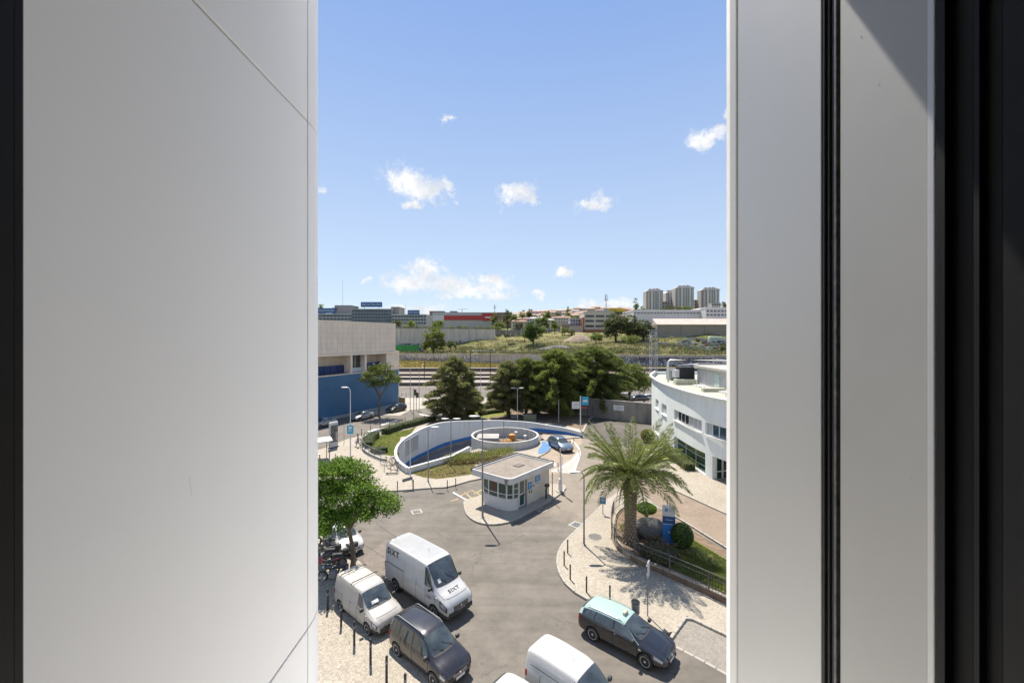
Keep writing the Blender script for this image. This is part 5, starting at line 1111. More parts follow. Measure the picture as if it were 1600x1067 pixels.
# ============================================================ vehicles
def pchip(x, X, Y):
    X = np.array(X, float); Y = np.array(Y, float); h = np.diff(X); d = np.diff(Y)/h; m = np.zeros(len(X)); m[0] = d[0]; m[-1] = d[-1]
    for i in range(1, len(X)-1):
        if d[i-1]*d[i] > 0: w1 = 2*h[i]+h[i-1]; w2 = h[i]+2*h[i-1]; m[i] = (w1+w2)/(w1/d[i-1]+w2/d[i])
    k = int(np.clip(np.searchsorted(X, x)-1, 0, len(X)-2)); t = (x-X[k])/h[k]
    return float((2*t**3-3*t*t+1)*Y[k]+(t**3-2*t*t+t)*h[k]*m[k]+(-2*t**3+3*t*t)*Y[k+1]+(t**3-t*t)*h[k]*m[k+1])
class Body:
    """side stations: x, half width, bottom z, shoulder z, top z, top half width"""
    def __init__(s, st): s.st = st; s.X = [a[0] for a in st]
    def sec(s, x):
        hw, zb, zs, zt_, ht = [pchip(x, s.X, [a[k] for a in s.st]) for k in range(1, 6)]
        d = zt_-zs; cr = .035*min(1, ht/.7)
        return [(0,zb),(hw*.86,zb),(hw*.965,zb+.07),(hw*.995,zb+.35*(zs-zb)),(hw,zb+.72*(zs-zb)),(hw*.985,zs-.02),(hw*.965,zs+min(.03,d*.12)),(hw*.965+(ht-hw*.965)*.48,zs+d*.5),(ht+(hw-ht)*.06,zt_-min(.09,d*.22)),(ht*.955,zt_-.022),(ht*.82,zt_+cr*.35),(ht*.45,zt_+cr*.85),(0,zt_+cr)]
    def P(s, x, v, side=1):
        r = s.sec(x); i = int(min(v, len(r)-1.0001)); f = v-i; return Vector((x, side*(r[i][0]*(1-f)+r[i+1][0]*f), r[i][1]*(1-f)+r[i+1][1]*f))
    def mesh(s, name, m, wheels, wr, nsub=44):
        xs_ = sorted(set([round(a, 3) for a in np.linspace(s.X[0], s.X[-1], nsub)] + [round(a, 3) for a in s.X])); n = 13; vs = []; fs = []
        for x in xs_:
            r = s.sec(x); ring = [(x, y, z) for y, z in r] + [(x, -y, z) for y, z in r[-2:0:-1]]; vs += ring
        k = 24
        for i in range(len(xs_)-1):
            for j in range(k): fs.append((i*k+j, i*k+(j+1)%k, (i+1)*k+(j+1)%k, (i+1)*k+j))
        e = (len(xs_)-1)*k; fs += [tuple(range(k-1, -1, -1)), tuple(e+j for j in range(k))]
        mb = MB(); mb.add(vs, fs); me = mb.mesh(name, [m, PLASTIC]); bm_ = bmesh.new(); bm_.from_mesh(me); bmesh.ops.recalc_face_normals(bm_, faces=bm_.faces); bm_.to_mesh(me); bm_.free()
        o = bpy.data.objects.new('tmp', me); COL.objects.link(o); hw = max(a[1] for a in s.st); cut = MB()
        for wx in wheels:
            for sd_ in (1, -1): cut.lathe([(wr*1.13, hw*.62), (wr*1.13, hw*1.2)] if sd_ > 0 else [(wr*1.13, -hw*1.2), (wr*1.13, -hw*.62)], (wx, 0, wr*1.0), 22, 'Y')
        cm = cut.mesh('cut', [PLASTIC]); bm_ = bmesh.new(); bm_.from_mesh(cm); bmesh.ops.recalc_face_normals(bm_, faces=bm_.faces); bm_.to_mesh(cm); bm_.free()
        co = bpy.data.objects.new('cut', cm); COL.objects.link(co); md = o.modifiers.new('b', 'BOOLEAN'); md.object = co; md.operation = 'DIFFERENCE'; md.solver = 'EXACT'; md.material_mode = 'TRANSFER'
        dg = bpy.context.evaluated_depsgraph_get(); out = bpy.data.meshes.new_from_object(o.evaluated_get(dg)); out.name = name; bpy.data.objects.remove(o); bpy.data.objects.remove(co); smoothe(out, 38); return out
    def patch(s, name, m, parent, x0f, x1f, v0, v1, side=1, e=.008, nu=8, nv=4, thick=.0):
        """panel lying on the body: x range may depend on v"""
        f0 = x0f if callable(x0f) else (lambda t: x0f); f1 = x1f if callable(x1f) else (lambda t: x1f); vs = []; fs = []
        for j in range(nv+1):
            tv = j/nv; v = v0+(v1-v0)*tv
            for i in range(nu+1):
                tu = i/nu; x = f0(tv)+(f1(tv)-f0(tv))*tu; p = s.P(x, v, side); d = .02
                a = s.P(min(x+d, s.X[-1]), v, side)-s.P(max(x-d, s.X[0]), v, side); b = s.P(x, min(v+.1, 12), side)-s.P(x, max(v-.1, 0), side)
                nn_ = a.cross(b); nn_ = nn_.normalized() if nn_.length > 1e-9 else Vector((0,side,0))
                c = Vector((p.x, 0, .8)); 
                if nn_.dot(p-c) < 0: nn_ = -nn_
                vs.append(p+nn_*e)
        for j in range(nv):
            for i in range(nu): fs.append((j*(nu+1)+i, j*(nu+1)+i+1, (j+1)*(nu+1)+i+1, (j+1)*(nu+1)+i))
        mb = MB(); mb.add(vs, fs); return mb.build(name, m, parent, smooth=60)
    def across(s, name, m, parent, xa, xb, vin, e=.008, n=10, nu=6):
        """panel across the centre line between x = xa..xb (windscreen, bonnet line); vin = ring value at the sides"""
        vs = []; fs = []
        fa = xa if callable(xa) else (lambda t: xa); fb = xb if callable(xb) else (lambda t: xb)
        for j in range(n+1):
            w = -1+2*j/n; v = vin+(12-vin)*(1-abs(w)); sd_ = 1 if w >= 0 else -1
            for i in range(nu+1):
                x = fa(abs(w))+(fb(abs(w))-fa(abs(w)))*i/nu; p = s.P(x, v, sd_); a = s.P(min(x+.02,s.X[-1]), v, sd_)-s.P(max(x-.02,s.X[0]), v, sd_); nn_ = Vector((-a.z, 0, a.x)).normalized(); nn_ = (nn_+Vector((0, .25*w, 0))).normalized()
                if nn_.dot(p-Vector((p.x*.6, 0, .6))) < 0: nn_ = -nn_
                vs.append(p+nn_*e)
        for j in range(n):
            for i in range(nu): fs.append((j*(nu+1)+i, j*(nu+1)+i+1, (j+1)*(nu+1)+i+1, (j+1)*(nu+1)+i))
        mb = MB(); mb.add(vs, fs); return mb.build(name, m, parent, smooth=60)
WHEELS = {}
def wheel(parent, x, y, r, w=.2, spokes=5, col=None):
    key = (r, w, spokes, col.name if col else '')
    if key not in WHEELS:
        ty = MB().lathe([(r*.62,-w/2),(r*.93,-w/2),(r,-w*.32),(r,w*.32),(r*.93,w/2),(r*.62,w/2)], (0,0,0), 26, 'Y').mesh('tyre', BLACK, 40)
        rm = MB(); rm.lathe([(r*.66,w*.36),(r*.66,w*.52),(r*.6,w*.5),(r*.57,w*.2)], (0,0,0), 26, 'Y'); rm.lathe([(r*.15,w*.3),(r*.15,w*.5),(.0,w*.52)], (0,0,0), 12, 'Y')
        for k in range(spokes):
            a = 2*math.pi*k/spokes; rm.box((math.cos(a)*r*.36,w*.4,math.sin(a)*r*.36),(r*.54,w*.14,r*(.16 if spokes < 8 else .09)),0,-a)
        rm = rm.mesh('rim', col or SILVERM, 40); dk = MB().lathe([(r*.63,w*.15),(0,w*.16)], (0,0,0), 20, 'Y').mesh('brake_disc', PLASTIC)
        WHEELS[key] = (ty, rm, dk)
    ty, rm, dk = WHEELS[key]; o = link('wheel', ty, parent, (x, y, r), (0, 0, 0 if y > 0 else math.pi)); o.name = 'wheel'; link('rim', rm, o); link('brake_disc', dk, o); return o
def car(label, loc, rz, st, pm, wheels=(1.35,-1.3), wr=.32, track=None, ws=(.75,.2), rear=None, sides=(), cat='car', name='parked_car', lights=None, hoodx=None, plate=True, roofm=None, blackbase=0, spokes=5, rimm=None, grille=(.55,.14,.62), group=None, mirrors=True, glass=GLASSD, doors=()):
    """ws = windscreen foot x, head x; rear = rear window head x, foot x; sides = list of (x0 low, x1 low, x0 high, x1 high)"""
    B = Body(st); t = thing(name, label, cat, loc, rz, group); hw = max(a[1] for a in st); xf, xr = B.X[-1], B.X[0]
    body = link('body', B.mesh('body', pm, wheels, wr), t)
    tr = track or hw-.13
    for wx in wheels:
        for s in (1,-1): wheel(t, wx, s*tr, wr, .21, spokes, rimm)
    W = B.across('windscreen', glass, t, lambda w: ws[0]-.06-.10*w**2, lambda w: ws[1]+.03, 8.55, .012)
    B.across('cowl', PLASTIC, t, lambda w: ws[0]-.05-.10*w**2, lambda w: ws[0]+.05-.12*w**2, 9.0, .010, nu=2)
    for s in (1,-1):      # wipers and mirrors
        if mirrors:
            q = B.P(ws[0]-.28, 6.4, s); mm = MB().cbox((0,0,0),(.13,.2,.15),.03); mm.build('mirror', PLASTIC, t, loc=(q.x,q.y+s*.13,q.z+.08)); MB().box((-.067,0,0),(.006,.16,.11)).build('mirror_glass', CHROME, t, loc=(q.x,q.y+s*.13,q.z+.08))
    for yy in (.45,-.1):
        a = B.P(ws[0]-.02, 11.5, 1 if yy > 0 else -1); b_ = B.P(ws[0]-.3, 11, 1); MB().tube([(a.x,yy,a.z+.03),(b_.x,yy-.45,b_.z+.035)], .01, 4).build('wiper', BLACK, t)
    if rear: B.across('rear_window', glass, t, rear[1], rear[0], 8.8, .012)
    for (a, b_, c_, d_) in sides:
        for s in (1,-1): B.patch('side_window', glass, t, lambda v: a+(c_-a)*v, lambda v: b_+(d_-b_)*v, 6.25, 8.1, s, .012)
    for s in (1,-1):
        lx = lights or (xf-.42, xf-.06)
        hl = B.patch('headlight', mat('headlight_housing', (.10,.105,.11), .1, .4, .2, 9), t, lx[0]-.04, lx[1]+.02, 3.7, 5.7, s, .010, 5, 3); B.patch('headlight_lens', mat('headlight_glass', (.5,.51,.52), .1, .3, .5, 14), hl, lx[0]+.05, lx[1]-.04, 4.1, 5.3, s, .018, 4, 2)
        B.patch('tail_light', mat('tail_light_red', (.35,.01,.01), .25, 0, .1, 5), t, xr+.02, xr+.2, 4.0, 6.0, s, .012, 3, 3)
        for x in doors: B.patch('door_seam', JOINT, t, x-.011, x+.011, 1.4, 6.2, s, .005, 1, 8)
        for x in doors[1:]: q = B.P(x+.12, 4.9, s); MB().cbox((q.x,q.y+s*.015,q.z),(.17,.03,.035),.008).build('door_handle', pm, t)
        if blackbase: B.patch('sill_trim', PLASTIC, t, xr+.05, xf-.05, 1.02, 1.02+blackbase, s, .006, 30, 3) if False else B.patch('sill_trim', PLASTIC, t, wheels[1]+wr*1.2, wheels[0]-wr*1.2, 1.1, 1.1+blackbase, s, .010, 10, 3)
    hb_ = B.P(ws[0]-.02, 12).x; B.across('bonnet_seam', JOINT, t, lambda w: xf-.30-.12*w**2, lambda w: xf-.285-.12*w**2, 8.6, .005, nu=1)
    for s in (1,-1): B.patch('bonnet_side_seam', JOINT, t, ws[0]+.02, xf-.40, 7.55, 7.72, s, .005, 8, 1)
    gz, gh, gw_ = grille; xq = B.P(xf,12).x
    fx = xf-.012
    MB().cbox((fx,0,gz),(.05,gw_*2*.8,gh),.015).build('grille', PLASTIC, t)
    for k in range(3): MB().box((fx+.027,0,gz-gh*.3+k*gh*.3),(.012,gw_*1.5,.012)).build('grille_bar', CHROME, t)
    MB().cbox((fx,0,gz-gh-.1),(.06,hw*1.3,.12),.015).build('air_intake', BLACK, t)
    MB().lathe([(.055,0),(.055,.015),(0,.02)], (fx+.028,0,gz+.02), 12, 'X').build('badge', CHROME, t)
    if plate:
        MB().box((fx+.045,0,gz-gh*.5-.06),(.012,.5,.11)).build('number_plate', WHITE, t); MB().box((xr-.02,0,.72),(.012,.5,.11)).build('number_plate', WHITE, t)
    t['_b'] = 0; del t['_b']; return t, B
PW = paint('white_car_paint', (.49,.483,.462)); PDW = paint('dusty_white_paint', (.40,.378,.335), .45, 0, .3, .45); PDK = paint('dark_plum_paint', (.022,.019,.021), .25, .2, 1, .06); PBK = paint('black_car_paint', (.013,.014,.017), .2, .1, 1, .03)
PSV = paint('silver_car_paint', (.40,.41,.42), .3, .6, .7, .1); PGB = paint('grey_blue_paint', (.20,.25,.29), .28, .5, .8, .1); MINT = paint('mint_roof_paint', (.30,.40,.36), .35, 0, .6, .0)
def heading(a, b): a = g(*a); b = g(*b); return math.atan2(b.y-a.y, b.x-a.x)
def place(rearw, frontw, side, hw, wheels):
    """rear and front wheel contact pixels on one side -> origin and heading"""
    a, b = g(*rearw), g(*frontw); r = math.atan2(b.y-a.y, b.x-a.x); d = Vector((math.cos(r), math.sin(r), 0)); nrm_ = Vector((-d.y, d.x, 0)); mid = (a+b)/2 - nrm_*side*hw; return mid - d*(wheels[0]+wheels[1])/2, r
# --- large delivery van
st = [(-2.99,.80,.55,1.25,2.35,.70),(-2.94,.92,.46,1.35,2.50,.82),(-2.8,.97,.40,1.40,2.56,.86),(-1.5,1.0,.36,1.42,2.60,.87),(.3,1.0,.35,1.42,2.60,.87),(.95,1.0,.35,1.40,2.57,.86),(1.15,1.0,.35,1.38,2.50,.84),(1.5,1.0,.35,1.36,2.12,.81),(1.98,.99,.35,1.30,1.56,.82),(2.2,.98,.35,1.24,1.42,.80),(2.6,.96,.34,1.10,1.26,.74),(2.82,.93,.34,1.0,1.10,.70),(2.95,.86,.36,.88,.94,.66),(3.02,.74,.42,.72,.78,.6)]
o, r = place((620,925),(677,966),-1,.95,(1.95,-1.69))
van, B = car('large white delivery van with black lettering, standing beside the pale small van', o, r, st, PW, (1.95,-1.69), .39, .90, (1.98,1.10), None, [(1.10,1.90,1.06,1.44)], 'van', 'delivery_van', (2.45,2.9), blackbase=1.2, doors=(-.9,.35,1.2,2.02), grille=(.78,.26,.62), spokes=8, glass=GLASSD)
for i in range(5): B.patch('roof_rib', PW, van, -2.6, .8, 10.1+i*.42, 10.22+i*.42, 1, .035, 10, 1); B.patch('roof_rib', PW, van, -2.6, .8, 10.1+i*.42, 10.22+i*.42, -1, .035, 10, 1)
stl = PLASTIC
for s in (1,-1):
    M_ = Matrix(((-s,0,0,-2.05),(0,0,-1*-s,s*.995),(0,1,0,1.98),(0,0,0,1))); q = B.P(-2.05,7.3,s)
    # upright lettering leaning with the body side
    tl = math.atan2(B.P(-2.05,6.6,s).y*s-B.P(-2.05,8,s).y*s, B.P(-2.05,8,s).z-B.P(-2.05,6.6,s).z)
    X = Vector((-s,0,0)); Y = Vector((0,-s*math.sin(tl),math.cos(tl))); Z = X.cross(Y); M_ = Matrix(((X.x,Y.x,Z.x,q.x),(X.y,Y.y,Z.y,q.y+s*.016),(X.z,Y.z,Z.z,q.z),(0,0,0,1)))
    text('lettering', 'SIXT', .50, PLASTIC, van, M_, .006, .007, 1.12)
    B.patch('black_stripe', PLASTIC, van, -2.85, -1.0, 5.3, 5.42, s, .012, 12, 1); B.patch('slide_rail', JOINT, van, -2.7, -.9, 6.05, 6.12, s, .012, 10, 1)
    B.patch('small_print', PLASTIC, van, 1.3, 1.75, 4.0, 4.08, s, .012, 3, 1); B.patch('small_print', PLASTIC, van, 1.35, 1.7, 3.8, 3.87, s, .012, 3, 1)
    B.patch('bumper_side', PLASTIC, van, 2.35, 2.98, 1.2, 2.9, s, .012, 6, 3)
sl_ = math.atan2(B.P(2.6,11.9).z-B.P(2.3,11.9).z, .3); X = Vector((0,1,0)); Y = Vector((-math.cos(sl_),0,-math.sin(sl_))); Z = X.cross(Y); q = B.P(2.42,12)
text('lettering','SIXT',.30,PLASTIC,van,Matrix(((X.x,Y.x,Z.x,q.x),(X.y,Y.y,Z.y,.0),(X.z,Y.z,Z.z,q.z+.012),(0,0,0,1))),.006,.004,1.12)
MB().tube([(.3,0,2.62),(.2,0,2.85)], .008, 4).build('aerial', BLACK, van); MB().cbox((3.0,0,.55),(.12,1.6,.22),.03).build('bumper', PLASTIC, van)
MB().box((1.35,-.45,1.38),(.35,.3,.03)).build('dashboard_paper', WHITE, van) if False else None
B.patch('windscreen_paper', WHITE, van, 1.72, 1.86, 10.3, 10.9, -1, .016, 2, 2)
# --- pale small van with roof bars
st = [(-2.16,.72,.45,.95,1.62,.60),(-2.12,.82,.36,1.02,1.74,.66),(-2.0,.86,.31,1.05,1.79,.69),(-1.0,.88,.28,1.08,1.84,.71),(0,.88,.28,1.08,1.84,.71),(.35,.88,.28,1.06,1.80,.70),(.55,.88,.28,1.05,1.70,.68),(1.25,.87,.28,1.0,1.16,.70),(1.5,.87,.28,.96,1.07,.70),(1.9,.84,.28,.85,.93,.64),(2.1,.76,.30,.72,.79,.56),(2.18,.62,.36,.58,.64,.5)]
wh = (1.38,-1.40); o, r = place((530,954),(577,995),-1,.82,wh)
dk, B = car('small dusty pale van with two black roof bars, behind the black people carrier', o, r, st, PDW, wh, .34, .77, (1.28,.5), None, [(.42,1.05,.38,.68)], 'van', 'parked_van', (1.78,2.1), blackbase=1.0, doors=(-1.15,-.35,.35,1.15), grille=(.58,.16,.5))
for x in (-1.5,-.35): MB().tube([(x,-.78,1.86),(x,-.7,1.96),(x,.7,1.96),(x,.78,1.86)], .022, 6).build('roof_bar', BLACK, dk)
for s in (1,-1):
    B.patch('slide_rail', JOINT, dk, -2.0, -1.1, 5.35, 5.5, s, .012, 6, 1); B.patch('bumper_side', PLASTIC, dk, 1.76, 2.14, 1.2, 3.4, s, .012, 6, 3)
MB().cbox((2.17,0,.47),(.12,1.25,.26),.03).build('bumper', PLASTIC, dk)
for x, y, a in ((.9,.3,.3),(.92,-.2,-.2)): pass
B.patch('windscreen_paper', WHITE, dk, 1.0, 1.13, 10.6, 11.9, -1, .016, 2, 2)
# --- dark people carrier
st = [(-2.12,.70,.42,.86,1.28,.52),(-2.07,.80,.34,.92,1.40,.58),(-1.92,.85,.28,.96,1.54,.62),(-1.5,.87,.25,.98,1.63,.64),(-.6,.87,.24,.98,1.67,.65),(.1,.87,.24,.98,1.65,.64),(.45,.87,.24,.97,1.56,.62),(1.15,.87,.24,.94,1.09,.68),(1.35,.86,.24,.91,1.01,.68),(1.8,.83,.25,.80,.87,.62),(2.02,.76,.27,.66,.73,.54),(2.12,.62,.32,.54,.60,.48)]
wh = (1.36,-1.34); o, r = place((622,1027),(676,1073),-1,.82,wh)
zf, B = car('black people carrier with grey roof rails, nearest in the parked row', o, r, st, PDK, wh, .35, .77, (1.2,.38), (-1.95,-2.09), [(-1.9,-1.22,-1.72,-1.2),(-1.14,-.22,-1.14,-.24),(-.14,.98,-.14,.62)], 'car', 'parked_car', (1.72,2.04), blackbase=.5, doors=(-1.05,-.18,.98), grille=(.57,.12,.5))
for s in (1,-1): MB().tube([(-1.8,s*.56,1.62),(-1.6,s*.57,1.72),(.1,s*.57,1.72),(.3,s*.56,1.63)], .02, 6).build('roof_rail', STEELG, zf)
# --- next white car in the row, cut by the picture edge
HATCH = [(-2.0,.68,.40,.80,1.02,.50),(-1.94,.80,.32,.88,1.14,.54),(-1.75,.85,.27,.92,1.30,.57),(-1.3,.87,.24,.93,1.43,.60),(-.5,.87,.23,.92,1.47,.61),(.0,.87,.23,.92,1.45,.60),(.3,.87,.23,.91,1.37,.58),(1.0,.87,.23,.88,1.01,.66),(1.2,.86,.23,.85,.94,.66),(1.65,.83,.24,.75,.80,.6),(1.9,.75,.27,.62,.67,.52),(2.0,.6,.32,.5,.55,.45)]
hw_ = (1.27,-1.26)
HS = [(-1.72,-1.18,-1.45,-1.14),(-1.1,-.15,-1.06,-.2),(-.06,.82,-.12,.45)]
row = Vector((math.cos(r), math.sin(r), 0)); t2 = o + row*5.95
hc, B = car('white car just showing at the lower edge, in front of the black people carrier', t2+Vector((.1,.05,0)), r, HATCH, PW, hw_, .31, .74, (1.05,.22), (-1.72,-1.97), HS, lights=(1.5,1.92), doors=(-1.05,-.1,.9))
# --- white hatchback behind the tree
cl, B = car('white hatchback with black grille line, behind the street tree and motorcycles', g(560,872)+Vector((-1.75,1.7,0)), math.atan2(-.72,.66), HATCH, PW, hw_, .31, .74, (1.05,.22), (-1.72,-1.97), HS, lights=(1.45,1.92), doors=(-1.05,-.1,.9), grille=(.50,.13,.55))
# --- white panel van at the bottom
st = [(-2.1,.74,.42,.95,1.60,.58),(-2.04,.84,.34,1.02,1.74,.64),(-1.85,.88,.30,1.06,1.81,.68),(-1.0,.90,.27,1.08,1.86,.70),(0,.90,.27,1.08,1.84,.70),(.4,.90,.27,1.06,1.76,.68),(1.2,.89,.27,1.0,1.18,.70),(1.45,.88,.27,.96,1.09,.69),(1.9,.84,.28,.84,.92,.62),(2.1,.74,.31,.68,.75,.54),(2.17,.6,.36,.56,.62,.48)]
wh = (1.36,-1.33); rr_ = math.atan2(-.70,.78); q = Vector((2.62,16.85,0))
kg, B = car('clean white panel van entering at the lower edge beside the taxi', q, rr_, st, PW, wh, .34, .79, (1.25,.42), None, [(.36,1.02,.34,.62)], 'van', 'panel_van', (1.75,2.1), blackbase=.8, doors=(-1.2,-.3,.3,1.12))
for s in (1,-1): B.patch('pressed_panel_line', JOINT, kg, -1.75, .2, 6.7, 6.76, s, .004, 14, 1); B.patch('pressed_panel_line', JOINT, kg, -1.7, -.3, 3.2, 3.26, s, .004, 10, 1)
MB().tube([(-.1,0,1.88),(-.35,0,2.12)], .008, 4).build('aerial', BLACK, kg)
# --- taxi
WAG = [(-2.28,.70,.42,.85,1.02,.52),(-2.22,.82,.33,.92,1.15,.56),(-2.02,.87,.27,.95,1.30,.59),(-1.6,.89,.24,.95,1.41,.61),(-.7,.90,.23,.94,1.46,.62),(-.1,.90,.23,.93,1.45,.61),(.25,.90,.23,.92,1.37,.59),(1.0,.90,.23,.88,1.02,.68),(1.2,.89,.23,.86,.96,.68),(1.75,.86,.24,.77,.82,.62),(2.08,.78,.27,.64,.69,.54),(2.2,.6,.32,.5,.55,.46)]
wh = (1.32,-1.36); o, r = place((926,1000),(1009.4,1044.5),-1,.84,wh)
tx, B = car('black estate taxi with a mint green roof at the right kerb', o, r, WAG, PBK, wh, .35, .82, (1.05,.18), (-2.0,-2.25), [(-2.0,-1.36,-1.7,-1.3),(-1.28,-.32,-1.24,-.34),(-.24,.84,-.26,.42)], 'taxi', 'taxi', (1.66,2.12), doors=(-1.2,-.28,.92), spokes=10, grille=(.56,.16,.5), roofm=MINT)
B.across('mint_roof', MINT, tx, -2.02, .2, 8.45, .010, 12, 14)
for s in (1,-1):
    B.patch('mint_pillar', MINT, tx, -2.2, -2.02, 6.4, 9, s, .011, 2, 5); B.patch('mint_pillar', MINT, tx, lambda v: .98-.72*v, lambda v: 1.04-.74*v, 6.3, 8.6, s, .014, 1, 6); B.patch('mint_roof_side', MINT, tx, -2.05, .16, 8.15, 9.2, s, .011, 14, 2)
    MB().tube([(-1.8,s*.55,1.44),(-1.5,s*.565,1.51),(-.3,s*.565,1.53),(.0,s*.55,1.47)], .015, 6).build('roof_rail', MINT, tx); B.patch('door_sticker', WHITE, tx, 1.0, 1.12, 4.2, 4.6, s, .014, 2, 2)
tb = MB(); tb.cbox((-.05,.0,1.55),(.14,.34,.13),.02); tb.build('taxi_light', mat('taxi_lamp', (.45,.42,.30), .4), tx)
# --- grey blue car leaving the ramp
SUV = [(-2.32,.72,.45,.90,1.10,.54),(-2.26,.84,.36,.98,1.22,.58),(-2.05,.89,.30,1.02,1.36,.60),(-1.5,.92,.27,1.02,1.52,.62),(-.6,.93,.26,1.0,1.60,.64),(.0,.93,.26,.99,1.58,.63),(.35,.93,.26,.98,1.48,.61),(1.1,.92,.26,.95,1.09,.70),(1.35,.91,.26,.92,1.03,.70),(1.85,.88,.27,.82,.88,.64),(2.15,.8,.3,.68,.73,.56),(2.28,.62,.34,.54,.60,.48)]
wh = (1.42,-1.44)
tl, B = car('grey blue crossover coming up the ramp lane beside the ring wall', Vector((6.55,56.2,.02)), math.atan2(-.93,.36), SUV, PGB, wh, .35, .80, (1.15,.3), (-1.9,-2.28), [(-2.0,-1.4,-1.6,-1.35),(-1.3,-.3,-1.28,-.32),(-.22,.92,-.24,.52)], 'car', 'car', (1.75,2.2), doors=(-1.25,-.26,1.0), grille=(.62,.12,.5))
# --- silver saloon and friends on the left street
SAL = [(-2.28,.70,.42,.82,.96,.56),(-2.2,.82,.33,.88,1.02,.62),(-1.7,.87,.26,.93,1.07,.64),(-1.45,.88,.24,.93,1.12,.62),(-.85,.88,.23,.92,1.37,.57),(-.3,.88,.22,.91,1.43,.58),(.0,.88,.22,.91,1.42,.58),(.3,.88,.22,.90,1.35,.56),(1.0,.88,.22,.87,1.0,.66),(1.2,.87,.22,.85,.94,.66),(1.8,.84,.24,.76,.80,.6),(2.12,.76,.27,.62,.66,.52),(2.22,.6,.32,.5,.54,.45)]
wh = (1.36,-1.34); dS = [(-1.35,-.95,-.95,-.9),(-.9,-.12,-.86,-.2),(-.04,.84,-.1,.42)]
rS = math.atan2(dL.y, dL.x)
def street_pos(px_, py_): return g(px_, py_)
sv, B = car('silver saloon parked along the blue wall, middle of three', street_pos(566,655), rS+.02, SAL, PSV, wh, .32, .75, (1.05,.22), (-.9,-1.5), dS, doors=(-.88,-.08,.92), lights=(1.75,2.14))
sv2 = dup(sv, street_pos(505,666), rS+.02, 'silver saloon parked nearest the left edge, only its tail in view')
bk, B = car('black hatchback parked at the far corner of the blue building', street_pos(619,643), rS-.05, SUV, PBK, (1.42,-1.44), .34, .8, (1.15,.3), (-1.9,-2.28), [(-2.0,-1.4,-1.6,-1.35),(-1.3,-.3,-1.28,-.32),(-.22,.92,-.24,.52)], doors=(-1.25,-.26,1.0))
# --- white car down in the ramp
rc_ = Vector((-9.4,56.5,0)); az = ang((rc_.x, rc_.y))
wc = dup(cl, Vector((rc_.x, rc_.y, ramp_z(az)+.02)), R(62), 'white car down in the ramp, its roof just above the white parapet')
# cars above the yard wall
v1 = dup(kg, on := Vector((g(990,640).x-1, 93, .9)), R(175), 'white van parked behind the concrete yard wall under the trees', None); v2 = dup(bk, Vector((27.5,92,.9)), R(190), 'dark car parked behind the concrete yard wall'); v3 = dup(hc, Vector((31.5,94,.9)), R(10), 'white car behind the yard wall next to the pale blue building')
# hillside car park
def lowcar(pm):
    mb = MB(); X = [(-2.0,.75,.3),(-1.9,.98,.2),(-1.2,1.42,.2),(0,1.45,.2),(.9,.98,.2),(1.85,.8,.2),(2.0,.55,.3)]; vs = []
    for x, z, b_ in X: vs += [(x,-.85,b_),(x,.85,b_),(x,.83,min(z,.92)),(x,.62,z),(x,-.62,z),(x,-.83,min(z,.92))]
    fs = [(0,1,2,3,4,5)[::-1], tuple(range(36,42))]
    for i in range(6):
        for j in range(6): fs.append((i*6+j,i*6+(j+1)%6,i*6+6+(j+1)%6,i*6+6+j))
    mb.add(vs, fs)
    for k in range(2+0, len(mb.f)):
        i, j = divmod(k-2, 6)
        if (j in (2,4) and i in (1,2,3)) or (j == 3 and i in (1,3)): mb.m[k] = 1
    mb.mi = 2
    for x in (-1.25,1.3): mb.lathe([(.32,-.87),(.32,.87)], (x,0,.3), 10, 'Y')
    return mb.mesh('car_body', [pm, GLASSD, BLACK])
LC = [lowcar(p_) for p_ in (PW, PSV, PBK, PGB, paint('red_car_paint',(.30,.03,.03)))]; rnd2 = random.Random(4); n_ = 0
for rowi in range(6):
    for k in range(15):
        if rnd2.random() < .12: continue
        y = 236+rowi*7.5; x = 92+rowi*2.2+k*3.0; 
        if not (1060 < 800+F*x/y < 1150): continue
        o_ = link('parked_car', rnd2.choice([LC[0]]*4+[LC[1]]*4+[LC[2]]*2+[LC[3],LC[4]]), None, (x,y,terr(x,y)+.25), (0,0,R(90+rnd2.uniform(-4,4)))); tag(o_, 'small car in the crowded hillside car park below the brown building', 'car', 'cars in the hillside car park')
t = thing('market_tent','pale green roofed van shelter in the hillside car park','shelter',on_terr(1117,262)); MB().cbox((0,0,2.4),(8,3,2.4),.3).build('roof',mat('pale_green',(.42,.5,.38),.6),t)
for s in (-3.5,3.5): MB().tube([(s,0,0),(s,0,1.4)],.1,6).build('post',STEELG,t)
for k in range(10):
    x = -80+k*4.3+rnd2.uniform(-.5,.5); y = 99.5+rnd2.uniform(-.4,.4)
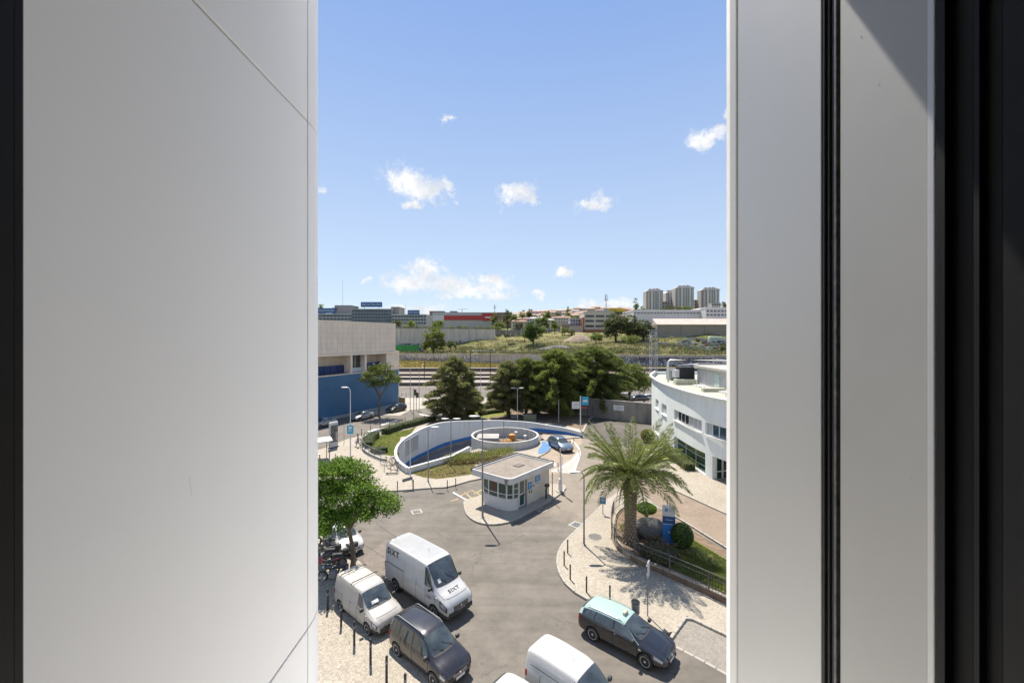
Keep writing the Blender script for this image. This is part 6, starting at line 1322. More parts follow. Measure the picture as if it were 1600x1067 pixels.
# ============================================================ motorcycles, bicycles, scooter
def moto(name, label, col, cat='motorcycle', sc=False, group=None):
    t = thing(name, label, cat, (0,0,0), 0, group); rw_ = .29 if not sc else .24
    for x in (-.66,.68):
        w = MB().torus((0,0,0), rw_, .06, 'Y', 20, 6).build('wheel', BLACK, t, loc=(x,0,rw_+.05)); MB().lathe([(rw_*.82,-.02),(rw_*.82,.02)], (0,0,0), 16, 'Y').build('rim', STEELG, w) if sc else MB().torus((0,0,0), rw_*.8,.015,'Y',16,4).build('rim', SILVERM, w)
        for k in range(3): MB().box((0,0,0),(rw_*1.6,.02,.03),0,k*math.pi/3).build('spoke', SILVERM, w)
    PM = paint('moto_%s' % name+str(int(col[0]*100)), col, .3)
    if sc:
        MB().tube([(-.75,0,.62),(-.35,0,.6),(-.1,0,.42),(.3,0,.36),(.48,0,.75),(.52,0,.95)],[.13,.19,.14,.12,.14,.09],8).build('fairing', PM, t, smooth=60); MB().cbox((-.42,0,.8),(.85,.3,.12),.04).build('seat', PLASTIC, t); MB().cbox((-.85,0,.98),(.38,.4,.3),.06).build('top_case', PLASTIC, t)
    else:
        MB().tube([(.12,0,.78),(.3,0,.9),(.45,0,.86)],[.13,.18,.1],8).build('fuel_tank', PM, t, smooth=60); MB().cbox((-.3,0,.82),(.75,.26,.1),.04).build('seat', PLASTIC, t); MB().tube([(-.6,0,.85),(-.85,0,.95)],[.09,.05],6).build('tail', PM, t); MB().cbox((.05,0,.45),(.48,.34,.38),.06).build('engine', STEELG, t)
    MB().tube([(.68,.0,.32),(.5,0,1.0)], .045, 6).build('fork', STEELG, t); MB().tube([(.42,-.36,1.04),(.5,-.15,1.02),(.5,.15,1.02),(.42,.36,1.04)], .018, 6).build('handlebar', BLACK, t)
    MB().lathe([(0,-.04),(.08,-.02),(.09,.06),(0,.08)], (.6,0,.88), 12, 'X').build('headlight', mat('headlight_glass', (.6,.6,.6), .1), t)
    for s in (1,-1): MB().tube([(.45,s*.2,1.05),(.42,s*.3,1.22)], .008, 4).build('mirror_stem', BLACK, t); MB().lathe([(.05,0),(.05,.02)], (.42,s*.3,1.25), 10, 'X').build('mirror', CHROME, t)
    MB().tube([(-.1,-.16,.35),(-.5,-.2,.34),(-.85,-.2,.42)], [.03,.05,.055], 8).build('exhaust', CHROME, t); MB().cbox((.7,0,.62),(.3,.13,.05),.02).build('mudguard', PM, t)
    return t
m1 = moto('motorcycle','black motorcycle with chromed wheels, nearest the viewer in the row',(.02,.02,.022)); m2 = moto('motorcycle','red motorcycle second in the row by the tree',(.30,.02,.02)); m3 = moto('scooter','black scooter with top case, third in the row by the tree',(.03,.03,.035),'scooter',True)
m1.location = g(523,909,.0)+Vector((-.1,.1,0)); m1.rotation_euler = (R(6),0,R(190)); m2.location = g(513,898)+Vector((-.3,0,0)); m2.rotation_euler = (R(7),0,R(186)); m3.location = g(522,888)+Vector((-.2,.1,0)); m3.rotation_euler = (R(6),0,R(193))
for k, (src, px_, py_, a, lab) in enumerate(((m3,512,878,188,'dark scooter in the middle of the crowded row'),(m1,523,869,196,'black motorcycle deeper in the crowded row by the tree'),(m3,508,861,190,'black scooter near the far end of the row'),(m1,530,859,205,'black motorcycle leaning near the white hatchback'),(m3,544,868,150,'dark scooter right against the tree trunk'),(m1,515,851,192,'farthest black motorcycle under the leaves'))):
    dup(src, g(px_,py_)+Vector((-.2,0,0)), R(a), lab, 'motorcycles by the tree').rotation_euler = (R(5),0,R(a))
for m_ in (m1,m2,m3): m_['group'] = 'motorcycles by the tree'
def bike(label, p, rz, col, lean=8):
    t = thing('bicycle', label, 'bicycle', p, rz); r_ = .34
    for x in (-.52,.52):
        w = MB().torus((0,0,0), r_, .025, 'Y', 24, 5).build('wheel', BLACK, t, loc=(x,0,r_+.02)); sp = MB()
        for k in range(6): sp.box((0,0,0),(r_*1.9,.008,.008),0,k*math.pi/6)
        sp.build('spokes', SILVERM, w)
    f = MB(); f.tube([(-.52,0,.36),(-.05,0,.32),(.38,0,.85)],.022,6); f.tube([(-.05,0,.32),(-.18,0,.92)],.022,6); f.tube([(-.15,0,.8),(.38,0,.85)],.02,6); f.tube([(-.52,0,.36),(-.15,0,.78)],.014,6); f.tube([(.52,0,.36),(.36,0,.98)],.022,6)
    f.build('frame', mat('bike_paint_%d' % int(col[0]*100), col, .4), t); MB().tube([(.30,-.3,1.08),(.38,0,1.02),(.30,.3,1.08)],.014,6).build('handlebar', BLACK, t); MB().cbox((-.2,0,.96),(.26,.14,.06),.02).build('saddle', BLACK, t)
    MB().cbox((.62,0,.85),(.25,.3,.2),.03).build('basket', STEELG, t); MB().box((-.5,0,.73),(.5,.05,.03)).build('mudguard', PLASTIC, t); t.rotation_euler = (R(lean),0,rz); return t
bike('grey rental bicycle leaning near the grey mesh screen, upper of the pair', g(606,725.5,.12), R(15), (.10,.11,.11)); bike('dark rental bicycle with a big front wheel, lower of the pair', g(613,733,.12), R(-25), (.03,.03,.03), -10)
t = thing('kick_scooter','dark electric kick scooter lying beside the rental bicycles','scooter', g(612,741,.12), R(8)); MB().cbox((0,0,.14),(1.0,.18,.07),.02).build('deck', PLASTIC, t); MB().tube([(.5,0,.14),(.62,.35,.3),(.7,.9,.45)],.025,6).build('stem', DARK, t)
for x in (-.5,.55): MB().torus((x,0,.12),.1,.03,'Y',14,5).build('wheel', BLACK, t)
MB().tube([(.5,.95,.5),(.9,.85,.45)],.02,6).build('handlebar', BLACK, t)
rkk = thing('bike_rack','low steel bicycle rack hoops on the promenade','rack', g(600,737,.12), R(10))
for k in range(4): MB().tube([(k*.7,0,0),(k*.7,0,.5),(k*.7,.1,.6),(k*.7,.5,.6),(k*.7,.6,.5),(k*.7,.6,0)],.02,6).build('hoop', STEELG, rkk)
# ============================================================ the pedestrian
t = thing('person','person in a lilac outfit walking on the promenade carrying a white bag','person', g(559.5,698,.12), R(200))
J = {'pelvis':(0,0,.95,.13),'waist':(0,0,1.12,.115),'chest':(.02,0,1.34,.14),'neck':(.03,0,1.50,.055),'head0':(.05,0,1.60,.085),'head1':(.06,0,1.72,.08),
     'hipL':(0,.09,.9,.1),'kneeL':(.16,.1,.5,.062),'ankL':(.26,.1,.09,.04),'toeL':(.42,.1,.05,.035),'hipR':(0,-.09,.9,.1),'kneeR':(-.06,-.1,.5,.062),'ankR':(-.32,-.1,.16,.04),'toeR':(-.22,-.1,.04,.035),
     'shL':(.0,.19,1.43,.06),'elL':(-.12,.25,1.15,.042),'wrL':(-.05,.27,.92,.03),'haL':(-.02,.27,.83,.035),'shR':(.0,-.19,1.43,.06),'elR':(.08,-.26,1.16,.042),'wrR':(.22,-.28,.98,.03),'haR':(.28,-.28,.9,.035)}
E = [('pelvis','waist'),('waist','chest'),('chest','neck'),('neck','head0'),('head0','head1'),('pelvis','hipL'),('hipL','kneeL'),('kneeL','ankL'),('ankL','toeL'),('pelvis','hipR'),('hipR','kneeR'),('kneeR','ankR'),('ankR','toeR'),('chest','shL'),('shL','elL'),('elL','wrL'),('wrL','haL'),('chest','shR'),('shR','elR'),('elR','wrR'),('wrR','haR')]
def skin(name, keys, edges, m_, parent, grow=1.0):
    idx = {k:i for i,k in enumerate(keys)}; me = bpy.data.meshes.new(name); me.from_pydata([J[k][:3] for k in keys], [(idx[a],idx[b]) for a,b in edges], []); me.materials.append(m_)
    o = link(name, me, parent); md = o.modifiers.new('s','SKIN'); md.use_smooth_shade = True; o.modifiers.new('d','SUBSURF').levels = 2; o.modifiers['d'].render_levels = 2
    for i, k in enumerate(keys): v = me.skin_vertices[0].data[i]; v.radius = (J[k][3]*grow,)*2
    me.skin_vertices[0].data[0].use_root = True; return o
SKINM = mat('skin', (.42,.25,.17), .6)
bd_ = skin('body', list(J), E, SKINM, t)
LIL = mat('lilac_cloth', (.33,.26,.40), .9, 0, .15, 14)
skin('top', ['pelvis','waist','chest','shL','elL','shR','elR'], [('pelvis','waist'),('waist','chest'),('chest','shL'),('shL','elL'),('chest','shR'),('shR','elR')], LIL, t, 1.18)
skin('trousers', ['pelvis','hipL','kneeL','ankL','hipR','kneeR','ankR'], [('pelvis','hipL'),('hipL','kneeL'),('kneeL','ankL'),('pelvis','hipR'),('hipR','kneeR'),('kneeR','ankR')], mat('lilac_trousers', (.27,.22,.36), .9, 0, .15, 14), t, 1.16)
MB().lathe([(.0,1.82),(.07,1.80),(.105,1.72),(.1,1.62),(.085,1.56)], (.035,0,0), 12).build('hair', mat('brown_hair', (.10,.05,.03), .8), t, smooth=60)
for s in (1,-1):
    x_ = .26 if s > 0 else -.32; MB().cbox((x_+.07,s*.1,.05 if s > 0 else .1),(.26,.1,.09),.02).build('shoe', WHITE, t); MB().lathe([(0,0),(.012,.004),(0,.012)],(.138,s*.03,1.665),8,'X').build('eye', BLACK, t)
MB().tube([(.13,0,1.66),(.165,0,1.63)],[.01,.018],5).build('nose', SKINM, t); MB().box((.135,0,1.59),(.01,.045,.01)).build('mouth', mat('lips',(.35,.12,.1),.6), t)
for s, hk in ((1,'haL'),(-1,'haR')):
    h_ = Vector(J[hk][:3])
    for k in range(4): MB().tube([h_+Vector((.0,-.024+k*.016,-.02)),h_+Vector((.012,-.024+k*.016,-.06)),h_+Vector((.03,-.024+k*.016,-.085+.004*abs(k-1.5)))],[.009,.008,.006],5).build('finger', SKINM, t)
    MB().tube([h_+Vector((.02,-s*.02,.0)),h_+Vector((.05,-s*.03,-.03))],[.01,.007],5).build('thumb', SKINM, t)
bg_ = thing('shopping_bag','white shopping bag in the walking person\'s hand','bag', t.location+Vector((-.32,.10,0)), R(200)); MB().cbox((0,0,.62),(.3,.12,.36),.03).build('bag_body', WHITE, bg_); MB().tube([(-.08,0,.8),(-.05,0,.93),(.05,0,.93),(.08,0,.8)],.01,5).build('handle', WHITE, bg_)
# ============================================================ vegetation
rng = np.random.default_rng(12)
def leafmat(name, a, b, c, trans=.35, rough=.6):
    if name in MATS: return MATS[name]
    m, nt, bs = newmat(name); at_ = node(nt, 'ShaderNodeAttribute', attribute_name='rnd'); col = ramp(nt, at_.outputs['Fac'], [(0,a),(.5,b),(1,c)])
    n1 = noise(nt, .55, 3, .6, gpos(nt)); col = mixc(nt, .6, col, ramp(nt, n1.outputs['Fac'], [(.35,(.7,.7,.68)),(.65,(1.25,1.25,1.15))]), 'MULTIPLY')
    nt.links.new(col, bs.inputs['Base Color']); bs.inputs['Roughness'].default_value = rough; bs.inputs['Specular IOR Level'].default_value = .35
    tr = node(nt, 'ShaderNodeBsdfTranslucent'); nt.links.new(mixc(nt, .5, col, (.16,.22,.03)), tr.inputs['Color']); ms = node(nt, 'ShaderNodeMixShader'); ms.inputs[0].default_value = trans
    nt.links.new(bs.outputs[0], ms.inputs[1]); nt.links.new(tr.outputs[0], ms.inputs[2]); nt.links.new(ms.outputs[0], nt.nodes['Material Output'].inputs[0]); return m
def leafmesh(name, C, D, Lg, Wd, m, droop=None):
    """C centres (n,3), D long direction (n,3), Lg length, Wd width -> folded leaf quads"""
    n = len(C); D = D/np.linalg.norm(D, axis=1)[:,None]; r = rng.normal(size=(n,3)); S_ = np.cross(D, r); S_ /= np.linalg.norm(S_, axis=1)[:,None]; N = np.cross(D, S_)
    Lg = np.broadcast_to(Lg, n)[:,None]; Wd = np.broadcast_to(Wd, n)[:,None]
    a = C-D*Lg*.5; b = C+S_*Wd*.5+N*Wd*.15; c = C+D*Lg*.5; d = C-S_*Wd*.5+N*Wd*.15
    V = np.stack([a,b,c,d],1).reshape(-1,3); me = bpy.data.meshes.new(name); me.vertices.add(4*n); me.vertices.foreach_set('co', V.ravel().astype('f')); me.loops.add(4*n); me.loops.foreach_set('vertex_index', np.arange(4*n,dtype='i')); me.polygons.add(n); me.polygons.foreach_set('loop_start', np.arange(0,4*n,4,dtype='i')); me.update(calc_edges=True)
    at_ = me.attributes.new('rnd','FLOAT','FACE'); at_.data.foreach_set('value', rng.random(n).astype('f')); me.materials.append(m); me.validate(); return me
def rdir(n): v = rng.normal(size=(n,3)); return v/np.linalg.norm(v,axis=1)[:,None]
def clumps(blobs, per, fill=.55, flat=.8):
    """twig clump centres spread on the shells of ellipsoids"""
    out = []
    for (c, r) in blobs:
        n = max(3, int(per*(r[0]*r[1]+r[0]*r[2])/2)); d = rdir(n); d[:,2] = np.where(d[:,2] < -.5, -d[:,2]*.4, d[:,2]); k = fill+(1-fill)*rng.random(n)**.6
        out.append(np.array(c)+d*np.array(r)*k[:,None])
    return np.concatenate(out)
def foliage(name, m, parent, blobs, per, nleaf, cr, lsize, lw=.45, up=.0, outc=None, fill=.55, flatten=.6):
    K = clumps(blobs, per, fill); n = len(K)*nleaf; C = np.repeat(K, nleaf, 0)+rng.normal(size=(n,3))*np.array([cr,cr,cr*flatten])
    cen = np.mean([b[0] for b in blobs], 0) if outc is None else np.array(outc); D = (C-cen); D /= np.linalg.norm(D,axis=1)[:,None]+1e-6; D = D*.8+rng.normal(size=(n,3))*.7; D[:,2] += up
    return link(name, leafmesh(name, C, D, lsize*rng.uniform(.6,1.3,n), lsize*lw*rng.uniform(.7,1.2,n), m), parent)
BARK = mat('bark', (.17,.125,.085), .9, 0, .35, 4, .5, (.08,.06,.045), 3, bump=.03, bsc=12, stretch=(1,1,.3)); BARKD = mat('dark_bark', (.075,.055,.04), .9, 0, .3, 5)
def trunk(t, h, r, lean=(0,0), limbs=5, spread=1.5, m_=BARK, z1=None, lz=.55, seed=1):
    rd = random.Random(seed); top = Vector((lean[0],lean[1],h)); path = smooth_path([(0,0,0),(lean[0]*.2+.05,lean[1]*.2,h*.35),(lean[0]*.7,lean[1]*.7+.04,h*.7),top], 3); rs = [r*(1.25 if i == 0 else 1-.5*i/len(path)) for i in range(len(path))]
    MB().tube(path, rs, 9).build('trunk', m_, t, smooth=60)
    for k in range(limbs):
        a = 2*math.pi*k/limbs+rd.uniform(-.4,.4); s = path[int(len(path)*(lz+.1*rd.random()))]; e = Vector((lean[0]+math.cos(a)*spread*rd.uniform(.7,1.1), lean[1]+math.sin(a)*spread*rd.uniform(.7,1.1), (z1 or h*1.3)*rd.uniform(.85,1.1)))
        MB().tube(smooth_path([s,(s*.55+e*.45)+Vector((0,0,.2)),e],4), [r*.5*(1-.75*i/8) for i in range(9)], 6).build('limb', m_, t, smooth=60)
# street tree over the motorcycles, bright compound leaves
LB = leafmat('bright_leaf', (.07,.14,.015), (.125,.235,.025), (.21,.34,.05), .5)
p = g(552,886,.1)+Vector((-.05,.1,0)); tr = thing('street_tree','leafy bright green street tree over the motorcycles at the left','tree',p)
trunk(tr, 2.9, .17, (-.35,.1), 7, 1.7, BARK, 4.3, .7, 3)
bl_ = [((-.3,0,4.9),(1.9,1.8,1.0)),((-1.9,.4,4.6),(1.6,1.5,1.0)),((1.35,-.1,4.25),(1.35,1.3,.85)),((-.9,1.0,5.9),(1.6,1.5,.8)),((.5,-.9,3.7),(1.2,1.1,.65)),((-2.0,-1.2,3.6),(1.7,1.4,.9)),((-.6,-1.4,3.4),(1.3,1.2,.6)),((2.1,.3,3.85),(.9,.9,.6)),((-3.6,0,4.4),(1.5,1.6,1.5)),((-1.2,.2,6.3),(1.2,1.2,.5)),((-2.6,.4,5.9),(1.4,1.4,.7))]
foliage('crown', LB, tr, bl_, 30, 44, .24, .22, .4, up=-.15, fill=.5, flatten=.45)
# tree before the blue wall
LM = leafmat('mid_leaf', (.07,.095,.02), (.12,.145,.03), (.18,.19,.05), .3); p = g(592,650,.1); tr = thing('street_tree','round crowned olive green tree standing before the blue wall','tree',p); trunk(tr, 4.0, .24, (.2,0), 6, 2.2, BARK, 6.2, .75, 5)
foliage('crown', LM, tr, [((.2,0,7.8),(3.1,2.9,1.6)),((-2.0,0,6.8),(2.0,1.9,1.2)),((2.4,0,6.7),(1.9,1.9,1.2)),((.3,.3,9.1),(2.0,1.9,.8)),((.2,-.8,6.0),(1.9,1.6,.9)),((-1.2,-.3,8.3),(1.6,1.5,1.0))], 7, 22, .38, .42, .5, fill=.55)
# conifers
LC1 = leafmat('conifer_olive', (.15,.145,.07), (.22,.20,.10), (.29,.25,.14), .5, .7); LC2 = leafmat('conifer_dark', (.10,.125,.045), (.16,.185,.06), (.24,.25,.09), .52, .7); LC3 = leafmat('conifer_green', (.12,.15,.04), (.19,.22,.06), (.28,.29,.10), .52, .7)
def conifer(label, p, h, w, m, seed, per=1.0, lean=0, base=.08, shape=.75, stems=1, tips=1.0, ls=.42):
    """feathery conifer: whorled boughs that rise then droop, each carrying sprays"""
    rs = np.random.default_rng(seed); t = thing('conifer', label, 'tree', p)
    MB().tube([(0,0,0),(lean*.4,0,h*.5),(lean,0,h*.93)], [w*.045+.1,w*.03+.05,.03], 8).build('trunk', BARKD, t, smooth=60)
    Cs = []; Ds = []; br_ = MB(); nb = int(h*15*per)
    for k in range(nb):
        u = (k+rs.random())/nb; z = h*(base+(1-base)*u); a = rs.random()*2*math.pi; lob = 1+.22*math.sin(a*3+u*7+seed)+.14*math.sin(a*5-u*15+seed*2); rad = w*(1-u**1.9)**shape*min(1,.5+u*4)*rs.uniform(.6,1.12)*lob; x0 = lean*u
        d = np.array([math.cos(a), math.sin(a)]); ns = max(3, int(rad*9)); sg = rs.uniform(.12,.45)
        if rad > 1.2 and k % 3 == 0: br_.tube([(x0,0,z-.2),(x0+d[0]*rad*.6,d[1]*rad*.6,z+rad*sg*.5)], [.05,.02], 4, False)
        s = .3+.7*np.sqrt(rs.random(ns)); cx = x0+d[0]*rad*s; cy = d[1]*rad*s; cz = z+rad*sg*s-rad*.25*s**3
        cen = np.stack([cx,cy,cz],1); nl = 13; q = np.repeat(cen, nl, 0)+rs.normal(size=(ns*nl,3))*np.array([.26,.26,.16]); dd = np.tile(np.array([d[0],d[1],.55]), (len(q),1))+rs.normal(size=(len(q),3))*.45; Cs.append(q); Ds.append(dd)
    C = np.concatenate(Cs); D = np.concatenate(Ds); n = len(C); br_.build('boughs', BARKD, t)
    link('crown', leafmesh('crown', C, D, ls*rs.uniform(.6,1.3,n)*tips, ls*.26*rs.uniform(.7,1.2,n), m), t); return t
conifer('lone olive grey conifer left of the gap, above the curved wall', g(706,654,.13), 11.4, 5.2, LC1, 1, 1.15, .4, .04, .8)
conifer('narrow dark conifer leaning on the right side of the lone olive conifer', g(728,650,.13), 8.6, 2.8, LC2, 7, 1.0, .6, .04, .8)
conifer('slim brownish conifer at the left end of the big dark group', g(795,652,.13), 10.4, 3.6, LC1, 2, 1.375, -.2, .12, .52)
conifer('dark green conifer just right of the pale double lamp', g(822,650,.13), 10.9, 4.4, LC2, 3, 1.375, 0, .12, .52)
conifer('wide mid green conifer in the middle of the big group', g(865,648,.13), 12.4, 6.4, LC3, 4, 1.3125, .5, .08, .52)
conifer('tallest dark conifer, right behind the blue sign mast', g(934,643,.13), 13.0, 6.4, LC2, 5, 1.3125, -.4, .06, .52)
conifer('lower dark conifer filling the gap behind the wide one', g(903,641,.13), 11.2, 5.6, LC3, 6, 1.125, 0, .06, .52)
conifer('shadowy low conifer behind the green cabinet', g(888,634,.13), 9.0, 4.0, LC3, 8, 0.875, 0, .06, .52)
LY = leafmat('yellow_green_leaf', (.10,.13,.025), (.16,.19,.04), (.24,.25,.08), .35)
def rtree(label, p, blobs, m, h, r, per, nl, cr, ls, name='tree', seed=1, limbs=4): t = thing(name, label, 'tree', p); trunk(t, h, r, (0,0), limbs, h*.35, BARKD, h*1.5, .6, seed); foliage('crown', m, t, blobs, per, nl, cr, ls, .5); return t
rtree('yellowish green tree beside the pale blue building, above the yard wall', g(990,640,.1)+Vector((0,3,0)), [((0,0,6.3),(3.6,3,2.4)),((-2.6,0,5.0),(2.6,2,2.0)),((2.8,0,5.2),(2.6,2,2.0)),((.5,0,8.2),(2.2,2,1.2)),((0,-1,4.6),(3.4,2,1.6))], LY, 3.4, .22, 7, 26, .5, .5)
# mid distance trees
def fartree(label, px_, basepy, top, wpx, y, m, per=1.3, ls=.9, nl=12, group=None, n=3, name='tree'):
    nl = int(nl*2); ls *= 1.15
    p = on_terr(px_, y) if y > wall_y((px_-800)/F*y) else Vector(((px_-800)/F*y, y, 0)); ht = hz(top, y)-p.z; w = wpx/F*y/2; t = thing(name, label, 'tree', p, 0, group)
    MB().tube([(0,0,-.3),(0,0,ht*.5)], [w*.09+.12,.1], 6).build('trunk', BARKD, t); bl = [((0,0,ht*.52),(w*.9,w*.84,ht*.48))]
    for k in range(n): a = rng.random()*6.28; bl.append(((math.cos(a)*w*.5,math.sin(a)*w*.4,ht*rng.uniform(.22,.66)),(w*.55,w*.5,ht*.24)))
    foliage('crown', m, t, bl, per, nl, .5*ls+.15, ls, .6, fill=.6); return t
fartree('round green tree before the tall retaining wall', 677, 545, 509, 36, 276, LC3, 1.6, .8, 14, n=5)
fartree('bright green tree standing alone in the dry field', 833, 545, 500, 31, 275, leafmat('poplar_leaf',(.03,.07,.012),(.06,.11,.02),(.10,.16,.04),.3), 1.8, .75, 14, n=6)
LDK = leafmat('eucalyptus_leaf', (.08,.085,.045), (.11,.115,.06), (.16,.155,.085), .35)
for a, tp, w_, y_, l in ((962,487,38,300,'large dark grey green tree before the cream office block'),(985,492,36,296,'middle of three large dark trees on the slope'),(1005,500,34,290,'right and lowest of three large dark trees by the lattice tower')): fartree(l, a, 540, tp, w_, y_, LDK, 1.5, .9, 14, n=6)
for a, tp, w_, y_, l in ((931,519,22,285,'light green low bush on the field under the brick base'),(990,524,24,270,'pale olive shrub under the large dark trees'),(1131,536,16,230,'round green shrub at the car park corner by the view edge'),(704,532,16,285,'grey green bush right of the round tree'),(1034,540,10,245,'small shrub beside the lattice tower top'),(801,537,14,285,'low dark shrub left of the lone field tree')): fartree(l, a, 540, tp, w_, y_, LY if 'light' in l or 'olive' in l else LDK, 1.6, .8, 12, name='shrub')
sk = [(503,475,14,410),(523,478,8,420),(640,500,16,330),(684,498,18,345),(620,500,12,335),(657,508,22,320),(772,487,9,420),(793,483,14,430),(803,487,12,440),(816,481,9,460),(829,481,10,470),(855,484,14,470),(847,489,20,400),(873,486,12,470),(888,480,11,460),(899,489,13,440),(905,493,12,410),(867,500,14,380),(828,505,16,380),(810,499,14,400),(994,466,9,520),(1003,475,9,520),(1052,478,40,560),(1070,479,30,560),(1036,480,14,560),(1133,470,10,500),(1128,476,9,480),(882,512,10,350),(892,515,9,345),(848,508,9,360),(780,500,14,390)]
kinds = ['dark cypress shaped tree on the skyline ridge','rounded dark tree on the skyline ridge']
for i, (a, tp, w_, y_) in enumerate(sk):
    fartree('small dark tree among the distant buildings on the ridge', a, 0, tp, w_, y_, (LC2, LDK, LC3)[i%3], .9, 1.4, 9, 'small ridge trees', 2)
for i in range(26):
    px_ = 602+i*7.6+rng.uniform(-2,2); x_ = (px_-800)/F*338; y_ = float(np.interp(x_,[-110,-14],[292,345]))+rng.uniform(13,18); x_ = (px_-800)/F*y_; p_ = Vector((x_, y_, terr(x_,y_))); r_ = rng.uniform(1.6,3.4); t = thing('shrub','shaggy dark shrub growing along the top of the tall retaining wall','shrub',p_,0,'shrubs above the tall retaining wall'); foliage('foliage', (LDK,LC3,LY)[i%3], t, [((0,0,r_*.4),(r_,r_*.8,r_*.8))], 2.2, 22, .7, .9, .5)
# brush and dry tufts over the hillside: nobody could count them
def scatter(name, m, n, area, size, hgt, dens=8, minpx=None):
    C = []; 
    for k in range(n):
        px_, t_ = area(); y = 200; 
        for _ in range(6): x = (px_-800)/F*y; y = wall_y(x)+t_
        x = (px_-800)/F*y; z = terr(x,y); s = size*rng.uniform(.4,1.4); q = rng.normal(size=(dens,3))*np.array([s,s*.7,s*hgt]); q[:,2] = np.abs(q[:,2]); C.append(q+np.array([x,y,z]))
    C = np.concatenate(C); D = rng.normal(size=C.shape); D[:,2] = np.abs(D[:,2])+.8; return stuff(link(name, leafmesh(name, C, D, .75*rng.uniform(.5,1.4,len(C)), .3, m)))
LDRY = leafmat('dry_straw', (.30,.24,.12), (.38,.31,.16), (.22,.19,.09), .15); LOLV = leafmat('olive_brush', (.09,.095,.04), (.13,.13,.06), (.19,.18,.09), .15)
u = lambda a, b: float(rng.uniform(a, b))
tg = scatter('dry_grass', LDRY, 2600, lambda: (u(600,1150), u(1,110)), 1.5, .25, 14)
bs_ = scatter('brush', LOLV, 900, lambda: (u(600,1150), abs(rng.normal())*32+1), 1.4, .6, 34)
bs2 = scatter('brush', LC3, 260, lambda: (u(600,1150), u(2,130)), 1.2, .7, 34)
# tall grass between the tracks and the wall
C = np.stack([rng.uniform(-110,150,26000), np.zeros(26000), np.zeros(26000)],1); C[:,1] = 190+rng.random(26000)**1.0*(np.array([wall_y(x) for x in C[:,0]])-191); keep = C[:,1] > 190.5; C = C[keep]; cl_ = np.sin(C[:,0]*.35)*np.sin(C[:,1]*.5+C[:,0]*.1); C[:,2] = .3+.3*np.clip(cl_,0,1); D = rng.normal(size=C.shape)*.5; D[:,2] = 1.2
stuff(link('tall_grass', leafmesh('tall_grass', C, D, 1.3*rng.uniform(.5,1.3,len(C)), .45, leafmat('straw_yellow',(.42,.30,.10),(.34,.27,.10),(.20,.20,.07),.2))))
K = np.array([[x, wall_y(x)-rng.uniform(1,12), .6] for x in rng.uniform(-75,110,60)]); C = np.repeat(K,40,0)+rng.normal(size=(2400,3))*np.array([1.3,.9,.6]); D = rng.normal(size=C.shape); stuff(link('brush', leafmesh('brush', C, D, .7, .4, LOLV)))
# spoil heaps
for px_, y_, r_, h_, m_, lab in ((872,262,9,2.6,mat('gravel_heap_grey',(.16,.14,.13),.95,0,.25,1),'long dark gravel heap in the dry field'),(905,300,9,6,mat('spoil_heap',(.30,.23,.16),.95,0,.25,1),'high brown spoil heap below the pinkish wall'),(790,262,7,1.6,MATS['gravel_heap_grey'],'low dark gravel heap left of the lone tree')):
    q = on_terr(px_, y_); t = thing('gravel_heap', lab, 'heap', q+Vector((0,0,-1))); mb = MB(); vs = [(0,0,h_)]; fs = []; rd = random.Random(px_)
    for j in range(1,7):
        for k in range(22): a = k*2*math.pi/22; rr_ = r_*j/6; vs.append((math.cos(a)*rr_*1.5,math.sin(a)*rr_*.8,h_*(1-(j/6)**1.3)+rd.uniform(-.35,.35)*(j<6)))
    for k in range(22): fs.append((0,1+k,1+(k+1)%22))
    for j in range(5):
        for k in range(22): a = 1+j*22+k; b_ = 1+j*22+(k+1)%22; fs.append((a,a+22,b_+22,b_))
    mb.add(vs, fs); mb.build('mound', m_, t, smooth=80)
t = thing('concrete_slab','pale bare concrete slab on the field below the tall wall','slab',on_terr(756,258)+Vector((0,0,.3))); MB().cbox((0,0,0),(15,3.4,.6),.1).build('slab', CONC, t)
# hedges
def hedge(label, path, w, h, m, z0=.13, dens=130, ls=.13, name='hedge', cat='hedge'):
    P = resample([Vector((p[0],p[1],0)) for p in path], .5); t = thing(name, label, cat, (P[0].x,P[0].y,z0)); core = MB(); wall_strip(core, [(q.x-P[0].x,q.y-P[0].y) for q in P], 0, h*.82, w*.7, 1); core.build('core', mat('hedge_core',(.03,.04,.012),.95), t)
    C = []
    for i, q in enumerate(P):
        a = P[min(i+1,len(P)-1)]-P[max(i-1,0)]; a.normalize(); nn_ = Vector((-a.y,a.x,0)); n = dens; o_ = rng.random((n,3)); cen = q+nn_*w*.35-P[0]; hh = h*(1+.12*math.sin(i*.9)); s_ = (o_[:,0]-.5)*w*1.1; zz = hh*(1-o_[:,1]**2.2*.95)
        C.append(np.stack([cen.x+nn_.x*s_+a.x*(o_[:,2]-.5)*.6, cen.y+nn_.y*s_+a.y*(o_[:,2]-.5)*.6, zz],1)+rng.normal(size=(n,3))*.05)
    C = np.concatenate(C); link('foliage', leafmesh('foliage', C, rng.normal(size=C.shape), ls*rng.uniform(.7,1.3,len(C)), ls*.6, m), t); return t
LH = leafmat('hedge_leaf', (.035,.055,.012), (.065,.09,.02), (.13,.14,.04), .25)
hedge('clipped dark green hedge at the rounded garden corner', px((582,701),(582,695),(586,689),(595,683.5)), 1.8, .95, LH); hedge('low bushy hedge just inside the corner railing', px((583,711),(589,710),(594,712)), 1.8, .8, LH)
hedge('clipped green hedge along the side street, left section', px((606,680),(618,675.5),(630,671.5)), 1.7, .95, LH); hedge('long clipped hedge along the side street up to the conifer', px((632,671),(648,667),(665,662),(682,657.5)), 1.6, .9, LH)
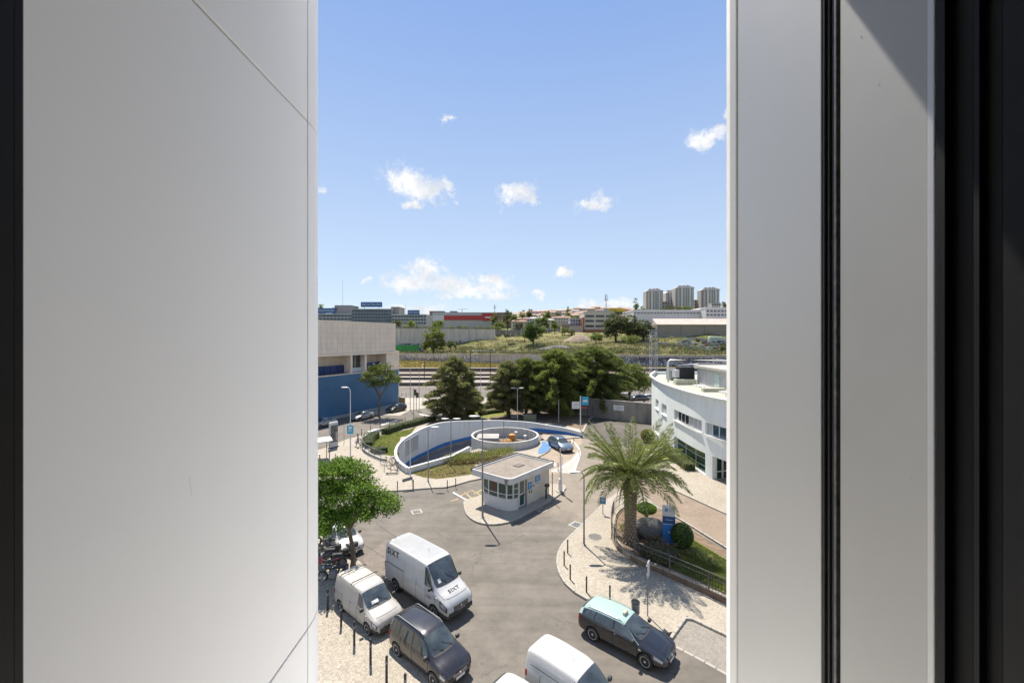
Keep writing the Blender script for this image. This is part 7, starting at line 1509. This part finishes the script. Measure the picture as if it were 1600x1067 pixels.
hedge('bright low hedge to the right of the lone conifer', px((742,643),(760,640),(780,636),(792,634)), 1.5, .9, leafmat('fresh_leaf',(.05,.085,.015),(.085,.13,.02),(.14,.19,.05),.3)); hedge('dark low hedge behind the curved wall', px((752,650),(770,647),(788,645)), 1.4, .7, LH)
# grasses in the planting bed in front of the ring
Kc = [g(a, b_, .13) for a, b_ in [(x, np.interp(x,[700,745,800],[722.5,718,710])+dy) for x in range(706,800,6) for dy in (-3.5,0.5)]]
def planting(label, pts, m, n, h, sp, L, W, name='ornamental_grass', cat='grass', tilt=.5, z=0):
    t = thing(name, label, cat, pts[0]); C = []; D = []
    for q in pts:
        q = q-pts[0]; d = rng.normal(size=(n,3))*tilt; d[:,2] = 1; base = np.array(q)+rng.normal(size=(n,3))*np.array([sp,sp,0]); C.append(base+d*np.array([h*.3,h*.3,h*.5])); D.append(d)
    C = np.concatenate(C); D = np.concatenate(D); return t, link('foliage', leafmesh('foliage', C, D, L*rng.uniform(.6,1.2,len(C)), W, m), t)
t, f = planting('long bed of yellow green upright grasses before the ring wall', Kc, leafmat('bed_grass',(.20,.22,.06),(.32,.31,.11),(.38,.34,.16),.35), 50, .9, .4, .75, .08)
t, f = planting('reddish brown low shrubs at the front of the grass bed', [g(a, b_, .13) for a, b_ in [(x, np.interp(x,[700,745,800],[725,722,716])) for x in range(706,786,5)]], leafmat('red_brown_leaf',(.20,.16,.06),(.28,.17,.08),(.15,.16,.05),.2), 110, .5, .35, .22, .14, 'low_shrubs', 'shrub', 1.2); stuff(t) if False else None
# palm
PL = leafmat('palm_leaflet', (.13,.165,.04), (.22,.24,.07), (.34,.34,.13), .35, .45); PD = leafmat('palm_dry_leaflet', (.20,.16,.07), (.26,.21,.10), (.15,.14,.05), .2)
pp_ = g(985,846,.42); palm = thing('palm_tree','big date palm with a knobbly trunk in the railed garden','palm', pp_)
th = 4.3; prof = [(.60,0),(.46,.25),(.37,.8),(.34,1.8),(.37,2.8),(.42,3.5),(.48,4.0),(.38,4.5),(.15,4.8)]; MB().lathe(prof, n=20).build('trunk', mat('palm_core',(.10,.07,.045),.95), palm, smooth=60)
kn = MB(); kn.add([(-.085,-.02,-.10),(.085,-.02,-.10),(.055,-.02,.09),(-.055,-.02,.09),(-.075,.07,-.02),(.075,.07,-.02),(0,.12,-.08)],[(0,1,2,3),(0,4,6),(0,6,1),(1,6,5),(1,5,2),(2,5,4,3),(3,4,0),(4,5,6)]); KN = kn.mesh('frond_scar', mat('palm_scar',(.26,.19,.12),.9,0,.3,6))
rowsn = 21
for j in range(rowsn):
    z = .12+j*4.25/rowsn; r_ = float(np.interp(z,[q[1] for q in prof],[q[0] for q in prof])); nn_ = 13
    for k in range(nn_):
        a = 2*math.pi*(k+.5*(j%2))/nn_; link('frond_scar', KN, palm, (math.cos(a)*r_*.98, math.sin(a)*r_*.98, z), (0,0,a-math.pi/2))
def frond(L, rise, droop, seed, m):
    rs = np.random.default_rng(seed); n = 46; s = np.linspace(0,1,n); x = L*(s*.96-.10*s**3); z = L*(rise*s-droop*s**2.3); P = np.stack([x,np.zeros(n),z],1); T = np.gradient(P,axis=0); T /= np.linalg.norm(T,axis=1)[:,None]; C = []; D = []; Ls = []
    for i in range(4,n):
        for k in range(2):
            for sd_ in (1,-1):
                ll = .62*math.sin(math.pi*min(1,(s[i]*.85+.13)))**.6*(L/3.6); d = T[i]*.75+np.array([0,sd_,0])*.8+np.array([0,0,.28-.62*s[i]])+rs.normal(size=3)*.12; d /= np.linalg.norm(d); C.append(P[i]+T[i]*k*.03+d*ll*.5); D.append(d); Ls.append(ll)
    me = leafmesh('frond', np.array(C), np.array(D), np.array(Ls), .042, m); rb = MB(); rb.tube([tuple(q) for q in P[::5]], [.045*(1-.8*k/9) for k in range(len(P[::5]))], 5)
    rb.mi = 1; bm_ = bmesh.new(); bm_.from_mesh(me); tmp = rb.mesh('r', [m, MATS['palm_rachis']]); bm_.from_mesh(tmp); bm_.to_mesh(me); bm_.free(); me.materials.append(MATS['palm_rachis']); return me
mat('palm_rachis', (.30,.28,.10), .6)
FR = [frond(L, ri, dr_, i, PL) for i, (L, ri, dr_) in enumerate(((3.3,1.35,.3),(3.7,.95,.45),(4.0,.6,.58),(4.1,.36,.62),(3.7,.15,.62),(3.4,-.1,.9)))]; FD = frond(3.0,-.1,.9,9,PD); rp = random.Random(6)
tiers = [(0,17,0,.3),(1,22,0,.15),(2,23,0,.0),(3,14,0,-.1)]
for k, n_, _, dz in tiers:
    for i in range(n_):
        a = 2*math.pi*(i+rp.uniform(-.3,.3))/n_+k*.37; o_ = link('frond', FR[k], palm, (math.cos(a)*.25, math.sin(a)*.25, 4.55+dz), (rp.uniform(-.35,.35), rp.uniform(-.12,.12), a)); s_ = rp.uniform(.86,1.08); o_.scale = (s_,s_,s_)
for i in range(9): a = 2*math.pi*i/9; link('dry_frond', FD, palm, (math.cos(a)*.3, math.sin(a)*.3, 4.2), (0, .3, a)).scale = (.42,.42,.42)
# palm garden plants, boulder
LRB = leafmat('dark_red_leaf', (.15,.085,.055), (.20,.12,.08), (.12,.10,.05), .15)
hedge('dark reddish shrubs along the inside of the palm garden railing', px((1000,867),(1020,877),(1042,886),(1052,893),h=.42), 2.2, .75, LRB, .42, 170, .12, 'low_shrubs', 'shrub')
def ball(label, p, r, m, sz=1.0, n=2200, ls=.11, stem=.0, name='round_bush'):
    t = thing(name, label, 'shrub', p); MB().tube([(0,0,0),(0,0,stem+r*.6)], .09, 6).build('stem', BARK, t)
    for k in range(4): a = k*1.6; MB().tube([(0,0,stem*.3),(math.cos(a)*r*.6,math.sin(a)*r*.6,stem+r*.4)], .035, 5).build('branch', BARK, t)
    MB().lathe([(0,-.8*r*sz),(.6*r,-.6*r*sz),(.85*r,0),(.6*r,.62*r*sz),(0,.8*r*sz)], (0,0,stem+r*sz), 14).build('core', MATS['hedge_core'], t, smooth=80)
    d = rdir(n); C = d*np.array([r,r,r*sz])*rng.uniform(.86,1.04,n)[:,None]+np.array([0,0,stem+r*sz]); link('foliage', leafmesh('foliage', C, d+rng.normal(size=(n,3))*.8, ls, ls*.6, m), t); return t
ball('dense round green bush immediately right of the totem sign', g(1066,857,.42), .72, leafmat('bush_green',(.025,.06,.01),(.045,.095,.015),(.08,.14,.03),.2), 1.15, 3200, .10, .1)
ball('bright flat topped bush on bare stems behind the boulder', g(1010,812,.42), .78, LB, .48, 2200, .12, .55)
b_ = thing('boulder','big grey rounded boulder under the palm beside the totem','rock', g(1014,838,.42)); mb = MB(); vs = []; fs = []; rd = random.Random(2); nA, nB = 16, 9
for j in range(nB+1):
    for k in range(nA):
        a = 2*math.pi*k/nA; q = math.pi*j/nB; f_ = 1+.12*math.sin(3*a+j)+rd.uniform(-.05,.05); vs.append((1.25*f_*math.sin(q)*math.cos(a),.9*f_*math.sin(q)*math.sin(a),.62+.78*math.cos(q)*(.92+.08*math.sin(2*a))))
for j in range(nB):
    for k in range(nA): fs.append((j*nA+k,(j+1)*nA+k,(j+1)*nA+(k+1)%nA,j*nA+(k+1)%nA))
mb.add(vs, fs); mb.build('stone', mat('boulder_grey',(.13,.125,.115),.9,0,.3,2.2,.5,(.07,.065,.06),1.5,bump=.05,bsc=6), b_, smooth=50)
YU = leafmat('yucca_leaf', (.16,.19,.06), (.24,.26,.09), (.32,.30,.13), .25)
for i, (a, b2_, lab) in enumerate(((1086,868,'spiky agave clump, left of the four in the lawn corner'),(1096,874,'spiky agave clump in the middle of the lawn corner'),(1106,880,'spiky agave clump toward the railing in the lawn corner'),(1117,885,'spiky agave clump nearest the right edge'),(974,828,'spiky plant at the left foot of the palm'))):
    planting(lab, [g(a,b2_,.42)], YU, 55, .55, .2, .6, .06, 'agave', 'plant', .9)
# building side lawn and shrubs behind the palm
structure(sheet('lawn', px((1019,690),(1035,700),(1052,716),(1100,752),(1085,752),(1040,742),(1000,742),(985,728),(1000,700)), .05, leafmat and LAWN))
hedge('bright green clipped hedge along the foot of the pale blue building', px((1022,700),(1036,708),(1052,722),(1072,738)), 1.6, 1.0, LY, .05, 150, .14)
ball('yellow flowering bush by the corner of the pale blue building', g(1012,690,.05), 1.0, leafmat('yellow_bush',(.16,.17,.03),(.28,.22,.04),(.12,.16,.03),.3), .9, 1800, .14)
# short grass blades on the two front lawns
def blades(name, poly, z, n, m, L=.10):
    P = np.array([(p[0],p[1]) for p in poly]); lo, hi = P.min(0), P.max(0); q = lo+(hi-lo)*rng.random((n,2)); ins = np.zeros(n,bool)
    for i in range(len(P)):
        a, b_ = P[i], P[(i+1)%len(P)]; c = ((a[1] > q[:,1]) != (b_[1] > q[:,1])) & (q[:,0] < (b_[0]-a[0])*(q[:,1]-a[1])/(b_[1]-a[1]+1e-12)+a[0]); ins ^= c
    q = q[ins]; C = np.concatenate([q, np.full((len(q),1), z+L*.35)],1); D = rng.normal(size=C.shape)*.5; D[:,2] = 1; stuff(link(name, leafmesh(name, C, D, L*rng.uniform(.6,1.3,len(C)), .03, m)))
GL = leafmat('grass_blade', (.13,.17,.035), (.18,.21,.05), (.26,.26,.09), .35)
blades('grass', [(p[0],p[1]) for p in px((1034,850),(1052,838),(1075,838),(1090,848),(1139.5,878),(1180,905),h=.42)+px((1180,955),(1139.5,938),(1096,919),(1052,899))], .425, 42000, GL); blades('grass', gl, .13, 26000, GL, .13); blades('grass', px((641,741),(704,722),(742,722),(742,742),(700,748),(681,750),(660,747)), .134, 16000, leafmat('dry_blade',(.26,.22,.09),(.32,.26,.13),(.2,.2,.07),.2), .12)
# fallen leaves under the street tree
C = np.array([(g(x,y,.0).x, g(x,y,.0).y, .02) for x, y in zip(rng.uniform(505,640,500), rng.uniform(875,1010,500))]); D = rng.normal(size=C.shape); D[:,2] *= .1; C[:,2] += .12*(C[:,0]+ .76*C[:,1] < 11.2); stuff(link('fallen_leaves', leafmesh('fallen_leaves', C, D, .07, .04, PD)))
